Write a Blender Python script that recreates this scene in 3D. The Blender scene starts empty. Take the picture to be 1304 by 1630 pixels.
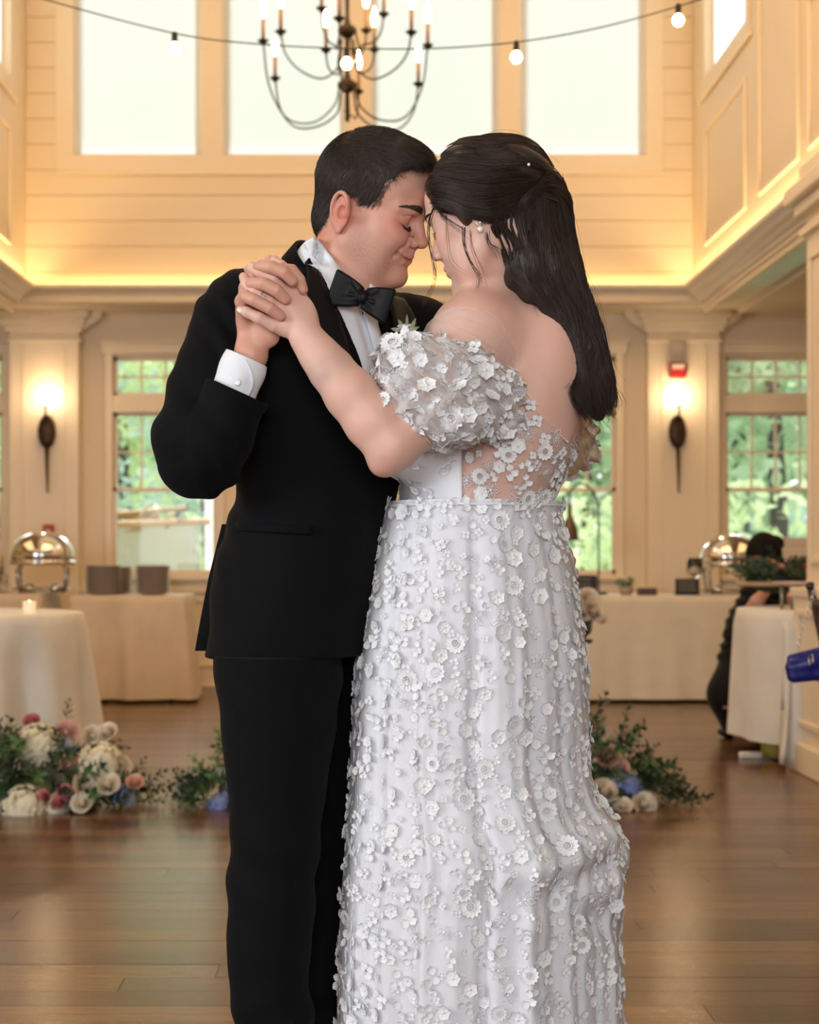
import bpy, bmesh, math, random
import numpy as np
import openvdb
from math import sin, cos, pi, radians, sqrt
from mathutils import Vector, Matrix, Euler, Quaternion
from mathutils.bvhtree import BVHTree
from mathutils import noise as mnoise

# ------------------------------------------------------------------ camera
SC = bpy.context.scene
COL = SC.collection
F_PX, CX, HZ, CAMZ = 2600.0, 595.0, 881.0, 1.05     # focal length in px of the 1304 wide frame, principal point, eye height
cam_data = bpy.data.cameras.new('camera')
cam = bpy.data.objects.new('camera', cam_data); COL.objects.link(cam)
cam.location = (0, 0, CAMZ); cam.rotation_euler = (pi/2, 0, 0)
cam_data.sensor_fit = 'HORIZONTAL'; cam_data.sensor_width = 24.0
cam_data.lens = 24.0*F_PX/1304.0
cam_data.shift_x = (652-CX)/1304.0; cam_data.shift_y = (HZ-815)/1304.0
cam_data.dof.use_dof = True; cam_data.dof.focus_distance = 2.72; cam_data.dof.aperture_fstop = 4.8
cam_data.clip_end = 400
SC.camera = cam

# ------------------------------------------------------------------ sky, lights, exposure
world = bpy.data.worlds.new('sky'); SC.world = world; world.use_nodes = True
wn = world.node_tree.nodes; wn.clear(); wl = world.node_tree.links
w_out = wn.new('ShaderNodeOutputWorld'); w_bg = wn.new('ShaderNodeBackground')
w_bg.inputs[0].default_value = (0.97, 0.985, 1.0, 1); w_bg.inputs[1].default_value = 2.5
wl.new(w_bg.outputs[0], w_out.inputs[0])

def light(name, kind, loc, energy, color, size=0.1, size_y=None, aim=None, rot=None, spread=None):
    d = bpy.data.lights.new(name, kind); d.energy = energy; d.color = color
    if kind == 'AREA':
        d.size = size
        if size_y: d.shape = 'RECTANGLE'; d.size_y = size_y
        if spread: d.spread = spread
    elif kind == 'SUN': d.angle = size
    else: d.shadow_soft_size = size
    o = bpy.data.objects.new(name, d); COL.objects.link(o); o.location = loc
    if aim is not None:
        o.rotation_euler = (Vector(aim)-Vector(loc)).to_track_quat('-Z', 'Y').to_euler()
    if rot is not None: o.rotation_euler = rot
    return o
WARM = (1.0, 0.56, 0.23)
# added soft lamps for the couple: daylight from the left, front fill behind the camera
light('window_daylight', 'AREA', (-5.2, 0.2, 2.1), 215, (0.86, 0.93, 1.0), 2.4, 1.8, aim=(0.0, 2.85, 1.35))
light('window_daylight', 'AREA', (-.05, -2.6, 2.3), 100, (0.90, 0.95, 1.0), 1.6, 1.6, aim=(0.1, 2.85, 1.1))
# hazy sun behind the house, on the shades and the garden
light('hazy_sun', 'SUN', (0, 30, 20), 4.3, (1.0, .98, .94), radians(50), rot=(radians(-52), 0, radians(8)))
# warm fill added beside the chandelier's bulbs, and the side aisles' ceiling lights
light('hall_chandelier_light', 'AREA', (0.0, 7.5, 6.0), 108, WARM, 3.0, 3.0, aim=(0, 9.5, 0))
light('aisle_ceiling_light', 'AREA', (3.9, 9.0, 2.90), 35, (1.0, 0.58, 0.26), 1.2, 5.0, rot=(0, 0, 0))
light('aisle_ceiling_light', 'AREA', (-3.9, 9.0, 2.90), 35, (1.0, 0.58, 0.26), 1.2, 5.0, rot=(0, 0, 0))
SC.view_settings.view_transform = 'Standard'; SC.view_settings.look = 'None'
SC.view_settings.gamma = 1.0; SC.view_settings.use_curve_mapping = False
SC.view_settings.exposure = 0.0
SC.cycles.use_denoising = True
SC.cycles.max_bounces = 8; SC.cycles.diffuse_bounces = 4; SC.cycles.glossy_bounces = 4
SC.cycles.transmission_bounces = 6; SC.cycles.transparent_max_bounces = 24
SC.cycles.caustics_reflective = False; SC.cycles.caustics_refractive = False
SC.cycles.sample_clamp_indirect = 4.0

# ================================================================== helpers
R = random.Random(7)
def P(px, py, Y):
    """a point of the place: pixel of the 1304x1630 frame at distance Y"""
    return Vector(((px-CX)*Y/F_PX, Y, CAMZ-(py-HZ)*Y/F_PX))

def mat(name, col, rough=0.5, metal=0.0, bump=0.0, bscale=60.0, var=0.0, vscale=8.0, sss=0.0, sheen=0.0,
        emit=None, estr=0.0, coat=0.0, spec=None, trans=0.0, alpha=1.0, col2=None, stretch=None):
    m = bpy.data.materials.new(name); m.use_nodes = True
    n = m.node_tree.nodes; l = m.node_tree.links
    b = n['Principled BSDF']
    c = tuple(col)+(1,) if len(col) == 3 else col
    b.inputs['Base Color'].default_value = c
    b.inputs['Roughness'].default_value = rough; b.inputs['Metallic'].default_value = metal
    if spec is not None: b.inputs['Specular IOR Level'].default_value = spec
    if sss: 
        b.inputs['Subsurface Weight'].default_value = sss
        b.inputs['Subsurface Radius'].default_value = (0.9, 0.35, 0.2); b.inputs['Subsurface Scale'].default_value = 0.012
    if sheen: b.inputs['Sheen Weight'].default_value = sheen; b.inputs['Sheen Roughness'].default_value = 0.4
    if coat: b.inputs['Coat Weight'].default_value = coat; b.inputs['Coat Roughness'].default_value = 0.1
    if emit: b.inputs['Emission Color'].default_value = tuple(emit)+(1,); b.inputs['Emission Strength'].default_value = estr
    if trans: b.inputs['Transmission Weight'].default_value = trans
    if alpha < 1: b.inputs['Alpha'].default_value = alpha
    if bump or var or col2:
        tc = n.new('ShaderNodeTexCoord'); mp = n.new('ShaderNodeMapping'); l.new(tc.outputs['Object'], mp.inputs[0])
        if stretch: mp.inputs['Scale'].default_value = stretch
    if var or col2:
        t = n.new('ShaderNodeTexNoise'); t.inputs['Scale'].default_value = vscale; t.inputs['Detail'].default_value = 4
        l.new(mp.outputs[0], t.inputs[0])
        r = n.new('ShaderNodeValToRGB'); l.new(t.outputs[0], r.inputs[0])
        r.color_ramp.elements[0].position = 0.3; r.color_ramp.elements[1].position = 0.7
        c2 = tuple(col2)+(1,) if col2 else tuple(min(1, x*(1+var)) for x in c[:3])+(1,)
        r.color_ramp.elements[0].color = c if col2 else tuple(x*(1-var) for x in c[:3])+(1,)
        r.color_ramp.elements[1].color = c2
        l.new(r.outputs[0], b.inputs['Base Color'])
    if bump:
        t = n.new('ShaderNodeTexNoise'); t.inputs['Scale'].default_value = bscale; t.inputs['Detail'].default_value = 5
        l.new(mp.outputs[0], t.inputs[0])
        u = n.new('ShaderNodeBump'); u.inputs['Strength'].default_value = bump; u.inputs['Distance'].default_value = 0.002
        l.new(t.outputs[0], u.inputs['Height']); l.new(u.outputs[0], b.inputs['Normal'])
    return m

def sheer(name, col, alpha, rough=0.7, scale=900.0):
    """net cloth: threads over gaps, light passes between them"""
    m = bpy.data.materials.new(name); m.use_nodes = True
    n = m.node_tree.nodes; l = m.node_tree.links; n.clear()
    o = n.new('ShaderNodeOutputMaterial'); mx = n.new('ShaderNodeMixShader'); t = n.new('ShaderNodeBsdfTransparent')
    d = n.new('ShaderNodeBsdfDiffuse'); d.inputs[0].default_value = tuple(col)+(1,)
    tr = n.new('ShaderNodeBsdfTranslucent'); tr.inputs[0].default_value = tuple(col)+(1,)
    m2 = n.new('ShaderNodeMixShader'); m2.inputs[0].default_value = 0.35
    l.new(d.outputs[0], m2.inputs[1]); l.new(tr.outputs[0], m2.inputs[2])
    lw = n.new('ShaderNodeLayerWeight'); lw.inputs[0].default_value = 0.25
    ma = n.new('ShaderNodeMath'); ma.operation = 'MULTIPLY_ADD'; ma.inputs[1].default_value = 1.2; ma.inputs[2].default_value = alpha; ma.use_clamp = True
    l.new(lw.outputs['Facing'], ma.inputs[0]); l.new(ma.outputs[0], mx.inputs[0])
    l.new(t.outputs[0], mx.inputs[1]); l.new(m2.outputs[0], mx.inputs[2]); l.new(mx.outputs[0], o.inputs[0])
    return m

def mesh_np(name, V, Fc, smooth=True):
    """V (n,3) array, Fc (m,k) array"""
    me = bpy.data.meshes.new(name); V = np.asarray(V, np.float32); Fc = np.asarray(Fc, np.int32)
    me.vertices.add(len(V)); me.vertices.foreach_set('co', V.ravel())
    k = Fc.shape[1]; me.loops.add(Fc.size); me.loops.foreach_set('vertex_index', Fc.ravel())
    me.polygons.add(len(Fc)); me.polygons.foreach_set('loop_start', np.arange(0, Fc.size, k, dtype=np.int32))
    me.polygons.foreach_set('loop_total', np.full(len(Fc), k, np.int32))
    me.polygons.foreach_set('use_smooth', np.full(len(Fc), smooth, bool))
    me.update(calc_edges=True); me.validate(); return me

def link(name, me, m=None, parent=None, loc=None, rot=None, **kw):
    o = bpy.data.objects.new(name, me); COL.objects.link(o)
    if m is not None and me is not None and len(me.materials) == 0: me.materials.append(m)
    if parent is not None:
        o.parent = parent
        if loc is None: loc = -Vector(parent.location) if kw.pop('world', True) and parent.rotation_euler.z == 0 and parent.parent is None else (0, 0, 0)
        elif kw.pop('world', False): loc = Vector(loc)-Vector(parent.location)
    kw.pop('world', None)
    if loc is not None: o.location = loc
    if rot is not None: o.rotation_euler = rot
    for k, v in kw.items(): o[k] = v
    return o

def thing(name, label, cat, loc=(0, 0, 0), rotz=0, group=None):
    o = bpy.data.objects.new(name, None); COL.objects.link(o); o.location = loc; o.rotation_euler = (0, 0, rotz)
    o.empty_display_size = 0.1; o['label'] = label; o['category'] = cat
    if group: o['group'] = group
    return o
def tag(o, label, cat, group=None):
    o['label'] = label; o['category'] = cat
    if group: o['group'] = group
    return o

class MB:
    """collects faces of one mesh, in the frame of its object"""
    def __init__(s): s.v = []; s.f = []; s.sm = []
    def add(s, vs, fs, smooth=False):
        b = len(s.v); s.v += [tuple(v) for v in vs]; s.f += [tuple(i+b for i in f) for f in fs]; s.sm += [smooth]*len(fs); return s
    def box(s, x0, y0, z0, x1, y1, z1, bev=0.0):
        if bev <= 0:
            vs = [(x, y, z) for z in (z0, z1) for y in (y0, y1) for x in (x0, x1)]
            return s.add(vs, [(0, 2, 3, 1), (4, 5, 7, 6), (0, 1, 5, 4), (2, 6, 7, 3), (0, 4, 6, 2), (1, 3, 7, 5)])
        bm = bmesh.new(); bmesh.ops.create_cube(bm, size=1)
        for v in bm.verts: v.co = Vector(((x0+x1)/2+v.co.x*(x1-x0), (y0+y1)/2+v.co.y*(y1-y0), (z0+z1)/2+v.co.z*(z1-z0)))
        bmesh.ops.bevel(bm, geom=bm.edges[:], offset=bev, segments=2, affect='EDGES', profile=0.5)
        bm.verts.index_update(); s.add([v.co.copy() for v in bm.verts], [[v.index for v in f.verts] for f in bm.faces]); bm.free(); return s
    def lathe(s, prof, c=(0, 0, 0), n=24, smooth=True, axis=None):
        """prof: (r,z) pairs bottom to top"""
        vs = []; fs = []; m = len(prof)
        q = Vector((0, 0, 1)).rotation_difference(Vector(axis)) if axis is not None else None
        for r, z in prof:
            for i in range(n):
                p = Vector((max(r, 1e-5)*cos(2*pi*i/n), max(r, 1e-5)*sin(2*pi*i/n), z))
                if q: p = q @ p
                vs.append(p+Vector(c))
        for j in range(m-1):
            for i in range(n):
                a = j*n+i; b = j*n+(i+1) % n; fs.append((a, b, b+n, a+n))
        fs.append(tuple(range(n-1, -1, -1))); fs.append(tuple((m-1)*n+i for i in range(n)))
        return s.add(vs, fs, smooth)
    def tube(s, pts, rad, n=8, smooth=True, closed=False):
        pts = [Vector(p) for p in pts]; m = len(pts)
        rad = list(rad) if hasattr(rad, '__len__') else [rad]*m
        vs = []; fs = []; up = None
        for j, p in enumerate(pts):
            if closed: t = pts[(j+1) % m]-pts[j-1]
            else: t = pts[min(j+1, m-1)]-pts[max(j-1, 0)]
            t.normalize()
            if up is None: up = t.orthogonal().normalized()
            up = (up-t*up.dot(t)); up = up.normalized() if up.length > 1e-6 else t.orthogonal().normalized()
            w = t.cross(up)
            for i in range(n): vs.append(p+(up*cos(2*pi*i/n)+w*sin(2*pi*i/n))*rad[j])
        for j in range(m if closed else m-1):
            for i in range(n):
                a = j*n+i; b = j*n+(i+1) % n; c = ((j+1) % m)*n+(i+1) % n; d = ((j+1) % m)*n+i; fs.append((a, b, c, d))
        if not closed: fs.append(tuple(range(n-1, -1, -1))); fs.append(tuple((m-1)*n+i for i in range(n)))
        return s.add(vs, fs, smooth)
    def ball(s, c, r, nu=14, nv=9, smooth=True, rot=None):
        r = (r, r, r) if not hasattr(r, '__len__') else r; vs = []; fs = []
        for j in range(nv+1):
            t = pi*j/nv; 
            for i in range(nu):
                a = 2*pi*i/nu; p = Vector((max(sin(t), 1e-4)*cos(a)*r[0], max(sin(t), 1e-4)*sin(a)*r[1], -cos(t)*r[2]))
                if rot is not None: p = rot @ p
                vs.append(p+Vector(c))
        for j in range(nv):
            for i in range(nu):
                a = j*nu+i; b = j*nu+(i+1) % nu; fs.append((a, b, b+nu, a+nu))
        return s.add(vs, fs, smooth)
    def grid(s, rows, smooth=True, closed=False, thick=0.0):
        """rows: list of equally long point lists"""
        m = len(rows); n = len(rows[0]); vs = [Vector(p) for r in rows for p in r]; fs = []
        for j in range(m-1):
            for i in range(n if closed else n-1):
                a = j*n+i; b = j*n+(i+1) % n; fs.append((a, b, b+n, a+n))
        if thick:
            nr = [Vector((0, 0, 0)) for _ in vs]
            for f in fs:
                k = (vs[f[1]]-vs[f[0]]).cross(vs[f[3]]-vs[f[0]])
                if k.length > 1e-12:
                    k.normalize()
                    for i in f: nr[i] += k
            N = len(vs); vs = vs+[v-(q.normalized() if q.length > 0 else q)*thick for v, q in zip(vs, nr)]
            fs2 = [tuple(i+N for i in reversed(f)) for f in fs]; ed = {}
            for f in fs:
                for a, b in zip(f, f[1:]+f[:1]): ed[(a, b)] = ed.get((a, b), 0)+1
            rim = [(b, a, a+N, b+N) for (a, b) in ed if (b, a) not in ed]
            fs = fs+fs2+rim
        return s.add(vs, fs, smooth)
    def xform(s, M):
        s.v = [tuple(M @ Vector(v)) for v in s.v]; return s
    def mesh(s, name):
        me = bpy.data.meshes.new(name); me.from_pydata(s.v, [], s.f); me.polygons.foreach_set('use_smooth', s.sm); me.update(); return me
    def build(s, name, m, parent=None, **kw): return link(name, s.mesh(name), m, parent, **kw)

def copy_tree(o, parent=None, loc=None, rotz=None, scale=None, label=None):
    c = o.copy(); COL.objects.link(c)
    if parent is not None: c.parent = parent
    if loc is not None: c.location = loc
    if rotz is not None: c.rotation_euler = (0, 0, rotz)
    if scale is not None: c.scale = (scale,)*3 if not hasattr(scale, '__len__') else scale
    if label: c['label'] = label
    for ch in list(o.children):
        copy_tree(ch, c)
    return c

def smooth_poly(pts, n):
    """Catmull-Rom through pts, n samples"""
    A = np.array([list(p) for p in pts], float); m = len(A); t = np.linspace(0, m-1, n); out = []
    E = np.vstack([2*A[0]-A[1], A, 2*A[-1]-A[-2]])
    i = np.minimum(t.astype(int), m-2); u = (t-i)[:, None]
    p0, p1, p2, p3 = E[i], E[i+1], E[i+2], E[i+3]
    return 0.5*((2*p1)+(-p0+p2)*u+(2*p0-5*p1+4*p2-p3)*u**2+(-p0+3*p1-3*p2+p3)*u**3)

# ---- distance fields: bodies, hands and clothes are drawn from one smooth field each
class Field:
    BIG = 0.02
    def __init__(s, lo, hi, h):
        s.lo = np.array(lo, float); s.h = h
        s.n = np.ceil((np.array(hi)-s.lo)/h).astype(int)+1
        s.f = np.full(tuple(s.n), 1.0, np.float32)
    def sl(s, lo, hi):
        a = np.maximum(0, np.floor((np.array(lo)-s.lo)/s.h).astype(int)); b = np.minimum(s.n, np.ceil((np.array(hi)-s.lo)/s.h).astype(int)+1)
        if np.any(b <= a): return None
        S = tuple(slice(i, j) for i, j in zip(a, b))
        ax = [(s.lo[k]+s.h*np.arange(a[k], b[k])).astype(np.float32) for k in range(3)]
        return S, ax[0][:, None, None], ax[1][None, :, None], ax[2][None, None, :]
    def op(s, d, S, k, mode):
        f = s.f[S]
        if mode == '-': d = -d; f2 = -f; d2 = -d
        if mode == '+':
            if k > 0:
                h = np.maximum(k-np.abs(f-d), 0)/k; s.f[S] = np.minimum(f, d)-h*h*k*0.25
            else: s.f[S] = np.minimum(f, d)
        else:          # subtract: max(f, -shape); d already negated
            if k > 0:
                h = np.maximum(k-np.abs(f-d), 0)/k; s.f[S] = np.maximum(f, d)+h*h*k*0.25
            else: s.f[S] = np.maximum(f, d)
    def cone(s, a, b, ra, rb=None, k=0.01, mode='+', flat=None):
        a = np.array(a, float); b = np.array(b, float); rb = ra if rb is None else rb; m = max(ra, rb)+k+0.012
        g = s.sl(np.minimum(a, b)-m, np.maximum(a, b)+m)
        if g is None: return s
        S, X, Y, Z = g; ba = b-a; L = max(ba@ba, 1e-12)
        x, y, z = X-a[0], Y-a[1], Z-a[2]
        t = np.clip((x*ba[0]+y*ba[1]+z*ba[2])/L, 0, 1)
        d = np.sqrt((x-t*ba[0])**2+(y-t*ba[1])**2+(z-t*ba[2])**2)-(ra+(rb-ra)*t)
        s.op(d, S, k, mode); return s
    def chain(s, pts, rad, k=0.01, mode='+'):
        for i in range(len(pts)-1): s.cone(pts[i], pts[i+1], rad[i], rad[i+1], k, mode)
        return s
    def ell(s, c, r, A=None, k=0.01, mode='+'):
        """A: 3x3 whose columns are the ellipsoid's axes"""
        c = np.array(c, float); r = np.array(r, float) if hasattr(r, '__len__') else np.full(3, r); m = r.max()+k+0.012
        g = s.sl(c-m, c+m)
        if g is None: return s
        S, X, Y, Z = g; x, y, z = X-c[0], Y-c[1], Z-c[2]
        if A is not None:
            A = np.array(A, float); x, y, z = [A[0, i]*x+A[1, i]*y+A[2, i]*z for i in range(3)]
        k0 = np.sqrt((x/r[0])**2+(y/r[1])**2+(z/r[2])**2); k1 = np.sqrt((x/r[0]**2)**2+(y/r[1]**2)**2+(z/r[2]**2)**2)
        d = k0*(k0-1)/np.maximum(k1, 1e-9); s.op(d, S, k, mode); return s
    def plane(s, p, nrm, k=0.0, lo=None, hi=None):
        """cut away everything on the normal's side"""
        nrm = np.array(nrm, float); nrm /= np.linalg.norm(nrm)
        g = s.sl(lo if lo is not None else s.lo, hi if hi is not None else s.lo+s.n*s.h)
        if g is None: return s
        S, X, Y, Z = g
        d = (X-p[0])*nrm[0]+(Y-p[1])*nrm[1]+(Z-p[2])*nrm[2]
        f = s.f[S]
        if k > 0:
            h = np.maximum(k-np.abs(f-d), 0)/k; s.f[S] = np.maximum(f, d)+h*h*k*0.25
        else: s.f[S] = np.maximum(f, d)
        return s
    def loft(s, st, k=0.02, off=0.0, wr=None, mode='+', n=2.3):
        """st rows: z, cx, cy, a, b, yaw(deg) - a along the yaw axis, b across"""
        st = sorted(st); Zs = np.array([r[0] for r in st]); zz = s.lo[2]+s.h*np.arange(s.n[2])
        q = np.linspace(Zs[0], Zs[-1], 220); par = []
        cur = smooth_poly(st, 400); o = np.argsort(cur[:, 0]); cur = cur[o]
        cols = [np.interp(zz, cur[:, 0], cur[:, c]).astype(np.float32) for c in range(1, 6)]
        lo = (min(r[1]-max(r[3], r[4]) for r in st)-.05, min(r[2]-max(r[3], r[4]) for r in st)-.05, Zs[0]-.02)
        hi = (max(r[1]+max(r[3], r[4]) for r in st)+.05, max(r[2]+max(r[3], r[4]) for r in st)+.05, Zs[-1]+.02)
        g = s.sl(lo, hi)
        if g is None: return s
        S, X, Y, Z = g; cx, cy, a, b, yw = [c[S[2]][None, None, :] for c in cols]
        yw = np.radians(yw); x = X-cx; y = Y-cy
        u = x*np.cos(yw)+y*np.sin(yw); v = -x*np.sin(yw)+y*np.cos(yw)
        r = (np.abs(u/(a+off))**n+np.abs(v/(b+off))**n)**(1.0/n); r = np.maximum(r, 1e-4)
        d = np.sqrt(u*u+v*v)*(1-1/r)
        d = np.where(r < 0.3, -0.05, d)
        d = np.maximum(d, np.maximum(Zs[0]-Z, Z-Zs[-1]))
        if wr is not None: d = d+wr(X, Y, Z)
        s.op(d.astype(np.float32), S, k, mode); return s
    def wrinkle(s, fn, lo=None, hi=None):
        g = s.sl(lo if lo is not None else s.lo, hi if hi is not None else s.lo+s.n*s.h)
        S, X, Y, Z = g; s.f[S] = s.f[S]+fn(X, Y, Z); return s
    def quads(s):
        b = Field.BIG; g = openvdb.FloatGrid(b); f = np.clip(s.f, -b, b)
        g.copyFromArray(np.ascontiguousarray(f)); 
        pts, q = g.convertToQuads(isovalue=0.0)
        return pts.astype(np.float64)*s.h+s.lo, q.astype(np.int32)
def join_quads(lst):
    V = []; Q = []; n = 0
    for v, q in lst: V.append(v); Q.append(q+n); n += len(v)
    return np.vstack(V), np.vstack(Q)
def bvh_of(V, Q): return BVHTree.FromPolygons([Vector(v) for v in V], [tuple(int(i) for i in q) for q in Q])

class Frame:
    """local frame: x forward, y to the subject's left, z up"""
    def __init__(s, o, fwd, up, k=1.0):
        s.o = Vector(o); f = Vector(fwd).normalized(); u = Vector(up); u = (u-f*u.dot(f)).normalized(); l = u.cross(f)
        s.M = Matrix((f, l, u)).transposed(); s.A = np.array(s.M); s.k = k
    def __call__(s, x, y, z): return s.o+s.M @ (Vector((x, y, z))*s.k)

# ================================================================== the hall
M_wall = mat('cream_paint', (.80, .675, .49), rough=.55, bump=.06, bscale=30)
M_trim = mat('cream_gloss_trim', (.82, .70, .52), rough=.38, bump=.03, bscale=30)
M_ceil = mat('ceiling_paint', (.74, .64, .48), rough=.7)
def plank_mat(name, c1, c2, c3, rough):
    m = bpy.data.materials.new(name); m.use_nodes = True; n = m.node_tree.nodes; l = m.node_tree.links; b = n['Principled BSDF']
    g = n.new('ShaderNodeNewGeometry'); oi = n.new('ShaderNodeObjectInfo'); add = n.new('ShaderNodeMath'); add.operation = 'ADD'
    l.new(g.outputs['Random Per Island'], add.inputs[0]); l.new(oi.outputs['Random'], add.inputs[1]); fr_ = n.new('ShaderNodeMath'); fr_.operation = 'FRACT'; l.new(add.outputs[0], fr_.inputs[0])
    r = n.new('ShaderNodeValToRGB'); r.color_ramp.elements[0].color = tuple(c1)+(1,); r.color_ramp.elements[1].color = tuple(c3)+(1,); e = r.color_ramp.elements.new(.5); e.color = tuple(c2)+(1,); l.new(fr_.outputs[0], r.inputs[0])
    vm = n.new('ShaderNodeVectorMath'); vm.operation = 'MULTIPLY_ADD'; vm.inputs[1].default_value = (1.2, 16, 1); l.new(g.outputs['Position'], vm.inputs[0])
    cmb = n.new('ShaderNodeCombineXYZ'); ml = n.new('ShaderNodeMath'); ml.operation = 'MULTIPLY'; ml.inputs[1].default_value = 37; l.new(fr_.outputs[0], ml.inputs[0]); l.new(ml.outputs[0], cmb.inputs[0]); l.new(ml.outputs[0], cmb.inputs[1]); l.new(cmb.outputs[0], vm.inputs[2])
    t = n.new('ShaderNodeTexNoise'); t.inputs['Scale'].default_value = 2.2; t.inputs['Detail'].default_value = 7; t.inputs['Roughness'].default_value = .65; t.inputs['Distortion'].default_value = .6; l.new(vm.outputs[0], t.inputs[0])
    mx = n.new('ShaderNodeMix'); mx.data_type = 'RGBA'; mx.blend_type = 'MULTIPLY'; mx.inputs[0].default_value = .75
    r2 = n.new('ShaderNodeValToRGB'); r2.color_ramp.elements[0].position = .28; r2.color_ramp.elements[0].color = (.50, .46, .42, 1); r2.color_ramp.elements[1].position = .68; r2.color_ramp.elements[1].color = (1.15, 1.1, 1.05, 1); l.new(t.outputs[0], r2.inputs[0])
    l.new(r.outputs[0], mx.inputs[6]); l.new(r2.outputs[0], mx.inputs[7]); l.new(mx.outputs[2], b.inputs['Base Color'])
    mr = n.new('ShaderNodeMapRange'); mr.inputs[3].default_value = rough-.05; mr.inputs[4].default_value = rough+.10; l.new(t.outputs[0], mr.inputs[0]); l.new(mr.outputs[0], b.inputs['Roughness'])
    u = n.new('ShaderNodeBump'); u.inputs['Strength'].default_value = .18; u.inputs['Distance'].default_value = .003; l.new(t.outputs[0], u.inputs['Height']); l.new(u.outputs[0], b.inputs['Normal'])
    b.inputs['Specular IOR Level'].default_value = .55
    return m
M_floor = plank_mat('oak_floorboards', (.085, .040, .018), (.145, .075, .035), (.22, .122, .060), .19)

def struct(name, b, m, parent=None, **kw):
    o = b.build(name, m, parent, **kw)
    if parent is None: o['kind'] = 'structure'
    return o
# floor: boards run across the picture
XL, XR, YB = -5.6, 6.2, 12.87
b = MB(); b.box(XL, -3.5, -.06, XR, YB+.1, -.006); floor = struct('floor', b, M_floor)
BW = .127; boards = []; rows = int((YB+1.0)/BW)
cell_mesh = {}
far = MB(); rr_ = random.Random(3)
def board_box(mb, x0, y0, x1, y1, z=0):
    e = .0003; mb.add([(x0, y0, z-.006), (x1, y0, z-.006), (x1, y1, z-.006), (x0, y1, z-.006), (x0+e, y0+e, z), (x1-e, y0+e, z), (x1-e, y1-e, z), (x0+e, y1-e, z)],
        [(4, 5, 6, 7), (0, 1, 5, 4), (1, 2, 6, 5), (2, 3, 7, 6), (3, 0, 4, 7)])
nb_ = 0
for r in range(-16, rows):
    y = r*BW+1.0; x = XL-rr_.uniform(0, 1.6)
    if y+BW > YB: continue
    while x < XR:
        L = rr_.uniform(1.3, 2.3); x0, x1 = max(x, XL), min(x+L-.0012, XR)
        near = 3.4 < y < 8.6 and x1 > -2.6*y/8-.35 and x0 < 2.75*y/8+.3
        if near and nb_ < 290:
            w = MB(); cx = (x0+x1)/2; board_box(w, x0-cx, 0, x1-cx, BW-.0012, rr_.uniform(-.0005, .0005)); w.build('floorboard', M_floor, floor, loc=(cx, y, 0)); nb_ += 1
        else: board_box(far, x0, y, x1, y+BW-.0012, rr_.uniform(-.0005, .0005))
        x += L
o = far.build('floorboard', M_floor, floor); o['kind'] = 'stuff'

def px2x(px, s=202.0): return (px-CX)/s
def py2z(py, s=202.0): return CAMZ+(HZ-py)/s
# lower back wall with window openings
wins = [(-70, 5), (180, 345), (815, 980), (1155, 1320)]
holes = [(px2x(a), px2x(c)) for a, c in wins]
ZM0, ZM1, ZT0, ZT1 = py2z(913), py2z(656), py2z(630), py2z(568)
b = MB(); xs = [XL]+[v for h_ in holes for v in h_]+[XR]; Y0, Y1 = YB, YB+.16
for i in range(0, len(xs), 2): b.box(xs[i], Y0, 0, xs[i+1], Y1, 3.0)
for h0, h1 in holes:
    b.box(h0, Y0, 0, h1, Y1, ZM0); b.box(h0, Y0, ZM1, h1, Y1, ZT0); b.box(h0, Y0, ZT1, h1, Y1, 3.0)
wall_back = struct('wall_back', b, M_wall)
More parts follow.
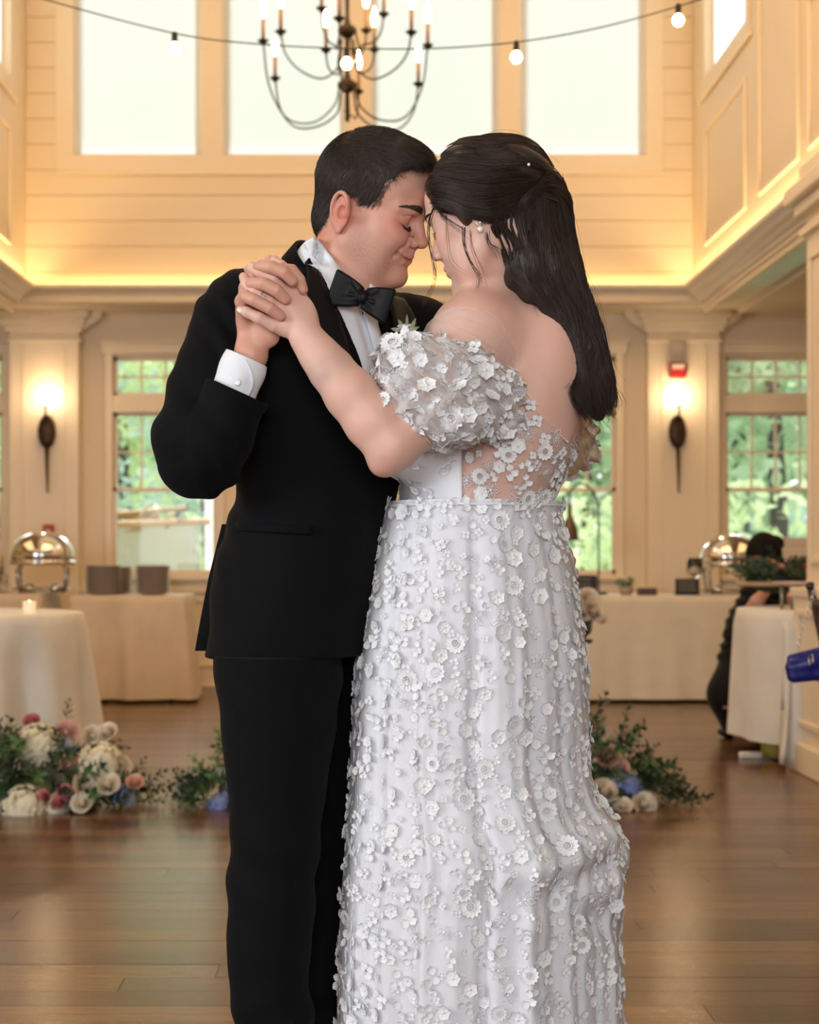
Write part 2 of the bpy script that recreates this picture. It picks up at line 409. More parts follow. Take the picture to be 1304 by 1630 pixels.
# glass with the room's faint reflection
M_glass = bpy.data.materials.new('window_glass'); M_glass.use_nodes = True; n = M_glass.node_tree.nodes; l = M_glass.node_tree.links; n.clear()
o_ = n.new('ShaderNodeOutputMaterial'); t_ = n.new('ShaderNodeBsdfTransparent'); t_.inputs[0].default_value = (.97, .98, .975, 1); g_ = n.new('ShaderNodeBsdfGlossy'); g_.inputs['Roughness'].default_value = .02
fz = n.new('ShaderNodeFresnel'); fz.inputs[0].default_value = 1.5; m_ = n.new('ShaderNodeMixShader'); l.new(fz.outputs[0], m_.inputs[0]); l.new(t_.outputs[0], m_.inputs[1]); l.new(g_.outputs[0], m_.inputs[2]); l.new(m_.outputs[0], o_.inputs[0])
def window(idx, x0, x1, Y=YB):
    b = MB(); c = .062; yy = Y-.022
    for a, c1 in ((x0-c, x0), (x1, x1+c)): b.box(a, yy-.004, ZM0-.03, c1, Y+.02, ZT1+.05, .004)
    b.box(x0-c-.02, yy-.02, ZT1+.02, x1+c+.02, Y+.01, ZT1+.10, .006); b.box(x0-c-.035, yy-.035, ZT1+.10, x1+c+.035, Y+.01, ZT1+.125, .004)
    b.box(x0-.001, yy, ZM1-.005, x1+.001, Y+.01, ZT0+.005, .004)
    root = struct('window_%d' % idx, b, M_trim)
    s = MB(); s.box(x0-c-.04, Y-.075, ZM0-.055, x1+c+.04, Y+.02, ZM0-.02, .006); s.build('sill', M_trim, root)
    s = MB(); s.box(x0-c, Y-.03, ZM0-.13, x1+c, Y+.005, ZM0-.055, .004); s.build('apron', M_trim, root)
    zr = (ZM0+ZM1)/2+.02; w = x1-x0; f = .028
    def sash(z0, z1, ncol, nrow, yo, name):
        s = MB(); ya, yb = Y+.03+yo, Y+.065+yo
        s.box(x0, ya, z0, x0+f, yb, z1); s.box(x1-f, ya, z0, x1, yb, z1); s.box(x0, ya, z0, x1, yb, z0+f); s.box(x0, ya, z1-f, x1, yb, z1)
        so = s.build(name, M_trim, root)
        for k in range(1, ncol): q = MB(); xx = x0+f+(w-2*f)*k/ncol; q.box(xx-.008, ya+.006, z0+f, xx+.008, yb-.004, z1-f); q.build('muntin', M_trim, so)
        for k in range(1, nrow): q = MB(); zz = z0+f+(z1-z0-2*f)*k/nrow; q.box(x0+f, ya+.005, zz-.008, x1-f, yb-.005, zz+.008); q.build('muntin', M_trim, so)
        q = MB(); q.box(x0+f, (ya+yb)/2-.002, z0+f, x1-f, (ya+yb)/2+.002, z1-f); q.build('pane', M_glass, so)
    sash(ZT0, ZT1, 4, 2, .01, 'transom_sash'); sash(zr-.01, ZM1, 4, 2, .01, 'upper_sash'); sash(ZM0, zr+.02, 1, 1, -.03, 'lower_sash')
    return root
for i, (h0, h1) in enumerate(holes): window(i+1, h0, h1)
# wainscot below the windows, baseboard, pilasters
b = MB()
for z0, z1, d in ((py2z(943), py2z(934), .035), (py2z(958), py2z(950), .02), (py2z(1012), py2z(1004), .02)): b.box(XL, YB-d, z0, XR, YB+.01, z1, .004)
x = XL+.1
while x < XR-.5:
    b.box(x, YB-.018, py2z(1040), x+.06, YB+.01, py2z(958), .003); x += .62
struct('trim_1', b, M_trim)
b = MB(); b.box(XL, YB-.025, 0, XR, YB+.01, py2z(1062), .004); b.box(XL, YB-.035, py2z(1062), XR, YB+.01, py2z(1055), .004); b.box(XL, YB-.045, 0, XR, YB, .02, .003); struct('baseboard_back', b, M_trim)
pil = []
for k, (a, c) in enumerate(((20, 130), (1027, 1140))):
    b = MB(); x0, x1 = px2x(a), px2x(c); b.box(x0, YB-.13, 0, x1, YB+.01, 2.94, .006)
    b.box(x0-.02, YB-.15, 0, x1+.02, YB, .16, .005)
    for (e, z0, z1) in ((.018, 2.70, 2.72), (.03, 2.78, 2.83), (.055, 2.83, 2.88), (.085, 2.88, 2.94)): b.box(x0-e, YB-.13-e, z0, x1+e, YB, z1, .006)
    for xx in (x0+.11, x1-.11): b.box(xx-.006, YB-.137, .2, xx+.006, YB-.12, 2.66)
    for s_, xx in ((-1, x0-.03), (1, x1+.03)):      # small curved brackets either side of the capital
        pr = [(0, 2.94), (s_*.15, 2.94), (s_*.14, 2.90), (s_*.09, 2.855), (0, 2.80)]; n_ = len(pr)
        vs = [(xx+u, y, v) for y in (YB-.13, YB) for u, v in pr]; b.add(vs, [tuple(range(n_)), tuple(range(2*n_-1, n_-1, -1))]+[(i, (i+1) % n_, (i+1) % n_+n_, i+n_) for i in range(n_)])
    pil.append(struct('trim_%d' % (k+2), b, M_trim))
# vertical board joints on the back wall
b = MB()
for px in (150, 380, 460, 560, 640, 740, 790, 1005): b.box(px2x(px)-.004, YB-.004, .5, px2x(px)+.004, YB+.002, 2.94)
struct('trim_4', b, M_trim)
# soffit and aisle ceilings at 2.94 m round the tall middle
UX0, UX1, UY = -2.625, 2.405, 12.30
b = MB(); b.box(XL, UY-.02, 2.94, XR, YB+.16, 3.0); b.box(XL, -3.5, 2.94, UX0-.06, UY, 3.0); b.box(UX1+.06, -3.5, 2.94, XR, UY, 3.0)
struct('ceiling', b, M_ceil)
b = MB(); b.box(UX0-.3, -3.5, 6.6, UX1+.3, UY+.3, 6.7); struct('ceiling_high', b, M_ceil)
b = MB()
for k in range(4): b.box(UX0, 1.5+k*3.2, 6.42, UX1, 1.75+k*3.2, 6.6, .01)
struct('trim_5', b, M_trim)
# outer side walls of the aisles
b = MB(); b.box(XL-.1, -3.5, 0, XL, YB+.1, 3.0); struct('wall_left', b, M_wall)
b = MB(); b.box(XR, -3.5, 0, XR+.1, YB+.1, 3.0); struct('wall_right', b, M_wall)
b = MB(); b.box(XL, -3.6, 0, -4.2, -3.5, 3.0); b.box(-4.2, -3.6, 0, 2.4, -3.5, .5); b.box(-4.2, -3.6, 2.6, 2.4, -3.5, 6.6); b.box(2.4, -3.6, 0, XR, -3.5, 3.0)
for x in (-2.6, -1.0, .6): b.box(x-.12, -3.6, .5, x+.12, -3.5, 2.6)
struct('wall_front', b, M_wall)
# tall back wall with three shaded windows, boarded
def u2x(px): return (px-CX)/211.4
def u2z(py): return CAMZ+(HZ-py)/211.4
uw = [(u2x(117), u2x(320)), (u2x(354), u2x(551)), (u2x(589), u2x(794)), (u2x(828), u2x(1028))]; UZ0, UZ1 = u2z(247), 6.0
b = MB(); xs = [UX0-.2]+[v for h_ in uw for v in h_]+[UX1+.2]
for i in range(0, len(xs), 2): b.box(xs[i], UY+.012, 2.98, xs[i+1], UY+.2, 6.6)
for a, c in uw: b.box(a, UY+.012, 2.98, c, UY+.2, UZ0); b.box(a, UY+.012, UZ1, c, UY+.2, 6.6)
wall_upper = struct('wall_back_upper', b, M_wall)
bh = 40.6/211.4; z = 2.98
fr0, fr1 = u2x(88), u2x(1056)
while z < 6.55:
    z1 = min(z+bh-.004, 6.6)
    segs = [(UX0, UX1)] if z1 < u2z(276)+.03 else [(UX0, fr0), (fr1, UX1)]
    for a, c in segs:
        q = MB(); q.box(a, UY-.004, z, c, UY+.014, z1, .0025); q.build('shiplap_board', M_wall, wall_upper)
    z += bh
q = MB(); q.box(UX0, UY, 3.0, UX1, UY+.012, 6.6)
fb_ = MB()   # broad flat casing round the window group
fb_.box(fr0, UY-.016, u2z(276), fr1, UY+.012, UZ0+.0, .004); fb_.box(fr0, UY-.016, UZ1, fr1, UY+.012, UZ1+.14, .004)
for a, c in ((fr0, uw[0][0]), (uw[0][1], uw[1][0]), (uw[1][1], uw[2][0]), (uw[2][1], uw[3][0]), (uw[3][1], fr1)): fb_.box(a, UY-.016, UZ0-.001, c, UY+.012, UZ1+.001, .004)
fb_.box(fr0-.01, UY-.028, u2z(279), fr1+.01, UY+.012, u2z(275), .004)
struct('trim_6', fb_, M_trim)
# roller shades: daylight comes through the cloth
M_shade = bpy.data.materials.new('shade_cloth'); M_shade.use_nodes = True; n = M_shade.node_tree.nodes; l = M_shade.node_tree.links; n.clear()
o_ = n.new('ShaderNodeOutputMaterial'); tl = n.new('ShaderNodeBsdfTranslucent'); tl.inputs[0].default_value = (.97, .96, .94, 1); df = n.new('ShaderNodeBsdfDiffuse'); df.inputs[0].default_value = (.8, .8, .78, 1)
m_ = n.new('ShaderNodeMixShader'); m_.inputs[0].default_value = .12; l.new(tl.outputs[0], m_.inputs[1]); l.new(df.outputs[0], m_.inputs[2]); l.new(m_.outputs[0], o_.inputs[0])
M_wframe = mat('white_sash_paint', (.85, .87, .88), rough=.4)
k = 5
for a, c in uw:
    q = MB(); e = .045
    q.box(a, UY+.05, UZ0, a+e, UY+.12, UZ1); q.box(c-e, UY+.05, UZ0, c, UY+.12, UZ1); q.box(a, UY+.05, UZ0, c, UY+.12, UZ0+.02); q.box(a, UY+.05, UZ1-e, c, UY+.12, UZ1)
    if c-a > 1.5: q.box((a+c)/2-.03, UY+.07, UZ0, (a+c)/2+.03, UY+.12, UZ1)
    wroot = struct('window_%d' % k, q, M_wframe); k += 1
    segs = [(a, c)] if c-a < 1.5 else [(a, (a+c)/2-.003), ((a+c)/2+.003, c)]
    for s0, s1 in segs:
        q = MB(); q.add([(s0+.018, UY+.045, UZ0+.008), (s1-.018, UY+.045, UZ0+.008), (s1-.018, UY+.045, UZ1), (s0+.018, UY+.045, UZ1)], [(0, 1, 2, 3)]); q.build('roller_shade', M_shade, wroot)
        q = MB(); q.box(s0+.018, UY+.038, UZ0+.004, s1-.018, UY+.05, UZ0+.018, .003); q.build('hem_bar', M_wframe, wroot)
    q = MB(); q.box(a+.02, UY+.085, UZ0, c-.02, UY+.09, UZ1); q.build('pane', M_glass, wroot)
# tall side walls with a window and moulded panels
def frame_panel(mb, X, y0, y1, z0, z1, w=.035, d=.018, s=-1):
    for (a, c, e, f) in ((y0, y1, z0, z0+w), (y0, y1, z1-w, z1), (y0, y0+w, z0+w, z1-w), (y1-w, y1, z0+w, z1-w)): mb.box(min(X, X+s*d), a, e, max(X, X+s*d), c, f, .004)
sidewin = {1: [(10.52, 11.80), (7.4, 9.0), (3.6, 5.4)], -1: [(10.0, 11.75), (7.0, 8.8), (3.6, 5.4)]}
for s, X, nm in ((1, UX1, 'wall_right_upper'), (-1, UX0, 'wall_left_upper')):
    b = MB(); wz0 = 4.48; x0, x1 = (X, X+.18) if s > 0 else (X-.18, X)
    ys = [-3.5]+[v for w in sorted(sidewin[s]) for v in w]+[UY+.2]
    for i in range(0, len(ys), 2): b.box(x0, ys[i], 2.98, x1, ys[i+1], 6.6)
    for y0, y1 in sidewin[s]: b.box(x0, y0, 2.98, x1, y1, wz0); b.box(x0, y0, 6.0, x1, y1, 6.6)
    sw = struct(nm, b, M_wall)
    for y0, y1 in sidewin[s]:
        p = MB(); frame_panel(p, X, y0-.12, y1+.12, wz0-.12, 6.12, .12, .016, -s); p.build('window_casing', M_trim, sw)
        p = MB(); p.box(min(X-s*.03, X), y0-.16, wz0-.14, max(X-s*.03, X), y1+.16, wz0-.11, .004); p.build('window_sill', M_trim, sw)
        p = MB(); xx = X+s*.05; p.add([(xx, y0+.02, wz0+.01), (xx, y1-.02, wz0+.01), (xx, y1-.02, 6.0), (xx, y0+.02, 6.0)], [(0, 1, 2, 3)]); p.build('roller_shade', M_shade, sw)
        p = MB(); frame_panel(p, X+s*.06, y0, y1, wz0, 6.0, .04, .05, s); p.build('window_frame', M_wframe, sw)
        p = MB(); frame_panel(p, X, y0+.0, y1-.0, 3.27, 4.12, .03, .020, -s); p.build('panel_moulding', M_trim, sw)
    for y0, y1 in ((8.9+.3, 10.15), (5.6, 7.1)):
        p = MB(); frame_panel(p, X, y0, y1, 3.27, 5.1, .03, .020, -s); p.build('panel_moulding', M_trim, sw)
# cornice shelf with a light strip behind its lip
prof = [(-.05, 2.93), (-.05, 2.95), (-.015, 2.965), (.0, 2.985), (.025, 2.995), (.045, 3.02), (.075, 3.035), (.08, 3.045), (.08, 3.065), (.065, 3.065), (.06, 3.03), (-.02, 3.02)]
def cornice():
    rows = []
    for d, z in prof: rows.append([(UX0+d, -3.5, z), (UX0+d, UY-d, z), (UX1-d, UY-d, z), (UX1-d, -3.5, z)])
    b = MB(); b.grid([[r[i] for r in rows] for i in range(4)], smooth=False, closed=True); return b
struct('trim_7', cornice(), mat('cornice_paint', (.74, .68, .56), rough=.5))
# beams under the cornice on the aisle side, with reflected window light painted on a soffit panel
for s, X in ((1, UX1), (-1, UX0)):
    b = MB(); xa, xb = (X+.06, X+.40) if s > 0 else (X-.40, X-.06); b.box(xa, -3.5, 2.90, xb, UY, 2.95, .006); b.box(xa+.02, -3.5, 2.86, xa+.05, UY, 2.91, .004); b.box(xb-.05, -3.5, 2.86, xb-.02, UY, 2.91, .004)
    st = struct('trim_%d' % (8 if s > 0 else 9), b, M_trim)
    if s > 0:
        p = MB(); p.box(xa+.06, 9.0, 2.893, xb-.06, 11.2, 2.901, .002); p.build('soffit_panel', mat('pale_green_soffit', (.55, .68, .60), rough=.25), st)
# LED strip light in the cove
for (x0, y0, x1, y1, e) in ((UX0+.1, UY-.035, UX1-.1, UY-.035, 8), ):
    light('cove_strip_light', 'AREA', ((x0+x1)/2, y0, 3.045), e, (1.0, .60, .20), x1-x0, .03, rot=(pi, 0, 0))
for X, e in ((UX0+.035, 52), (UX1-.035, 52)):
    light('cove_strip_light', 'AREA', (X, 7.2, 3.045), e, (1.0, .66, .30), .03, 10.0, rot=(pi, 0, 0))
M_led = mat('led_strip', (1, .8, .5), rough=.5, emit=(1, .66, .26), estr=4)
b = MB(); b.box(UX0+.03, UY-.05, 3.026, UX1-.03, UY-.035, 3.040); o = b.build('led_strip', M_led); tag(o, 'glowing warm light strip lying in the cornice along the back wall', 'light strip')
# the big column at the right, on its panelled pedestal
b = MB(); b.box(2.12, 7.30, 0, 2.62, 8.0, 2.72, .006)
b.box(2.09, 7.27, 2.60, 2.65, 8.03, 2.64, .006); b.box(2.07, 7.25, 2.70, 2.67, 8.05, 2.76, .008); b.box(2.03, 7.2, 2.76, 2.71, 8.1, 2.84, .01); b.box(2.10, 7.28, 2.84, 2.68, 8.06, 2.95)
col_r = struct('trim_10', b, M_trim)
p = MB(); p.box(2.06, 7.0, 0, 2.66, 8.02, .86, .006); p.box(2.045, 6.985, .84, 2.68, 8.035, .885, .006); p.build('pedestal', M_trim, col_r)
p = MB(); frame_panel(p, 2.06, 7.12, 7.92, .22, .78, .03, .016, -1); p.build('panel_moulding', M_trim, col_r)
p = MB(); p.box(2.03, 6.97, 0, 2.69, 8.05, .14, .008); p.build('plinth', M_trim, col_r)
p = MB(); frame_panel(p, 2.12, 7.38, 7.92, 1.0, 2.5, .03, .014, -1); p.build('panel_moulding', M_trim, col_r)

# ================================================================== outdoors
M_lawn = mat('lawn', (.30, .44, .18), rough=.9, var=.4, vscale=3, bump=.5, bscale=20)
b = MB(); b.box(-40, YB+.3, -.7, 40, 80, -.45); struct('ground_outside', b, M_lawn)
b = MB(); b.box(XL, YB+.16, -.45, XR, YB+3.4, -.12); struct('porch_floor', b, mat('porch_boards', (.45, .42, .37), rough=.7))
def leaf_mat(name, a, c):
    m = mat(name, a, rough=.55, col2=c, vscale=1.4); n = m.node_tree.nodes; l = m.node_tree.links; b = n['Principled BSDF']; out = [x for x in n if x.type == 'OUTPUT_MATERIAL'][0]
    t = n.new('ShaderNodeBsdfTranslucent'); x = n.new('ShaderNodeMixShader'); x.inputs[0].default_value = .55; ramp = b.inputs['Base Color'].links[0].from_socket
    l.new(ramp, t.inputs[0]); l.new(b.outputs[0], x.inputs[1]); l.new(t.outputs[0], x.inputs[2]); l.new(x.outputs[0], out.inputs[0]); return m
M_lf = [leaf_mat('leaves_bright', (.55, .66, .38), (.80, .86, .62)), leaf_mat('leaves_mid', (.32, .47, .31), (.60, .70, .52)), leaf_mat('leaves_cool', (.26, .42, .36), (.50, .63, .55))]
M_bark = mat('bark', (.055, .05, .045), rough=.9, bump=.6, bscale=12)
def tree(x, y, h, r, k, label, trunk=.16, z0=-.5, group=None, low=.35):
    t = thing('tree' if h > 2.5 else 'shrub', label, 'tree' if h > 2.5 else 'shrub', (x, y, z0), 0, group)
    rg = np.random.RandomState(int(abs(x*31+y*17)*10) % 9999)
    if h > 2.5:
        b = MB(); b.tube([(0, 0, 0), (.05, 0, h*.3), (-.06, .05, h*.6), (0, 0, h*.85)], [trunk, trunk*.8, trunk*.6, trunk*.2], 8); b.build('trunk', M_bark, t, loc=(0, 0, 0))
    N = 1500; V = []; Q = []
    cl = rg.randn(14, 3)*np.array([r*.5, r*.5, h*.17])+np.array([0, 0, h*(low+1)*.5])
    c = cl[rg.randint(0, 14, N)]+rg.randn(N, 3)*r*.27; c[:, 2] = np.clip(c[:, 2], h*low*.5, h*1.02)
    d1 = rg.randn(N, 3); d1 /= np.linalg.norm(d1, axis=1)[:, None]; d2 = np.cross(d1, rg.randn(N, 3)); d2 /= np.linalg.norm(d2, axis=1)[:, None]+1e-9
    s = (r*.075*(.7+.6*rg.rand(N)))[:, None]; P4 = np.stack([c-d1*s, c+d2*s*.5, c+d1*s, c-d2*s*.5], 1).reshape(-1, 3); Q = np.arange(N*4).reshape(-1, 4)
    o = link('foliage', mesh_np('foliage', P4, Q, False), M_lf[k], t, loc=(0, 0, 0)); o['kind'] = 'stuff'; return t
def ox(px, Y): return (px-CX)*Y/F_PX
for (px, Y, h, r, k, lb) in (
    (195, 24, 6.5, 2.3, 0, 'bright yellow-green tree seen through the left window, left of the pair'), (285, 28, 7.5, 2.6, 0, 'bright yellow-green tree seen through the left window, beside the darker one'),
    (335, 21, 4.2, 1.0, 2, 'dark slender evergreen seen through the left window behind the boat'),
    (930, 27, 7.5, 2.8, 1, 'mid green tree seen through the window behind the woman in white'), (985, 20, 2.3, 1.4, 0, 'low bright shrub seen through the window behind the heat lamp'),
    (1175, 25, 8, 2.6, 2, 'cool green tree with dark trunk in the right window, leftmost'), (1235, 22, 7, 2.2, 1, 'mid green tree in the middle of the right window'),
    (1300, 30, 9, 3.0, 0, 'bright green tree at the right edge of the right window'), (1225, 34, 2.4, 2.4, 2, 'low shrub at the foot of the trees in the right window'),
    (-20, 24, 6.5, 2.4, 1, 'mid green tree seen through the window at the left picture edge')):
    tree(ox(px, Y), Y, h, r, k, lb)
hd = thing('hedge', 'long bright hedge across the lawn beyond the windows', 'hedge', (0, 44, -.5))
for side, k in ((-1, 0), (1, 1)):
    rg = np.random.RandomState(7+side); N = 9000; c = np.stack([rg.rand(N)*20*side, rg.randn(N)*.8, rg.rand(N)**.8*6.5+np.sin(np.arange(N))*.3], 1)
    d1 = rg.randn(N, 3); d1 /= np.linalg.norm(d1, axis=1)[:, None]; d2 = np.cross(d1, rg.randn(N, 3)); d2 /= np.linalg.norm(d2, axis=1)[:, None]
    s = .28; P4 = np.stack([c-d1*s, c+d2*s*.6, c+d1*s, c-d2*s*.6], 1).reshape(-1, 3); o = link('foliage', mesh_np('foliage', P4, np.arange(N*4).reshape(-1, 4), False), M_lf[k], hd, loc=(0, 0, 0)); o['kind'] = 'stuff'
# rowing boat on the porch behind the left window
BY = 14.6; bt_ = thing('rowing_boat', 'grey-green rowing boat with wooden rails standing outside the left window', 'boat', (ox(215, BY), BY, -.12))
M_hull = mat('boat_hull_paint', (.42, .47, .40), rough=.45); M_bwood = mat('varnished_wood', (.42, .28, .13), rough=.35, var=.2, vscale=9)
zb = lambda py: CAMZ-(py-HZ)*BY/F_PX+.12
b = MB(); rows = []
for j in range(15):
    u = j/14; x = ox(40, BY)+(ox(318, BY)-ox(40, BY))*u-ox(215, BY); w = .55*(1-u**3.2)+.02; ztop = zb(842)+.10*(u-.5)**2+.03*u; zk = zb(1010)+.25*max(0, u-.6)**1.4*3
    rows.append([(x, -w*cos(t)*1.0, zk+(ztop-zk)*(abs(cos(t)))**.55 if abs(t-pi/2) > .01 else zk) for t in np.linspace(0, pi, 13)])
b.grid(rows, thick=.02); b.build('hull', M_hull, bt_, loc=(0, 0, 0))
for s in (0, 12): b = MB(); b.tube([Vector(r[s])+Vector((0, 0, .015)) for r in rows]+[Vector(rows[-1][s])+Vector((.09, 0, .01))], .030, 8); b.build('gunwale', M_bwood, bt_, loc=(0, 0, 0))
for u in (3, 6, 9): b = MB(); x = rows[u][0][0]; b.box(x-.1, -.42, zb(848), x+.1, .42, zb(844), .005); b.build('thwart', M_bwood, bt_, loc=(0, 0, 0))
for (x0, z0, x1, z1) in ((-.9, zb(815), .35, zb(828)), (-.8, zb(800), .2, zb(822)), (-.6, zb(826), .45, zb(808))):
    b = MB(); b.tube([(x0, -.1, z0), (x1, .1, z1)], .022, 8); b.box(x0-.22, -.11, z0-.05, x0, -.09, z0+.05, .01); b.build('oar', M_bwood, bt_, loc=(0, 0, 0))
for k in range(4): b = MB(); x = .12+.10*k; b.tube([(x-.12, -.25, zb(842)), (x, -.22, zb(812+5*k)), (x+.07, -.20, zb(800+9*k))], .013, 6); b.build('rib', M_bwood, bt_, loc=(0, 0, 0))
b = MB(); x = ox(312, BY)-ox(215, BY); b.tube([(x, -.15, zb(845)), (x+.02, -.15, zb(868))], .006, 5); b.ball((x+.02, -.15, zb(876)), (.035, .035, .05)); b.build('mooring_float', M_hull, bt_, loc=(0, 0, 0))
for x in (-.75, .2): b = MB(); b.box(x-.06, -.35, 0, x+.06, .35, zb(1000), .01); b.build('cradle', M_bwood, bt_, loc=(0, 0, 0))
b = MB(); b.box(ox(326, 18), 18, -.5, ox(520, 18), 21, 2.9); b.box(ox(318, 18), 17.9, 2.9, ox(530, 18), 21.1, 3.0)
for k in range(12): b.box(ox(326, 18)-.008, 17.99, -.4+k*.27, ox(520, 18), 18.0, -.392+k*.27)
tag(b.build('garden_shed', mat('white_siding', (.82, .83, .82), rough=.7)), 'white boarded outbuilding seen behind the boat through the left window', 'building')

# ================================================================== lamps and fittings of the hall
M_bronze = mat('dark_bronze', (.055, .035, .018), rough=.42, metal=.75, var=.3, vscale=30)
M_bulb = mat('lit_bulb', (1, .85, .6), rough=.3, emit=(1, .80, .50), estr=22)
M_candle = mat('candle_sleeve', (.35, .20, .08), rough=.6)
CY = 9.5; cx0, cz = ox(553, CY), lambda py, Y=CY: CAMZ-(py-HZ)*Y/F_PX
ch = thing('chandelier', 'bronze chandelier with curved arms and lit candle bulbs hanging above the couple', 'chandelier', (cx0, CY, cz(190)))
c0 = Vector(ch.location)
b = MB(); b.tube([(0, 0, 0), (0, 0, 1.6)], .012, 8); b.build('stem', M_bronze, ch, loc=(0, 0, 0))
b = MB()
for k in range(30): b.tube([(0.012*cos(t)*(k % 2), .012*cos(t)*(1-k % 2), 1.6+.042*k+.028*sin(t)) for t in np.linspace(0, 2*pi, 10, endpoint=False)], .003, 4, closed=True)
b.build('chain', M_bronze, ch, loc=(0, 0, 0))
for py, r in ((135, .052), (48, .050), (-25, .045)):
    b = MB(); z = cz(py)-c0.z; b.lathe([(.008, -.05), (r*.6, -.04), (r, -.012), (r*.9, .012), (r*.45, .03), (r*.3, .06), (.010, .09)], c=(0, 0, z), n=20)
    for k in range(8): b.ball((r*.85*cos(k*pi/4), r*.85*sin(k*pi/4), z-.002), (.014, .014, .022), 8, 6)
    b.build('hub', M_bronze, ch, loc=(0, 0, 0))
b = MB(); b.lathe([(.002, -.05), (.016, -.03), (.010, 0), (.018, .02), (.006, .04)], c=(0, 0, .03), n=12); b.build('finial', M_bronze, ch, loc=(0, 0, 0))
def arm(a, R_, zc, zlow, zhub, order):
    """curved arm from the hub down and out to the candle cup"""
    d = Vector((cos(a), sin(a), 0)); e = Vector((0, 0, 1)); pts = [d*.045+e*zhub, d*.075+e*(zhub-.12), d*(R_*.40)+e*zlow, d*(R_*.72)+e*(zlow+.02), d*(R_*.93)+e*(zlow+(zc-zlow)*.45), d*R_+e*zc]
    b = MB(); b.tube(smooth_poly(pts, 26), .0055, 6); ar = b.build('arm', M_bronze, ch, loc=(0, 0, 0))
    p = d*R_+e*zc
    b = MB(); b.lathe([(.003, -.030), (.008, -.020), (.030, .0), (.034, .006), (.012, .012), (.012, .020)], c=p, n=16); b.build('drip_cup', M_bronze, ar, loc=(0, 0, 0))
    b = MB(); b.lathe([(.0105, .012), (.0105, .135)], c=p, n=12); b.build('candle_sleeve', M_candle, ar, loc=(0, 0, 0))
    b = MB(); b.lathe([(.008, .135), (.016, .155), (.019, .178), (.015, .205), (.007, .235), (.001, .255)], c=p, n=14); b.build('bulb', M_bulb, ar, loc=(0, 0, 0))
    light('candle_bulb_light', 'POINT', c0+p+Vector((0, 0, .185)), 1.6, (1, .66, .34), .02)
def arm_at(px, py, dY, low, hub): # place by where its cup stands
    Y = CY+dY; x = ox(px, Y)-cx0; z = CAMZ-(py-HZ)*Y/F_PX-c0.z; a = math.atan2(dY, x); arm(a, sqrt(x*x+dY*dY), z, z-low, cz(hub)-c0.z, 0)
for q in ((419, 66, -.05, .46, 135), (681, 73, .05, .44, 135), (447, 51, -.30, .21, 80), (655, 52, -.30, .21, 80), (438, 125, .28, .33, 145), (666, 134, .30, .31, 145), (571, 146, .48, .22, 145), (540, 30, -.5, .30, 110)): arm_at(*q)
for q in ((519, 80, .12, .16, 60), (596, 79, .14, .16, 60), (512, 14, -.1, .2, 48), (583, 49, .26, .18, 48), (611, 23, 0, .18, 48)): arm_at(*q)
# string of bulbs
SY = 6.6; w = smooth_poly([P(-120, -60, SY), P(75, 0, SY), P(278, 53, SY), P(410, 70, SY), P(550, 77, SY), P(690, 77, SY), P(822, 67, SY), P(950, 45, SY), P(1080, 10, SY), P(1250, -45, SY)], 90)
M_wire = mat('black_cable', (.03, .025, .02), rough=.6)
b = MB(); b.tube(w, .0028, 6); tag(b.build('string_light_cable', M_wire), 'thin dark cable of the string lights sagging across the hall', 'cable')
M_clear = M_glass
M_fil = mat('glowing_filament_glass', (1, .9, .7), rough=.2, emit=(1, .82, .50), estr=9)
for i, (px, py, lb) in enumerate(((278, 53, 'lit round bulb of the string lights, in front of the leftmost tall window'), (552, 77, 'lit round bulb of the string lights, behind the chandelier stem'), (822, 67, 'lit round bulb of the string lights, left of the rightmost tall window'), (1080, 8, 'lit round bulb of the string lights, rightmost, near the corner'))):
    p = P(px, py, SY); t = thing('string_bulb', lb, 'bulb', p, 0, 'bulbs of the string lights')
    b = MB(); b.lathe([(.010, -.038), (.012, -.034), (.012, .0), (.006, .006)], n=12); b.build('socket', M_wire, t, loc=(0, 0, 0))
    b = MB(); b.lathe([(.001, -.086), (.014, -.082), (.023, -.068), (.024, -.058), (.018, -.046), (.010, -.037)], n=18); b.build('glass_bulb', M_fil, t, loc=(0, 0, 0))
    light('string_bulb_light', 'POINT', p+Vector((0, -.0, -.10)), .8, (1, .72, .40), .02)
# wall sconces
def sconce(px, label):
    Ys = YB-.13; s_ = F_PX/Ys; X = (px-CX)/s_; Z = lambda py: CAMZ+(HZ-py)/s_
    t = thing('wall_sconce', label, 'wall lamp', (X, Ys, Z(690)), 0, 'bronze wall sconces'); zz = lambda py: Z(py)-Z(690)
    b = MB(); b.ball((0, -.045, zz(688)), (.070, .035, .13), 18, 12)
    for k in range(9): b.ball((.045*cos(k*.7), -.062, zz(688)+.085*sin(k*.7)), (.020, .014, .030), 8, 6)
    b.build('backplate', M_bronze, t, loc=(0, 0, 0))
    b = MB(); b.tube([(.0, -.05, zz(705)), (.004, -.055, zz(740)), (.008, -.05, zz(785))], [.018, .013, .006], 8); b.build('tail', M_bronze, t, loc=(0, 0, 0))
    b = MB(); b.tube([(.0, -.07, zz(672)), (.002, -.10, zz(660)), (.003, -.10, zz(648))], [.010, .008, .012], 8); b.lathe([(.004, 0), (.028, .012), (.03, .018), (.010, .02)], c=(.003, -.10, zz(650)), n=14); b.build('candle_holder', M_bronze, t, loc=(0, 0, 0))
    b = MB(); b.lathe([(.010, 0), (.020, .02), (.024, .045), (.018, .075), (.008, .105), (.001, .12)], c=(.003, -.10, zz(646)), n=14); b.build('bulb', mat('sconce_bulb', (1, .9, .75), emit=(1, .86, .62), estr=30), t, loc=(0, 0, 0))
    light('sconce_light', 'POINT', (X+.003, Ys-.11, Z(632)), 10, (1, .70, .40), .03)
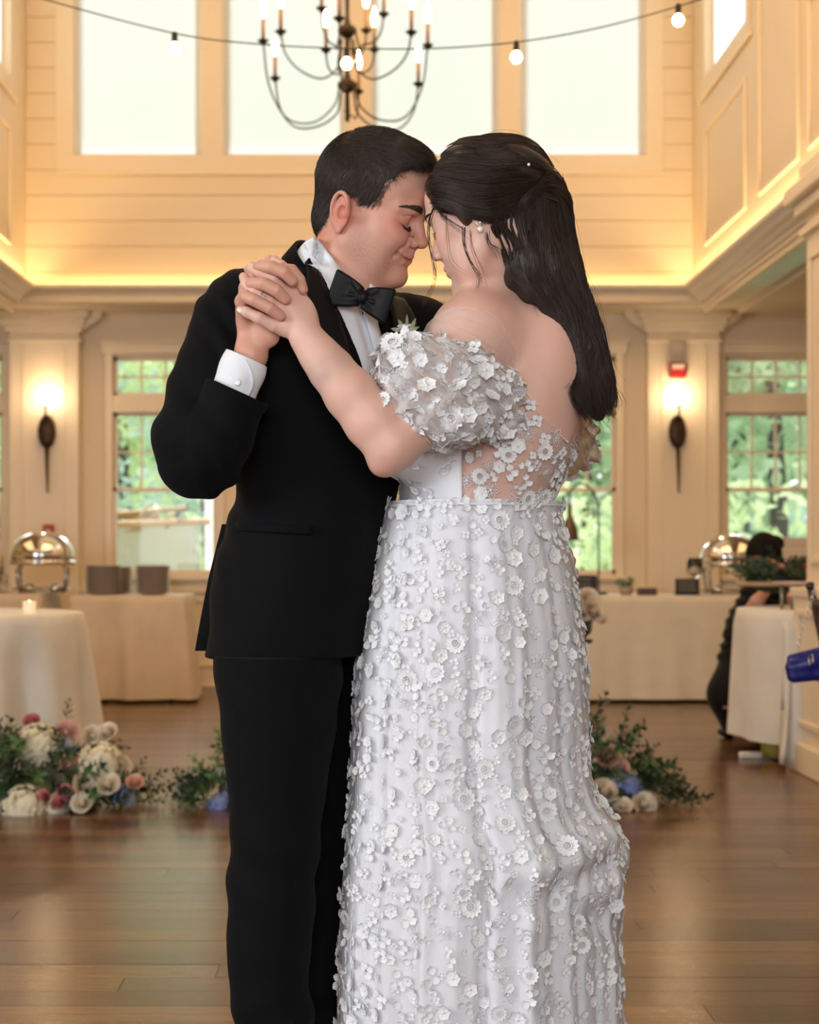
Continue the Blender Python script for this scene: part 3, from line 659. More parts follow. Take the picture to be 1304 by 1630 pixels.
sconce(76, 'bronze torch-shaped wall sconce with lit candle bulb on the left pilaster'); sconce(1077, 'bronze torch-shaped wall sconce with lit candle bulb on the right pilaster')
M_red = mat('red_alarm_plastic', (.42, .015, .015), rough=.4); M_wp = mat('white_plastic', (.75, .73, .70), rough=.4)
Ys = YB-.13; s_ = F_PX/Ys
t = thing('fire_alarm_strobe', 'red fire alarm strobe with white band high on the right pilaster', 'alarm', ((1078-CX)/s_, Ys, CAMZ+(HZ-590)/s_))
b = MB(); b.box(-.065, -.05, -.06, .065, 0, .06, .008); b.build('housing', M_red, t, loc=(0, 0, 0)); b = MB(); b.box(-.05, -.058, .02, .05, -.048, .045, .003); b.build('lens', M_wp, t, loc=(0, 0, 0))
for k in range(4): b = MB(); b.box(-.045+k*.024, -.0535, .002, -.035+k*.024, -.049, .016); b.build('letter_bar', M_wp, t, loc=(0, 0, 0))
b = MB(); b.box(-.055, -.03, -.09, .055, 0, .09, .01); o = b.build('speaker_grille', mat('grey_beige_plastic', (.50, .44, .36), rough=.5)); o.location = ((1078-CX)/s_, Ys, CAMZ+(HZ-560)/s_); tag(o, 'plain beige alarm speaker just above the red strobe', 'speaker')
t = thing('fire_alarm_pull_station', 'small red fire alarm pull station with white square low on the left pilaster', 'alarm', ((78-CX)/s_, Ys, CAMZ+(HZ-844)/s_))
b = MB(); b.box(-.04, -.04, -.045, .04, 0, .045, .006); b.build('housing', M_red, t, loc=(0, 0, 0)); b = MB(); b.box(-.014, -.048, -.022, .014, -.038, .006, .002); b.build('handle', M_wp, t, loc=(0, 0, 0))

# ================================================================== tables
M_linen = mat('ivory_linen', (.72, .66, .54), rough=.85, bump=.35, bscale=160, sheen=.2, var=.05, vscale=6)
M_linen_w = mat('white_linen', (.72, .71, .66), rough=.85, bump=.35, bscale=160, sheen=.2, var=.05, vscale=6)
M_linen_d = mat('champagne_linen', (.66, .54, .38), rough=.7, bump=.25, bscale=160, sheen=.3, var=.06, vscale=5)
M_tleg = mat('grey_table_leg', (.25, .25, .25), rough=.4, metal=.6); M_ttop = mat('laminate_top', (.55, .50, .42), rough=.5)
def cloth_round(r, h, seed, flare=.10, folds=13, hem=.02, amp=.048):
    rg = np.random.RandomState(seed); ph = rg.rand(4)*6.28; rows = []; n = 150
    rows.append([(cos(t)*.001, sin(t)*.001, h) for t in np.linspace(0, 2*pi, n, endpoint=False)])
    for k in range(1, 5): rows.append([(cos(t)*r*k/4.02, sin(t)*r*k/4.02, h+.0) for t in np.linspace(0, 2*pi, n, endpoint=False)])
    for j in range(0, 17):
        u = j/16; row = []
        for t in np.linspace(0, 2*pi, n, endpoint=False):
            f = sin(folds*t+ph[0]+.4*sin(2*t+ph[1]))+.5*sin((folds*2-3)*t+ph[2]); rr = r+.012*min(1, u*8)+flare*u**1.2*.6+f*amp*u**.8; row.append((cos(t)*rr, sin(t)*rr, h-.006-(h-hem)*u if u > 0 else h-.002))
        rows.append(row)
    b = MB(); b.grid(rows[::-1], closed=True); return b
def round_table(x, y, r, seed, m, label, clabel, h=.76, **kw):
    t = thing('round_table', label, 'table', (x, y, 0)); b = MB(); b.lathe([(r-.01, h-.035), (r, h-.03), (r, h-.008), (r-.005, h-.004)], n=40); b.build('tabletop', M_ttop, t, loc=(0, 0, 0))
    for a in range(4): b = MB(); b.tube([(cos(a*pi/2+.6)*r*.55, sin(a*pi/2+.6)*r*.55, .0), (cos(a*pi/2+.6)*r*.5, sin(a*pi/2+.6)*r*.5, h-.03)], .014, 8); b.build('leg', M_tleg, t, loc=(0, 0, 0))
    c = cloth_round(r+.006, h+.002, seed, **kw).build('tablecloth', m); c.location = (x, y, 0); tag(c, clabel, 'tablecloth'); return t
xc = ox(132, 7.93)-.74
round_table(xc, 7.95, .72, 4, M_linen_w, 'round table under a white cloth at the left edge, behind the big flower arrangement', 'pale white cloth falling in folds over the round table at the left edge', flare=.11, folds=11)
def cloth_rect(x0, y0, x1, y1, h, seed, sag=.05, hem=.03, amp=.03, lift=None):
    """rectangular cloth to the floor, rounded corners, gathered folds"""
    rg = np.random.RandomState(seed); ph = rg.rand(5)*6.28; per = []; rc = .05
    def seg(a, c, n): return [(a[0]+(c[0]-a[0])*i/n, a[1]+(c[1]-a[1])*i/n) for i in range(n)]
    nx = int((x1-x0)/.022); ny = int((y1-y0)/.04)
    loop = seg((x0, y0), (x1, y0), nx)+seg((x1, y0), (x1, y1), ny)+seg((x1, y1), (x0, y1), nx)+seg((x0, y1), (x0, y0), ny); m = len(loop); cx_, cy_ = (x0+x1)/2, (y0+y1)/2
    rows = [[(cx_+(p[0]-cx_)*k, cy_+(p[1]-cy_)*k, h) for p in loop] for k in (.001, .33, .66, .99)]
    for j in range(15):
        u = j/14; row = []
        for i, p in enumerate(loop):
            s = i*.022; f = sin(s*13+ph[0]+1.1*sin(s*3+ph[1]))+.5*sin(s*31+ph[2]); o = (sag*u+f*amp*u**.9+.006); dx, dy = p[0]-cx_, p[1]-cy_
            ex = max(0, abs(dx)-(x1-x0)/2+rc)/rc; ey = max(0, abs(dy)-(y1-y0)/2+rc)/rc; L = sqrt(ex*ex+ey*ey) or 1; sx = (1 if dx > 0 else -1)*ex/L; sy_ = (1 if dy > 0 else -1)*ey/L
            hm = hem+(lift(p[0]) if lift else 0)
            row.append((p[0]+sx*o, p[1]+sy_*o, h-.004-(h-hm)*u))
        rows.append(row)
    b = MB(); b.grid(rows[::-1], closed=True); return b
def rect_table(x0, x1, y0, y1, seed, m, label, clabel, h=.75, **kw):
    t = thing('buffet_table', label, 'table', ((x0+x1)/2, (y0+y1)/2, 0)); w, d = (x1-x0)/2, (y1-y0)/2
    b = MB(); b.box(-w, -d, h-.03, w, d, h, .006); b.build('tabletop', M_ttop, t, loc=(0, 0, 0))
    for sx in (-1, 1):
        for sy_ in (-1, 1): b = MB(); b.tube([(sx*(w-.15), sy_*(d-.1), 0), (sx*(w-.15), sy_*(d-.1), h-.03)], .015, 8); b.build('leg', M_tleg, t, loc=(0, 0, 0))
    c = cloth_rect(x0-.008, y0-.008, x1+.008, y1+.008, h+.004, seed, **kw).build('tablecloth', m); tag(c, clabel, 'tablecloth'); return t
rect_table(ox(112, 11.45), ox(290, 11.45), 11.50, 12.15, 5, M_linen_d, 'small serving table under a champagne cloth below the left window', 'champagne cloth gathered on the small table that holds the plate stacks', amp=.035, sag=.05)
rect_table(ox(-210, 11.2), ox(55, 11.2), 11.35, 12.05, 6, M_linen_d, 'serving table under a champagne cloth at the left, carrying the left chafing dish', 'champagne cloth on the table under the left chafing dish', h=.765)
rect_table(ox(905, 11.45), ox(1420, 11.45), 11.50, 12.20, 9, M_linen, 'long buffet table under a cream cloth to the right of the couple', 'cream cloth on the long buffet table right of the couple', amp=.010, sag=.03, lift=lambda x: .05*max(0, sin(x*2.6+.4))**3)
rt = round_table(ox(1187, 8.35)+.62, 8.55, .60, 12, M_linen_w, 'round table under a white cloth in front of the woman in black, by the column', 'white cloth with a long corner hanging to the floor by the column', flare=.015, folds=7, hem=.10, amp=.022)
c = MB(); a0 = ox(1212, 8.0); rows = []
for j in range(14):
    u = j/13; wd_ = .03+.20*u; rows.append([(a0+.12+wd_*(i/8-.35)+.03*sin(i*1.4+u*2), 7.93-.05*u-.04*cos(i*1.5), .70*(1-u)+.015+.05*abs(i/8-.5)*(u > .9)) for i in range(9)])
c.grid(rows, thick=.003); tag(c.build('cloth_corner', M_linen_w), 'pointed corner of white cloth falling to the floor beside the column', 'cloth')
# plates
M_plate = mat('grey_stoneware', (.50, .43, .36), rough=.35)
pl = MB(); pl.lathe([(.05, 0), (.075, .004), (.115, .014), (.130, .019), (.131, .0205), (.114, .0165), (.074, .0075), (.001, .006)], n=28); pl_me = pl.mesh('dinner_plate'); pl_me.materials.append(M_plate)
for k, (px, n_, lb) in enumerate(((165, 23, 'left front plate stack'), (183, 22, 'left rear plate stack'), (243, 23, 'right front plate stack'))):
    Yp = (11.66, 11.95, 11.66)[k]; X = ox(px, Yp)
    for i in range(n_):
        o = bpy.data.objects.new('dinner_plate', pl_me); COL.objects.link(o); o.location = (X+R.uniform(-.002, .002), Yp+R.uniform(-.002, .002), .7545+i*.0086); o.rotation_euler = (0, 0, R.uniform(0, 6))
        tag(o, 'grey stoneware dinner plate in the '+lb, 'plate', 'stacked dinner plates, '+lb)
# chafing dishes
M_chrome = mat('polished_steel', (.82, .81, .78), rough=.07, metal=1); M_chr2 = mat('steel_legs', (.35, .33, .28), rough=.2, metal=1)
def chafer(px, Y, label, rz=0.0, sc=1.0):
    t = thing('chafing_dish', label, 'chafing dish', (ox(px, Y), Y, .769 if px < 500 else .755), rz, 'chafing dishes')
    b = MB(); b.lathe([(.20, .20), (.235, .205), (.24, .225), (.225, .235)], n=36); b.build('water_pan', M_chrome, t, loc=(0, 0, 0))
    b = MB(); b.lathe([(.228, .236), (.226, .28), (.205, .34), (.165, .39), (.10, .425), (.03, .44), (.001, .442)], n=40); b.build('dome_lid', M_chrome, t, loc=(0, 0, 0))
    b = MB(); b.tube([(-.09, -.22, .30), (-.05, -.262, .30), (.05, -.262, .30), (.09, -.22, .30)], .009, 8); b.build('lid_handle', M_chrome, t, loc=(0, 0, 0))
    for a in (-.7, .7, pi-.7, pi+.7):
        b = MB(); d = Vector((sin(a), -cos(a), 0)); b.tube([d*.225+Vector((0, 0, .215)), d*.262+Vector((0, 0, .17)), d*.252+Vector((0, 0, .07)), d*.225+Vector((0, 0, .008))], [.008, .011, .009, .012], 8); b.build('leg', M_chr2, t, loc=(0, 0, 0))
    b = MB(); b.tube([(cos(q)*.22, sin(q)*.22, .03) for q in np.linspace(0, 2*pi, 30, endpoint=False)], .006, 6, closed=True); b.build('ring_frame', M_chr2, t, loc=(0, 0, 0))
    for x in (-.09, .09): b = MB(); b.lathe([(.04, .004), (.04, .06), (.02, .062), (.02, .066)], c=(x, 0, 0), n=16); b.build('fuel_can', M_chrome, t, loc=(0, 0, 0))
    return t
chafer(68, 11.62, 'round polished chafing dish with domed lid on the table at the left', .15)
chafer(1163, 11.80, 'round polished chafing dish with domed lid on the buffet, left of the woman in black', -.1)
# cake at the left edge
M_ice = mat('pale_yellow_icing', (.78, .70, .46), rough=.6); ca = thing('wedding_cake', 'pale yellow tiered cake with roses on a beaded stand at the left edge', 'cake', (ox(-46, 11.3), 11.50, .769))
b = MB(); b.lathe([(.21, 0), (.21, .015), (.17, .03), (.17, .11), (.20, .125), (.20, .135)], n=36)
for k in range(36): b.ball((.205*cos(k*pi/18), .205*sin(k*pi/18), .118), .008, 6, 5)
b.build('cake_stand', mat('silver_beads', (.75, .62, .5), rough=.25, metal=.8), ca, loc=(0, 0, 0))
for r_, z0, z1 in ((.18, .137, .29), (.135, .29, .42), (.09, .42, .52)): b = MB(); b.lathe([(r_, z0), (r_, z1-.008), (r_-.008, z1)], n=36); b.build('cake_tier', M_ice, ca, loc=(0, 0, 0))
# rose maker used by the cake and every arrangement
def rose_mesh(r=1.0, seed=0, layers=6, open_=.5):
    rg = random.Random(seed); m = MB()
    for L in range(layers):
        w_ = L/(layers-1); n_ = (3, 3, 4, 5, 5, 6)[L]; top = r*(.98-.42*w_**2*(.6+open_)); out = r*(.14+.60*w_); flare = r*(.02+.32*w_**1.5*open_*1.6)
        for k in range(n_):
            a0 = 2*pi*k/n_+L*1.1+rg.uniform(-.15, .15); span = pi/n_*1.25; rows = []
            for i in range(5):
                u = i/4; row = []
                for j in range(5):
                    v = (j/4-.5)*2; a = a0+v*span*(.75+.35*sin(pi*u*.8)); rad = out*(.45+.62*u**.6)+flare*u**3-(r*.06*u*(1-v*v) if L < 2 else 0); row.append((cos(a)*rad, sin(a)*rad, top*(u**.85)-.10*r*u*u*v*v))
                rows.append(row)
            m.grid(rows)
    m.ball((0, 0, r*.42), (r*.30, r*.30, r*.42), 8, 6); return m
def hydrangea_mesh(r=1.0, seed=0, n=80):
    rg = random.Random(seed); m = MB(); m.ball((0, 0, r*.3), (r*.78, r*.78, r*.55), 12, 8)
    for k in range(n):
        u = rg.uniform(-.25, 1); a = k*2.39996; q = sqrt(max(0, 1-u*u)); c = Vector((cos(a)*q*r*.92, sin(a)*q*r*.92, r*.32+u*r*.66)); nr = Vector((cos(a)*q, sin(a)*q, u+.1)).normalized(); x = nr.orthogonal().normalized(); y = nr.cross(x); s = r*.155
        for p in range(4):
            an = p*pi/2+k; d = x*cos(an)+y*sin(an); e = nr.cross(d); m.add([c, c+d*s*.6-e*s*.5+nr*s*.15, c+d*s*1.15+nr*s*.25, c+d*s*.6+e*s*.5+nr*s*.15], [(0, 1, 2, 3)], False)
    return m
def sprig_mesh(L=.16, n=9, w=.018, seed=0):
    rg = random.Random(seed); m = MB(); pts = [Vector((0, .01*sin(i), L*i/6)) for i in range(7)]; m.tube(pts, .0016, 4)
    for k in range(n):
        u = .15+.85*k/(n-1); a = k*2.4; b0 = Vector((0, .01*sin(u*6), L*u)); d = Vector((cos(a), sin(a), .55)).normalized(); s = d.cross(Vector((0, 0, 1))).normalized(); l = w*1.9*(1.15-.5*u)
        m.add([b0, b0+d*l*.4-s*w*.42, b0+d*l*.45+Vector((0, 0, -.002)), b0+d*l*.4+s*w*.42, b0+d*l], [(0, 1, 2), (0, 2, 3), (1, 4, 2), (2, 4, 3)], False)
    return m
M_rw = mat('ivory_petal', (.86, .76, .62), rough=.6, var=.06, vscale=20); M_rp = mat('blush_petal', (.80, .50, .40), rough=.6, var=.12, vscale=25); M_rpk = mat('pink_petal', (.62, .22, .24), rough=.6, var=.15, vscale=25)
M_hy = mat('cream_hydrangea_petal', (.80, .76, .58), rough=.7, var=.08, vscale=20); M_bl = mat('blue_petal', (.22, .30, .60), rough=.6, var=.2, vscale=30); M_gb = mat('grey_blue_petal', (.34, .38, .44), rough=.6, var=.2, vscale=30)
M_dg = mat('dark_green_leaf', (.018, .05, .022), rough=.4, var=.4, vscale=30); M_mg = mat('mid_green_leaf', (.07, .17, .05), rough=.45, var=.4, vscale=30)
def shared(mb, name, m): me = mb.mesh(name); me.materials.append(m); return me
RS = {('w', k): shared(rose_mesh(.055, k, 6, .32), 'rose', M_rw) for k in range(2)}; RS.update({('p', k): shared(rose_mesh(.052, 5+k, 6, .28), 'rose', M_rp) for k in range(2)}); RS[('k', 0)] = shared(rose_mesh(.034, 9, 6, .2), 'rosebud', M_rpk); RS[('k', 1)] = RS[('k', 0)]
HYm = shared(hydrangea_mesh(.10, 1, 110), 'hydrangea', M_hy); BLm = shared(hydrangea_mesh(.05, 2, 45), 'blue_flower', M_bl); GBm = shared(hydrangea_mesh(.045, 3, 40), 'thistle', M_gb)
SPm = [shared(sprig_mesh(.17, 13, .030, 1), 'leaf_sprig', M_dg), shared(sprig_mesh(.15, 10, .036, 2), 'leaf_sprig', M_mg), shared(sprig_mesh(.20, 19, .022, 3), 'leaf_sprig', M_dg)]
def put(me, name, parent, loc, dirv, sc=1.0, label=None):
    o = bpy.data.objects.new(name, me); COL.objects.link(o); o.parent = parent; o.location = loc; o.rotation_mode = 'QUATERNION'; o.rotation_quaternion = Vector((0, 0, 1)).rotation_difference(Vector(dirv).normalized()); o.scale = (sc,)*3
    if label: o['label'] = label
    return o
for (dx, dy, z, k, s) in ((.12, -.10, .33, 'w', 1.1), (.06, -.14, .30, 'w', .9), (.02, -.06, .54, 'k', 1.4), (.05, 0, .55, 'p', .8), (.10, .02, .44, 'w', .8)): put(RS[(k, 0)], 'rose', ca, (dx, dy, z), (dx*3, -.8, .4), s)
# votive on the left table
vo = thing('votive_candle', 'small lit votive candle in glass on the round table at the left', 'candle', (ox(47, 7.75), 7.75, .763)); b = MB(); b.lathe([(.022, 0), (.028, .004), (.032, .06), (.029, .06), (.026, .008), (.001, .006)], n=20); b.build('glass_cup', mat('frosted_cup', (.85, .72, .60), rough=.3, emit=(1, .62, .35), estr=.5), vo, loc=(0, 0, 0))
b = MB(); b.lathe([(.024, .008), (.024, .035), (.001, .036)], n=16); b.build('wax', M_ice, vo, loc=(0, 0, 0)); b = MB(); b.lathe([(.001, .036), (.005, .044), (.003, .056), (.0005, .064)], n=8); b.build('flame', M_bulb, vo, loc=(0, 0, 0))
# things on the buffet
M_copper = mat('aged_bronze_shade', (.13, .09, .06), rough=.35, metal=.7); M_blk = mat('black_card', (.012, .012, .014), rough=.5)
HY_ = 11.80; Zb = lambda py, Y=HY_: CAMZ-(py-HZ)*Y/F_PX
hl_ = thing('heat_lamp', 'carving heat lamp with bronze bell shade on a tall curved pole behind the bride', 'heat lamp', (ox(953, HY_), HY_, .756))
e_ = lambda px, py: Vector((ox(px, HY_)-ox(953, HY_), 0, Zb(py)-.756))
b = MB(); b.box(-.10, -.09, 0, .05, .09, .02, .004); b.build('base', M_blk, hl_, loc=(0, 0, 0)); b = MB(); b.tube(smooth_poly([Vector((0, 0, .02)), e_(953, 860), e_(951, 800), e_(938, 776), e_(922, 770), e_(909, 782), e_(907, 800)], 40), .007, 8); b.build('pole', M_bronze, hl_, loc=(0, 0, 0))
q = e_(907, 860); b = MB(); b.lathe([(.066, 0), (.065, .012), (.058, .07), (.040, .13), (.018, .17), (.016, .25), (.010, .265)], c=q, n=24); b.build('bell_shade', M_copper, hl_, loc=(0, 0, 0))
def card_stand(px, w, h, Y, label, lines=3):
    t = thing('menu_sign', label, 'sign', (ox(px, Y), Y, .757)); b = MB(); b.box(-w/2, -.012, 0, w/2, .0, h, .004); b.build('panel', M_blk, t, loc=(0, 0, 0)); b = MB(); b.box(-w/2, -.03, 0, w/2, .04, .012, .003); b.build('foot', M_blk, t, loc=(0, 0, 0))
    for k in range(lines):
        z = h*(.78-.24*k); b = MB(); x = -w*.36
        while x < w*.34: L = R.uniform(.008, .02); b.box(x, -.0135, z-.0035, min(x+L, w*.36), -.0118, z+.0035); x += L+.006
        b.build('lettering', mat('chalk_lettering', (.45, .42, .36), rough=.8), t, loc=(0, 0, 0))
    return t
card_stand(912, .34, .14, 11.53, 'wide black menu sign standing at the left end of the buffet, behind the hand'); card_stand(1094, .17, .115, 11.56, 'small black menu sign in front of the chafing dish on the buffet')
b = MB(); b.box(-.065, -.05, 0, .065, .05, .05, .006); o = b.build('serving_box', mat('plum_box', (.09, .06, .06), rough=.5)); o.location = (ox(1030, 11.56), 11.56, .756); tag(o, 'low dark box on the buffet between the plant and the menu sign', 'box')
pp = thing('potted_plant', 'small green plant in a low pot on the buffet', 'plant', (ox(997, 11.6), 11.6, .756)); b = MB(); b.lathe([(.04, 0), (.055, .05), (.05, .055)], n=16); b.build('pot', mat('pink_grey_pot', (.40, .32, .27), rough=.6), pp, loc=(0, 0, 0))
for k in range(7): put(SPm[1], 'leaf_sprig', pp, (0, 0, .04), (cos(k*.9)*.8-.2, sin(k*.9)*.6, .7), .62)
gl = thing('hurricane_glass', 'clear footed glass standing left of the chafing dish on the buffet', 'glass', (ox(1106, 11.60), 11.60, .757)); b = MB(); b.lathe([(.05, 0), (.012, .02), (.012, .10), (.055, .16), (.06, .26), (.058, .26), (.05, .165), (.001, .13)], n=20)
b.build('bowl', mat('clear_glass', (.95, .95, .93), rough=.03, trans=1.0), gl, loc=(0, 0, 0))
b = MB(); b.box(-.12, -.1, 0, .12, .1, .0)
bx = thing('stacked_boxes', 'stack of flat white cartons on the buffet behind the woman in black', 'boxes', (ox(1268, 11.95), 11.95, .757)) if False else None
for k in range(7):
    b = MB(); b.box(-.13, -.13, 0, .13, .13, .058, .004); o = b.build('carton', mat('white_card', (.62, .56, .48), rough=.7)); o.location = (ox(1268, 11.98)+R.uniform(-.004, .004), 11.98, .757+k*.0585); tag(o, 'flat off-white carton in the stack on the buffet behind the woman in black', 'box', 'stack of flat cartons')

# ================================================================== people
def skin_mat(name, base, red, spots, stub=None):
    """spots: (x,y,z,radius,strength) flushed places; stub: (x,y,z,rx) beard shadow places"""
    m = mat(name, base, rough=0.48, sss=0.18, bump=0.12, bscale=420, spec=0.35)
    n = m.node_tree.nodes; l = m.node_tree.links; b = n['Principled BSDF']
    g = n.new('ShaderNodeNewGeometry'); cur = None
    nz = n.new('ShaderNodeTexNoise'); nz.inputs['Scale'].default_value = 26; nz.inputs['Detail'].default_value = 5
    l.new(g.outputs['Position'], nz.inputs[0])
    mx = n.new('ShaderNodeMix'); mx.data_type = 'RGBA'; mx.inputs[6].default_value = tuple(base)+(1,)
    mx.inputs[7].default_value = tuple(0.6*a+0.4*c for a, c in zip(base, red))+(1,)
    l.new(nz.outputs[0], mx.inputs[0]); cur = mx.outputs[2]
    def blob(p, r, strength, col, cur, speck=False):
        d = n.new('ShaderNodeVectorMath'); d.operation = 'DISTANCE'; d.inputs[1].default_value = tuple(p); l.new(g.outputs['Position'], d.inputs[0])
        mr = n.new('ShaderNodeMapRange'); mr.interpolation_type = 'SMOOTHSTEP'; mr.inputs[1].default_value = 0; mr.inputs[2].default_value = r
        mr.inputs[3].default_value = strength; mr.inputs[4].default_value = 0; l.new(d.outputs['Value'], mr.inputs[0]); fac = mr.outputs[0]
        if speck:
            t = n.new('ShaderNodeTexNoise'); t.inputs['Scale'].default_value = 700; l.new(g.outputs['Position'], t.inputs[0])
            q = n.new('ShaderNodeMapRange'); q.inputs[1].default_value = .4; q.inputs[2].default_value = .62; l.new(t.outputs[0], q.inputs[0])
            k = n.new('ShaderNodeMath'); k.operation = 'MULTIPLY'; l.new(fac, k.inputs[0]); l.new(q.outputs[0], k.inputs[1]); fac = k.outputs[0]
        x = n.new('ShaderNodeMix'); x.data_type = 'RGBA'; l.new(fac, x.inputs[0]); l.new(cur, x.inputs[6]); x.inputs[7].default_value = tuple(col)+(1,)
        return x.outputs[2]
    for (p, r, st) in spots: cur = blob(p, r, st, red, cur)
    for (p, r, st) in (stub or []): cur = blob(p, r, st, (0.20, 0.12, 0.09), cur, True)
    l.new(cur, b.inputs['Base Color'])
    return m

def ear(fd, Fr, s, x=-.006, y=.074, z=-.004, k=1.0):
    """s: side (+1 left)"""
    tilt = Matrix.Rotation(radians(-12), 3, 'Y'); out = Matrix.Rotation(radians(22*s), 3, 'Z')
    B = Fr.M @ (out @ tilt)
    def q(a, b, c): return Fr(x, y*s, z)+Fr.M @ ((out @ tilt) @ Vector((a*k, b*s*k, c*k)))
    fd.ell(q(0, .004, .003), (.0165*k, .005*k, .029*k), np.array(B), k=.006)
    rim = [(.012, .006, .004), (.013, .009, .016), (.006, .011, .028), (-.006, .012, .030), (-.016, .012, .021), (-.0185, .012, .006), (-.015, .010, -.010), (-.008, .007, -.022)]
    fd.ell(q(-.005, -.001, .004), (.0150*k, .0105*k, .0250*k), np.array(B), k=.008)
    rm = smooth_poly([q(*p) for p in rim], 24); fd.chain([Vector(p) for p in rm], [.0033]*24, k=.0024)
    fd.ell(q(-.002, .006, -.025), (.0085, .005, .010), np.array(B), k=.004)
    anti = [(-.004, .009, .019), (-.010, .010, .008), (-.009, .010, -.006), (-.002, .008, -.014)]
    fd.chain([q(*p) for p in anti], [.0022]*4, k=.002)
    fd.ell(q(.002, .010, .000), (.0090, .0085, .0115), np.array(B), k=.002, mode='-')
    fd.ell(q(-.006, .0135, .020), (.0045, .0050, .008), np.array(B), k=.002, mode='-'); fd.chain([q(-.0125, .0135, .016), q(-.0145, .0135, .004), q(-.011, .0125, -.008)], [.0022]*3, k=.002, mode='-')
    fd.ell(q(.011, .007, -.003), (.004, .004, .006), np.array(B), k=.003)

def head_field(fd, Fr, male=True, smile=0.0, ears=(1, -1), earpos={}, ez=.003, nz=-.034, mz=-.0685):
    A = Fr.A; q = Fr; m = male
    fd.ell(q(-.010, 0, .040), (.096, .0755, .076), A, k=.01)                 # skull
    fd.ell(q(-.035, 0, .020), (.070, .068, .062), A, k=.03)
    fd.ell(q(.040, 0, .035), (.050, .062, .052), A, k=.03)                  # forehead
    fd.ell(q(.030, 0, -.035), (.058, .058 if m else .054, .072), A, k=.03)       # mid face
    for s in (1, -1):
        fd.ell(q(.056, .042*s, ez-.023), (.027, .021, .022), A, k=.022)       # cheekbone
        fd.ell(q(.066, .032*s, -.046), (.022, .018, .022), A, k=.02)     # cheek
        if smile: fd.ell(q(.074, .037*s, nz+.000), (.017, .016, .015), A, k=.012)
        fd.chain([q(-.002, .055*s, -.030), q(.004, .052*s, -.070), q(.050, .030*s, -.100), q(.080, .010*s, -.110)], [.020, .019, .019, .016], k=.02)
        fd.ell(q(.035, .038*s, -.075), (.035, .022, .030), A, k=.025)
    fd.ell(q(.079, 0, -.108), (.0195 if m else .015, .023 if m else .018, .016), A, k=.014)       # chin
    fd.ell(q(.030, 0, -.098), (.050, .036, .022), A, k=.025)
    fd.ell(q(.076, 0, -.067), (.022, .030, .024), A, k=.016)                # muzzle
    # eyes
    for s in (1, -1):
        fd.ell(q(.095, .031*s, ez+.001), (.016, .018, .0125), A, k=.012, mode='-')
        fd.ell(q(.0715, .032*s, ez), (.0152, .0160, .0148), A, k=.004)     # lidded eyeball
        fd.chain([q(.087, .010*s, ez+.0165), q(.085, .029*s, ez+.022), q(.069, .049*s, ez+.017)], [.0045 if m else .003, .0055 if m else .003, .005 if m else .003], k=.018)
        # lid seams
        fd.chain([q(.0850, .018*s, ez+.0065), q(.0892, .031*s, ez+.0100), q(.081, .046*s, ez+.006)], [.0012]*3, k=.002, mode='-')
        fd.chain([q(.083, .018*s, ez-.0095), q(.0868, .031*s, ez-.0120), q(.079, .045*s, ez-.0085)], [.0010]*3, k=.002, mode='-')
    # nose
    w = 1.0 if m else .84
    fd.chain([q(.087, 0, ez+.011), q(.096, 0, (ez+nz)*.5+.004), q(.1085, 0, nz+.003)], [.0072*w, .0078*w, .0098*w], k=.012)
    fd.ell(q(.1092, 0, nz), (.0108*w, .0112*w, .0095*w), A, k=.005)
    for s in (1, -1):
        fd.ell(q(.0985, .0130*s*w, nz-.0035), (.0115, .0082*w, .0088), A, k=.004)
        fd.ell(q(.1030, .0070*s*w, nz-.0105), (.0050, .0026, .0030), A, k=.003, mode='-')
        fd.chain([q(.106, .0165*s*w, nz+.003), q(.097, .0215*s*w, nz+.004), q(.089, .0205*s*w, nz-.005)], [.0010]*3, k=.004, mode='-')
    fd.cone(q(.100, 0, nz-.008), q(.0955, 0, mz+.013), .0042, .0042, k=.008)
    # mouth
    c = .004*smile
    mw = 1+.25*smile; mb = -.003*smile
    fd.chain([q(.0850+mb*1.3, .023*mw, mz-.001+c), q(.0950+mb, .011*mw, mz+.003), q(.0985+mb, .003, mz+.0052), q(.0985+mb, -.003, mz+.0052), q(.0950+mb, -.011*mw, mz+.003), q(.0850+mb*1.3, -.023*mw, mz-.001+c)], [.0022, .0042, .0046, .0046, .0042, .0022], k=.005)
    fd.chain([q(.0845+mb*1.3, .021*mw, mz-.002+c), q(.0940+mb, .010*mw, mz-.005), q(.0968+mb, 0, mz-.0063), q(.0940+mb, -.010*mw, mz-.005), q(.0845+mb*1.3, -.021*mw, mz-.002+c)], [.0022, .0046, .0054, .0046, .0022], k=.004)
    fd.chain([q(.0865+mb*1.6, .027*mw, mz+.0005+1.6*c), q(.0970+mb, .012*mw, mz-.0005+.3*c), q(.1020+mb, 0, mz-.0003), q(.0970+mb, -.012*mw, mz-.0005+.3*c), q(.0865+mb*1.6, -.027*mw, mz+.0005+1.6*c)], [.0014]*5, k=.0018, mode='-')
    if smile:
        for s in (1, -1):
            fd.chain([q(.096, .019*s, nz-.005), q(.089, .032*s, (nz+mz)*.5-.001), q(.082, .034*s, mz)], [.0016]*3, k=.007, mode='-')
    for s in ears:
        e = dict(earpos.get(s, {})); ear(fd, Fr, s, **e)

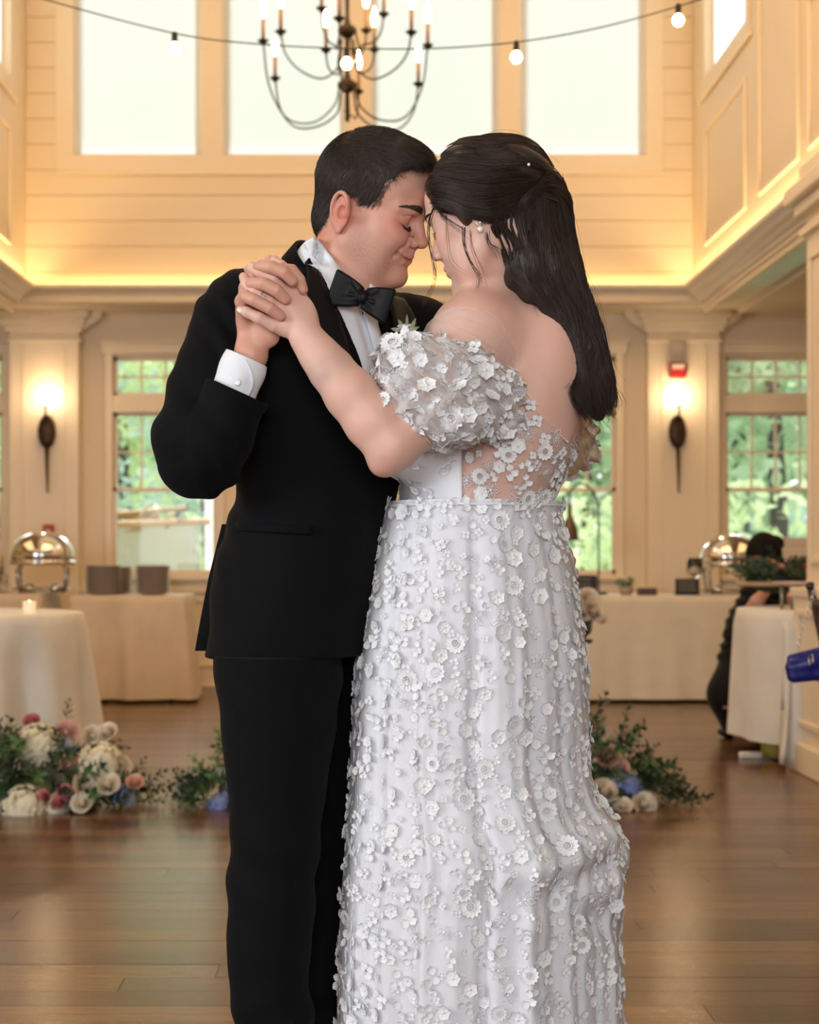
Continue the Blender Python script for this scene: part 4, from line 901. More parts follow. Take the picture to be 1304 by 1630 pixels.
def strands(guides, count, nseg, rad, jit=.004, wave=0.0, seed=1, bvh=None, lift=(0, .004), sides=3, taper=.35, trim=.12):
    """guides: list of polylines (same sense); hairs between neighbouring guides"""
    rg = np.random.RandomState(seed); G = [smooth_poly(g, nseg) for g in guides]; m = len(G); V = []; Q = []; base = 0
    for c in range(count):
        t = rg.rand()*(m-1); i = min(int(t), m-2); u = t-i
        p = G[i]*(1-u)+G[i+1]*u
        s0 = rg.rand()*trim; s1 = 1-rg.rand()*trim
        tt = np.linspace(s0, s1, nseg)*(nseg-1); ii = np.minimum(tt.astype(int), nseg-2); uu = (tt-ii)[:, None]
        p = p[ii]*(1-uu)+p[ii+1]*uu
        off = rg.randn(3)*jit; k = np.linspace(0, 1, nseg)[:, None]
        drift = rg.randn(3)*jit*1.2
        p = p+off+drift*k
        if wave:
            ph = rg.rand()*6.28; fr = 1.5+rg.rand()*2.0
            d = np.array([1.0, .6, 0.0]); p = p+d*(np.sin(k*fr*6.28+ph)*wave*k*rg.rand())
        if bvh is not None:
            h = lift[0]+(lift[1]-lift[0])*rg.rand(); q = []
            for x in p:
                co, nr, _, dist = bvh.find_nearest(Vector(x))
                s = (Vector(x)-co).dot(nr)
                q.append(co+nr*min(max(s, h*.3), max(h, .0005)) if s < h else co+nr*h)
            p = np.array([list(x) for x in q])
        r = rad*(.6+.8*rg.rand())*np.minimum(1, np.minimum(np.linspace(.5, 6, nseg), np.linspace(1/taper*1.2, taper*.6, nseg)))
        t = np.gradient(p, axis=0); t /= np.linalg.norm(t, axis=1)[:, None]+1e-9
        a = np.cross(t, [.3, .9, .25]); a /= np.linalg.norm(a, axis=1)[:, None]+1e-9; b = np.cross(t, a)
        ang = 2*pi*np.arange(sides)/sides
        ring = p[:, None, :]+(a[:, None, :]*np.cos(ang)[None, :, None]+b[:, None, :]*np.sin(ang)[None, :, None])*r[:, None, None]
        V.append(ring.reshape(-1, 3))
        j = np.arange(nseg-1)[:, None]*sides; k2 = np.arange(sides)[None, :]; k3 = (k2+1) % sides
        Q.append(np.stack([j+k2, j+k3, j+k3+sides, j+k2+sides], -1).reshape(-1, 4)+base); base += nseg*sides
    return np.vstack(V), np.vstack(Q)

def hair_mat(name, c1, c2, rough=.38):
    m = mat(name, c1, rough=rough, spec=.5)
    n = m.node_tree.nodes; l = m.node_tree.links
    g = n.new('ShaderNodeNewGeometry'); r = n.new('ShaderNodeValToRGB'); l.new(g.outputs['Random Per Island'], r.inputs[0])
    r.color_ramp.elements[0].color = tuple(c1)+(1,); r.color_ramp.elements[1].color = tuple(c2)+(1,)
    l.new(r.outputs[0], n['Principled BSDF'].inputs['Base Color']); return m

def eye_hair(Fr, s, ez, brow_r, col_m, parent, thick=1.0, seed=3):
    """eyebrow and lashes of one side"""
    rg = np.random.RandomState(seed); b = []; N = int(330*thick)
    for i in range(N):
        t = rg.rand(); y = .010+.047*t; z = ez+.0195+.0065*sin(pi*min(t*1.05, 1)*.72)-.002*t; w = (.0042*(1-t**2.2)+.0008)*thick
        z += (rg.rand()-.5)*2*w; x = .0985-.021*t**1.7
        L = .010; dy = L*(.75); dz = L*(.42-.75*t)
        b.append([Fr(x, y*s, z), Fr(x+.0005-.0008*t, (y+dy*.5)*s, z+dz*.5), Fr(x-.0022*t-.0007, (y+dy)*s, z+dz)])
    bv = BVHTree.FromPolygons([Vector(v) for v in V], [tuple(int(k) for k in q) for q in Q]) if False else None
    return b
def hair_tubes(curves, rad, sides=3, nseg=5):
    Vs = []; Qs = []; base = 0
    for c in curves:
        p = smooth_poly(c, nseg); t = np.gradient(p, axis=0); t /= np.linalg.norm(t, axis=1)[:, None]+1e-9
        a = np.cross(t, [.3, .9, .25]); a /= np.linalg.norm(a, axis=1)[:, None]+1e-9; b = np.cross(t, a)
        ang = 2*pi*np.arange(sides)/sides; r = rad*np.linspace(1, .3, nseg)
        ring = p[:, None, :]+(a[:, None, :]*np.cos(ang)[None, :, None]+b[:, None, :]*np.sin(ang)[None, :, None])*r[:, None, None]
        Vs.append(ring.reshape(-1, 3)); j = np.arange(nseg-1)[:, None]*sides; k2 = np.arange(sides)[None, :]; k3 = (k2+1) % sides
        Qs.append(np.stack([j+k2, j+k3, j+k3+sides, j+k2+sides], -1).reshape(-1, 4)+base); base += nseg*sides
    return np.vstack(Vs), np.vstack(Qs)
def onto(bvh, pts, h):
    out = []
    for p in pts:
        co, nr, _, _ = bvh.find_nearest(Vector(p)); out.append(co+nr*h)
    return out

def face_pt(bvh, Fr, x, y, z):
    o = Fr(x+.06, y*1.25, z); d = (Fr(0, y*.55, z)-o).normalized(); h = bvh.ray_cast(o, d, .2)
    return h[0] if h[0] is not None else Fr(x, y, z)
def mouth_seam(fd, Fr, mz, half, up, r=.0013):
    """the line between the lips, pressed into the finished face; returns its points"""
    b = bvh_of(*fd.quads()); pts = []
    for t in np.linspace(-1, 1, 15):
        pts.append(face_pt(b, Fr, .1, half*t, mz+up*abs(t)**2.2-.0006*cos(t*pi*2)))
    fd.chain(pts, [r*(1.25-.35*abs(t)) for t in np.linspace(-1, 1, 15)], k=.0016, mode='-')
    for s in (0, -1): fd.ell(pts[s], (.0028, .0028, .0028), k=.004, mode='-')
    return pts

# ------------------------------------------------------------------ groom
GY = 2.87
g_f = Vector((cos(radians(23))*cos(radians(22)), -cos(radians(23))*sin(radians(22)), -sin(radians(23))))
GF = Frame(P(597, 321, GY), g_f, Matrix.Rotation(radians(8), 3, g_f) @ Vector((0, 0, 1)))
groom = thing('person', 'man in a black tuxedo and bow tie, dancing with the woman in white', 'person', (P(470, 1842, 2.88).x, 2.88, 0))
h = .0017
fd = Field(P(495, 480, GY)-Vector((.02, .14, .02)), P(690, 195, GY)+Vector((.03, .13, .02)), h)
head_field(fd, GF, True, smile=1.0, ears=(1, -1), ez=-.008, nz=-.039, mz=-.073, earpos={-1: dict(x=-.014, y=.0740, z=-.030, k=1.08), 1: dict(x=-.008, y=.074, z=-.024, k=1.06)})
g_mouth = mouth_seam(fd, GF, -.0735, .031, .0065)
M_skin_g = skin_mat('groom_skin', (.64, .37, .27), (.60, .18, .13),
    [(GF(.07, -.045, -.022), .035, .75), (GF(.07, .045, -.022), .035, .75), (GF(.112, 0, -.035), .02, .6), (GF(-.01, -.085, -.03), .045, .8),
     (GF(-.06, -.05, -.10), .08, .5), *[(p, .0095-.004*abs(i-7)/7, .95) for i, p in enumerate(g_mouth)], (P(400, 500, 2.62), .05, .4), (P(910, 915, 2.95), .08, .95)],
    [(GF(.06, -.03, -.098), .06, .55), (GF(.03, -.055, -.075), .05, .5), (GF(.10, 0, -.055), .02, .35)])
neck_top = GF(-.025, 0, -.045); neck_bot = P(540, 500, 2.90)
fd.cone(neck_top, neck_bot, .060, .064, k=.02)
fd.ell(GF(-.045, 0, -.03), (.05, .052, .05), GF.A, k=.03)
fd.cone(GF(.02, 0, -.095), P(566, 485, 2.89), .034, .045, k=.03)
gq = [fd.quads()]
# forearm, wrist and hands
def hand_px(fd, lst, k=.002, first=.012):
    for ch in lst:
        pts = [P(x, y, Y) for x, y, Y, r in ch]; rr = [r for *_, r in ch]
        for i in range(len(pts)-1):
            fd.cone(pts[i], pts[i+1], rr[i], rr[i+1], k=first if i == 0 else k)
fh = Field(P(360, 660, 2.62)-Vector((0, .07, 0)), P(500, 400, 2.62)+Vector((0, .10, 0)), .0013)
fh.cone(P(368, 640, 2.662), P(400, 566, 2.66), .029, .0255, k=.01)
fh.ell(P(400, 560, 2.662), (.026, .02, .03), k=.01)
fh.ell(P(405, 515, 2.665), (.026, .017, .042), np.array(Matrix.Rotation(radians(8), 3, 'Y')), k=.02)
fh.ell(P(425, 528, 2.648), (.020, .016, .026), np.array(Matrix.Rotation(radians(-25), 3, 'Y')), k=.014)     # heel of the thumb
fh.ell(P(392, 500, 2.66), (.014, .016, .032), k=.014)
Yh = 2.600
hand_px(fh, [[(392, 508, 2.655, .0125), (386, 480, 2.626, .0115), (392, 472, Yh+.006, .0102)]], k=.006)
hand_px(fh, [[(390, 490, 2.655, .012), (392, 458, 2.632, .0110), (402, 451, Yh+.008, .0102)]], k=.006)
hand_px(fh, [[(398, 480, 2.660, .012), (404, 436, 2.638, .0108), (415, 424, Yh+.010, .0102)]], k=.006)
hand_px(fh, [[(405, 475, 2.665, .012), (430, 432, 2.645, .0105), (450, 428, Yh+.022, .0098)]], k=.006)
for ch in ([(392, 472, Yh+.006, .0100), (405, 478, Yh-.002, .0100), (430, 491, Yh-.002, .0098), (447, 503, Yh+.004, .0085)],
           [(402, 451, Yh+.008, .0100), (420, 452, Yh-.003, .0105), (441, 463, Yh-.004, .0102), (455, 476, Yh+.002, .0088)],
           [(415, 424, Yh+.010, .0100), (432, 425, Yh+.000, .0105), (452, 433, Yh-.003, .0102), (466, 447, Yh+.003, .0088)],
           [(450, 428, Yh+.022, .0096), (465, 430, Yh+.014, .0094), (477, 445, Yh+.012, .0090), (483, 461, Yh+.014, .0076)]):
    hand_px(fh, [ch], k=.0012, first=.0012)
hand_px(fh, [[(418, 500, 2.668, .013), (424, 450, 2.672, .0115), (426, 428, 2.655, .0098), (430, 414, 2.640, .0080)]], k=.004)   # thumb, tip showing on top
gq.append(fh.quads())
# the other hand round her waist
fb = Field(P(870, 1010, 2.95)-Vector((0, .09, 0)), P(935, 850, 2.95)+Vector((0.01, .16, 0)), .0016)
fb.cone(P(868, 868, 3.02), P(892, 885, 2.985), .026, .024, k=.01)
fb.ell(P(892, 900, 2.96), (.018, .03, .036), k=.015)
for ch in ([(897, 880, 2.95, .012), (908, 893, 2.905, .0100), (905, 912, 2.870, .0095), (897, 925, 2.85, .0085)],
           [(898, 895, 2.96, .012), (912, 912, 2.915, .0100), (908, 930, 2.885, .0095), (900, 944, 2.865, .0085)],
           [(896, 905, 2.965, .012), (910, 925, 2.93, .0098), (911, 945, 2.905, .0092), (908, 962, 2.89, .008)],
           [(893, 915, 2.97, .011), (905, 938, 2.945, .0090), (912, 955, 2.93, .0084), (912, 972, 2.92, .0068)]):
    hand_px(fb, [ch], k=.002, first=.008)
gq.append(fb.quads())
# the rest of the body, under the clothes
fr = Field(P(300, 1850, 2.7)-Vector((.05, .1, 0)), P(690, 440, 3.1)+Vector((.15, .2, 0)), .008)
G_TORSO = [(P(0, 455, 2.9).z, -.060, 2.91, .06, .055, 50), (P(0, 480, 2.9).z, -.070, 2.91, .14, .075, 50), (P(0, 520, 2.9).z, -.080, 2.91, .195, .098, 50), (P(0, 600, 2.9).z, -.085, 2.90, .20, .118, 50),
           (P(0, 720, 2.9).z, -.090, 2.90, .175, .115, 60), (P(0, 830, 2.9).z, -.105, 2.90, .160, .112, 70), (P(0, 950, 2.9).z, -.120, 2.90, .170, .118, 78), (P(0, 1060, 2.9).z, -.140, 2.90, .172, .112, 80), (P(0, 1120, 2.9).z, -.140, 2.90, .15, .10, 80)]
# torso, shoulders and legs inside the suit
G_TORSO = [(P(0, 450, 2.9).z, -.060, 2.91, .06, .055, 50), (P(0, 478, 2.9).z, -.070, 2.91, .14, .075, 50), (P(0, 520, 2.9).z, -.080, 2.91, .190, .098, 50), (P(0, 600, 2.9).z, -.085, 2.90, .19, .115, 50),
           (P(0, 720, 2.9).z, -.095, 2.90, .165, .112, 60), (P(0, 830, 2.9).z, -.105, 2.90, .150, .110, 70), (P(0, 950, 2.9).z, -.120, 2.90, .160, .115, 76), (P(0, 1060, 2.9).z, -.150, 2.90, .125, .085, 78), (P(0, 1100, 2.9).z, -.150, 2.90, .11, .07, 78)]
NSH, ELB, WRI = P(385, 500, 2.77), P(318, 722, 2.70), P(392, 600, 2.665)
FSH, FEL, FWR = P(668, 535, 3.04), P(760, 740, 3.16), P(868, 868, 3.03)
LEGS = [[P(448, 1060, 2.83), P(437, 1345, 2.83), P(436, 1760, 2.80)], [P(462, 1060, 3.0), P(500, 1345, 3.0), P(512, 1745, 3.04)]]
fr.loft(G_TORSO, off=-.012)
fr.chain([NSH, ELB, WRI], [.05, .042, .028], k=.02); fr.chain([FSH, FEL, FWR], [.05, .042, .027], k=.02)
for L in LEGS:
    fr.chain(L, [.062, .050, .034], k=.03); fr.cone(L[2], Vector((L[2].x+.12, L[2].y-.03, .03)), .032, .025, k=.01)
gq.append(fr.quads())
V, Q = join_quads(gq)
g_body = link('body', mesh_np('body', V, Q), M_skin_g, groom, label='fair skin of face, neck and hands')

# --- suit
def weave(name, col, rough=.75, sheen=.25):
    return mat(name, col, rough=rough, sheen=sheen, bump=.25, bscale=900, spec=.14)
M_suit = weave('black_wool', (.0028, .0029, .0038), .85, .02)
M_satin = mat('black_satin', (.004, .004, .005), spec=.22, rough=.5, bump=.05, bscale=300)
M_shirt = mat('white_cotton', (.80, .83, .88), rough=.8, bump=.15, bscale=700, sheen=.1)
fj = Field((-.42, 2.55, P(0, 1075, 2.85).z), (.20, 3.22, P(0, 372, 2.9).z), .0032)
JT = [(P(0, 1058, 2.88).z, -.150, 2.90, .172, .150, 80), (P(0, 1000, 2.88).z, -.140, 2.90, .180, .147, 80), (P(0, 930, 2.88).z, -.132, 2.90, .184, .150, 79), (P(0, 850, 2.88).z, -.117, 2.90, .183, .143, 76),
      (P(0, 780, 2.88).z, -.098, 2.90, .183, .132, 70), (P(0, 700, 2.88).z, -.092, 2.90, .195, .138, 62), (P(0, 600, 2.88).z, -.088, 2.90, .212, .138, 52), (P(0, 530, 2.88).z, -.085, 2.91, .210, .122, 50),
      (P(0, 490, 2.88).z, -.078, 2.91, .175, .102, 50), (P(0, 455, 2.88).z, -.070, 2.91, .125, .084, 50), (P(0, 420, 2.88).z, -.068, 2.91, .080, .070, 50), (P(0, 385, 2.88).z, -.085, 2.91, .062, .052, 50)]
fj.loft(JT, n=2.2)
SL = [NSH+Vector((.015, .01, .01)), P(372, 520, 2.755), P(338, 610, 2.72), P(312, 700, 2.69), ELB+Vector((-.0, -.005, -.006)), P(340, 700, 2.665), P(378, 625, 2.655), P(384, 610, 2.655)]
fj.cone(P(470, 478, 2.84), NSH+Vector((.0, 0, .010)), .060, .064, k=.03)
fj.chain(SL[:5], [.066, .069, .067, .069, .067], k=.016); fj.cone(SL[4], SL[5], .067, .060, k=.01)
fs = Field(P(240, 800, 2.6)-Vector((0, .08, 0)), P(450, 520, 2.66)+Vector((0, .11, 0)), .003)
fs.chain(SL[4:], [.067, .061, .051, .046], k=.010); fs.cone(SL[3], SL[4], .060, .066, k=.02)
fj.chain([P(640, 520, 3.0), FSH, P(715, 640, 3.12), FEL, P(820, 815, 3.09), P(852, 850, 3.05)], [.062, .066, .062, .058, .048, .042], k=.03)
def jw(X, Y, Z):      # drape of the cloth: pull lines at the elbow, soft ripples in the body
    u = (X-ELB.x)*.75+(Z-ELB.z)*.65; d = np.sqrt((X-ELB.x+.01)**2+(Z-ELB.z-.09)**2); e = np.exp(-(d/.13)**2)*(Y < 2.80)
    a = .003*np.sin(u*95+14*X)*e
    d2 = np.exp(-(((X+.25)/.05)**2+((Z-P(0, 830, 2.85).z)/.12)**2)); a2 = .003*np.sin((X*1.0+Z*.45)*120)*d2
    a3 = .0022*np.sin(X*42+np.sin(Z*17)*1.3)*np.exp(-((Z-1.02)/.22)**2)
    d4 = np.exp(-(((X+.235)/.07)**2+((Z-P(0, 530, 2.8).z)/.09)**2)); a4 = .004*np.sin((X*.9+Z*.6)*150)*d4
    return (a+a2+a3+a4).astype(np.float32)
fj.wrinkle(jw); fs.wrinkle(jw)
# sleeve end
wd = (P(400, 566, 2.66)-P(340, 700, 2.665)).normalized()
fs.plane(P(376, 622, 2.655), wd)
fs.cone(P(376, 622, 2.655), P(376, 622, 2.655)+wd*.03, .042, .045, k=.002, mode='-')
# the opening at the chest
chest = Vector((.75, -.66, 0))
fo = Field(fj.lo, fj.lo+fj.n*fj.h, fj.h)
def wedge():
    S, X, Y, Z = fj.sl(P(455, 640, 2.6), P(700, 360, 3.1))
    def pl(a, b, side):        # plane through a, b and the chest direction
        a = P(*a); b = P(*b); n = (b-a).cross(chest).normalized()
        c = P(*side); 
        if (c-a).dot(n) > 0: n = -n
        return (X-a.x)*n.x+(Y-a.y)*n.y+(Z-a.z)*n.z
    d = pl((471, 388, 2.85), (513, 474, 2.80), (600, 450, 2.8))
    d = np.minimum(np.maximum(d, -((Z-P(0, 474, 2.8).z))*.9-1e9*0), 9)
    d1 = pl((471, 386, 2.85), (513, 474, 2.80), (600, 450, 2.8)); d2 = pl((513, 474, 2.80), (548, 580, 2.80), (600, 500, 2.8))
    d3 = pl((590, 380, 2.85), (620, 474, 2.84), (560, 450, 2.8)); d4 = pl((617, 464, 2.84), (640, 590, 2.82), (590, 500, 2.8))
    dl = np.maximum(d1, d2) if False else np.where(Z > P(0, 474, 2.8).z, d1, d2)
    dr = np.where(Z > P(0, 468, 2.84).z, d3, d4)
    c = P(548, 470, 2.92); front = -((X-c.x)*chest.x+(Y-c.y)*chest.y)-.085*np.clip((Z-P(0, 478, 2.85).z)/.04, 0, 1)
    d = np.maximum(np.maximum(dl, dr), front)
    fj.op(d.astype(np.float32), S, .004, '-')
wedge()
# neck hole
fj.cone(P(537, 400, 2.90), P(558, 500, 2.90), .072, .066, k=.004, mode='-'); fj.cone(P(540, 405, 2.90), P(515, 300, 2.87), .076, .09, k=.004, mode='-')
fj.plane(P(0, 1052, 2.88), (.02, 0, -1), k=.004)
# vent at the back and rounded front corner
S_, X_, Y_, Z_ = fj.sl((-.40, 2.7, .8), (-.25, 3.0, 1.05))
jq = join_quads([fj.quads(), fs.quads()]); J_bvh = bvh_of(*jq)
jacket = link('tuxedo_jacket', mesh_np('tuxedo_jacket', *jq), M_suit, groom)
def cast(px, py, bvh, off=.002, default=2.8):
    o = Vector((0, 0, CAMZ)); d = (P(px, py, 1)-o).normalized(); h = bvh.ray_cast(o, d, 20)
    p = h[0] if h[0] is not None else P(px, py, default)
    return p-d*off
def patch(name, left, right, bvh, m, parent, nu=5, nv=14, off=.003, thick=.004, default=2.8, bulge=0.0):
    """cloth strip laid on a surface between two outlines"""
    L = smooth_poly([(a, b, 0) for a, b in left], nv); Rr = smooth_poly([(a, b, 0) for a, b in right], nv); rows = []
    for j in range(nv):
        rows.append([cast(*(L[j][:2]*(1-i/(nu-1))+Rr[j][:2]*(i/(nu-1))), bvh, off+bulge*sin(pi*i/(nu-1)), default) for i in range(nu)])
    b = MB(); b.grid(rows, thick=thick); return b.build(name, m, parent)
# shirt body and collar
fsh = Field((-.30, 2.62, P(0, 900, 2.85).z), (.18, 3.12, P(0, 380, 2.9).z), .003)
fsh.loft(JT[3:], off=-.009, n=2.2)
fsh.wrinkle(lambda X, Y, Z: (.0022*np.sin((X*.66+Y*.75)*150+Z*9)*(Z > 1.2)).astype(np.float32))
fsh.cone(P(537, 405, 2.90), P(500, 300, 2.87), .068, .09, k=.004, mode='-')
shirt = link('shirt', mesh_np('shirt', *fsh.quads()), M_shirt, groom)
def ring(cx, cy, cY, rx, ry, tilt, roll=0, n=40, ph=0.0):
    """tilted ring about the neck; tilt lowers its front"""
    c = P(cx, cy, cY); f = Vector((cos(radians(35)), -sin(radians(35)), 0)); l = Vector((sin(radians(35)), cos(radians(35)), 0))
    f = (f*cos(tilt)+Vector((0, 0, -1))*sin(tilt)); l = (l+Vector((0, 0, roll))).normalized()
    return [c+f*(rx*cos(2*pi*i/n+ph))+l*(ry*sin(2*pi*i/n+ph)) for i in range(n)]
cb = MB(); T1 = radians(46)
ph0 = 0
r_in = ring(539, 418, 2.885, .0625, .071, T1); r_top = ring(538, 418, 2.885, .0645, .0735, T1); r_mid = ring(531, 433, 2.885, .070, .080, T1); r_low = ring(526, 451, 2.89, .0755, .087, radians(44))
r_in2 = ring(535, 436, 2.885, .064, .071, T1)
cb.grid([r_in2, r_in, r_top, r_mid, r_low], closed=True)
collar = cb.build('collar', M_shirt, shirt)
nb = bvh_of(*join_quads([gq[0], fsh.quads()]))
patch('collar_wing', [(498, 377), (515, 396), (540, 424), (566, 458)], [(484, 386), (500, 416), (518, 450), (537, 480)], nb, M_shirt, collar, nu=6, nv=18, off=.0125, thick=.008, default=2.84)
patch('collar_wing', [(590, 452), (597, 456), (604, 460)], [(586, 476), (602, 484), (616, 488)], nb, M_shirt, collar, nu=6, nv=8, off=.008, thick=.004, default=2.84)
jb = MB()
ra = ring(531, 434, 2.888, .0745, .0845, T1, n=48); rb_ = ring(530, 431, 2.888, .0785, .0890, T1, n=48); rc_ = ring(522, 452, 2.892, .084, .104, radians(42), n=48); sel = [i % 48 for i in range(11, 41)]
jb.grid([[r[i] for i in sel] for r in (ra, rb_, rc_)], thick=.002); jb.build('jacket_collar', M_suit, jacket)
# shirt front placket, pleats and a stud
sh_b = bvh_of(*fsh.quads())
pk = patch('placket', [(572, 480), (584, 520), (598, 570), (606, 600)], [(586, 480), (600, 520), (614, 570), (622, 600)], sh_b, M_shirt, shirt, off=.004, bulge=.002)
M_black_stud = mat('onyx', (.01, .01, .012), rough=.15)
for (x, y) in ((580, 498), (594, 535)):
    b = MB(); p = cast(x, y, sh_b, .006); b.ball(p, (.0042, .003, .0042)); b.build('stud', M_black_stud, shirt)
JS_bvh = bvh_of(*join_quads([jq, fsh.quads()]))
# lapels in satin
patch('lapel', [(507, 420), (516, 440), (533, 478), (551, 535), (566, 588)], [(490, 416), (489, 440), (489, 490), (517, 545), (560, 605)], JS_bvh, M_satin, jacket, nu=7, nv=20, off=.0045, thick=.006)
patch('lapel', [(614, 470), (621, 500), (629, 540), (638, 585)], [(640, 478), (658, 508), (660, 545), (646, 590)], JS_bvh, M_satin, jacket, nu=7, nv=20, off=.0045, thick=.006)
patch('pocket_flap', [(378, 832), (378, 839), (379, 845)], [(497, 837), (497, 845), (496, 851)], J_bvh, M_suit, jacket, nu=16, nv=4, off=.0025, thick=.005)
b = MB(); b.grid([[P(l+(r-l)*k/3, y, 2.905-.004*k) for k in range(4)] for y, l, r in ((835, 356, 378), (870, 347, 378), (920, 334, 372), (980, 322, 366), (1036, 312, 362))], thick=.006); b.build('vent_flap', M_suit, jacket)
# shirt cuff with button
fc = Field(P(300, 700, 2.6)-Vector((0, .06, 0)), P(430, 530, 2.66)+Vector((0, .09, 0)), .0017)
fc.chain([P(355, 668, 2.658), P(386, 588, 2.658), P(393, 566, 2.660)], [.0385, .0365, .0345], k=.01)
fc.plane(P(389, 568, 2.66), wd); fc.cone(P(388, 575, 2.66), P(388, 575, 2.66)+wd*.05, .0325, .036, k=.001, mode='-')
fc.cone(P(380, 590, 2.66), P(388, 575, 2.66), .0310, .0325, k=.001, mode='-')
fc.plane(P(356, 664, 2.66), -wd)
cq = fc.quads(); cuff = link('cuff', mesh_np('cuff', *cq), M_shirt, shirt)
c_b = bvh_of(*cq)
patch('cuff_edge', [(389, 571), (397, 590), (400, 610), (392, 630)], [(393, 574), (401, 591), (404, 611), (396, 632)], c_b, M_shirt, shirt, nu=3, nv=10, off=.0012, thick=.002)
b = MB(); p = cast(378, 609, c_b, .001); b.lathe([(.0005, 0), (.0052, 0), (.0058, .0012), (.0045, .0022), (.003, .0018), (.0005, .0018)], c=p, n=18, axis=(0, -1, 0))
b.build('button', mat('pearl_button', (.75, .74, .72), rough=.2), shirt)
# bow tie
def bow():
    K = P(578, 474, 2.775); ax = Vector((.80, -.10, -.28)).normalized(); up = Vector((.22, 0, .97)); up = (up-ax*up.dot(ax)).normalized(); nr = ax.cross(up)
    if nr.y > 0: nr = -nr
    fb = Field(K-Vector((.07, .04, .06)), K+Vector((.07, .04, .06)), .0013)
    for s, L, H0, H1 in ((-1, .048, .013, .029), (1, .040, .014, .027)):
        for t in range(9):
            u = t/8; c = K+ax*(s*(L*.15+L*u))+nr*(.004*sin(pi*u)); hh = H0+(H1-H0)*u**.8
            fb.cone(c-up*hh, c+up*hh, .0052-.0012*u, k=.004)
        for v in (-.4, .35):
            fb.cone(K+ax*(s*.010)+up*v*.012+nr*.005, K+ax*(s*L*.6)+up*v*.03+nr*.005, .002, .0006, k=.009, mode='+')
            fb.cone(K+ax*(s*.012)+up*(v+.35)*.012+nr*.010, K+ax*(s*L*.5)+up*(v+.3)*.03+nr*.009, .0014, .0004, k=.005, mode='-')
        fb.plane(K+ax*(s*L*1.10), ax*s, k=.002, lo=tuple(min(a, b) for a, b in zip(K, K+ax*s*.09+up*.06))[:3] if False else None) if False else None
    fb.ell(K+nr*.005, (.0105, .0095, .0125), np.array(Matrix((ax, nr, up)).transposed()), k=.002)
    q = fb.quads(); return link('bow_tie', mesh_np('bow_tie', *q), M_satin, groom)
bow()
# boutonniere on the far lapel
b = MB(); M_leafy = mat('pale_leaf', (.30, .34, .18), rough=.5, var=.3, vscale=40)
for (x0, y0, x1, y1, w) in ((640, 527, 622, 523, .004), (644, 527, 634, 508, .004), (648, 528, 648, 500, .003), (652, 530, 662, 506, .004), (646, 530, 668, 520, .004)):
    a = P(x0, y0, 2.80); c = P(x1, y1, 2.79); d = (c-a); s = Vector((0, 0, 1)).cross(d).normalized()*w if abs(d.normalized().z) < .9 else Vector((1, 0, 0))*w
    s = d.cross(Vector((0, 1, 0))).normalized()*w
    b.grid([[a-s*.1, a, a+s*.1], [a+d*.35-s, a+d*.35+Vector((0, -.002, 0)), a+d*.35+s], [a+d*.7-s*.8, a+d*.7+Vector((0, -.002, 0)), a+d*.7+s*.8], [c-s*.05, c, c+s*.05]])
bt = b.build('boutonniere', M_leafy, groom)
b = MB(); b.ball(P(652, 534, 2.80), (.011, .008, .011)); b.build('bud', mat('cream_bud', (.75, .70, .58), rough=.6), bt)
# trousers
ft = Field((-.36, 2.68, .05), (.06, 3.2, P(0, 1040, 2.9).z), .004)
def legst(pts): return pts
for L, rr in ((LEGS[0], None), (LEGS[1], None)): pass
NL = [(P(0, y, 2.83).z, P((l+r)/2, y, 2.83).x, 2.83, (r-l)/2*2.83/F_PX*1.06, (r-l)/2*2.83/F_PX*.98, 78) for y, l, r in
      ((1030, 338, 545), (1080, 343, 545), (1150, 350, 538), (1220, 358, 526), (1300, 366, 515), (1400, 362, 505), (1500, 361, 498), (1560, 364, 492), (1630, 372, 502), (1720, 378, 506), (1775, 376, 512), (1800, 376, 514))]
FL = [(P(0, y, 3.0).z, P((l+r)/2, y, 3.0).x, 3.0, (r-l)/2*3.0/F_PX*1.05, (r-l)/2*3.0/F_PX*1.0, 78) for y, l, r in
      ((1030, 385, 585), (1100, 395, 585), (1200, 410, 578), (1300, 422, 560), (1400, 436, 555), (1500, 450, 550), (1600, 458, 552), (1700, 462, 562), (1765, 462, 566))]
ft.loft(NL, k=.03, n=2.1); ft.loft(FL, k=.02, n=2.1)
ft.wrinkle(lambda X, Y, Z: (.0035*np.sin(Z*60+X*22)*np.exp(-((Z-.50)/.10)**2)+.004*np.sin(Z*75-X*40)*np.exp(-((Z-.20)/.09)**2)+.003*np.sin(Z*55+X*60)*np.exp(-((Z-.82)/.07)**2)).astype(np.float32))
tq = ft.quads(); T_b = bvh_of(*tq)
trousers = link('trousers', mesh_np('trousers', *tq), M_suit, groom)
M_shoe = mat('patent_leather', (.01, .01, .011), rough=.12, coat=.6)
for L in LEGS:
    a = L[2]; f2 = Field((a.x-.09, a.y-.12, 0.0), (a.x+.26, a.y+.1, .14), .005); d = Vector((.97, -.2, 0))
    f2.chain([Vector((a.x-.02, a.y, .045)), Vector((a.x+.09, a.y-.02, .042)), Vector((a.x+.20, a.y-.04, .034))], [.040, .043, .031], k=.02)
    f2.cone(Vector((a.x-.015, a.y, .06)), Vector((a.x, a.y, .12)), .042, .042, k=.02); f2.plane((0, 0, .003), (0, 0, -1))
    link('shoe', mesh_np('shoe', *f2.quads()), M_shoe, groom)
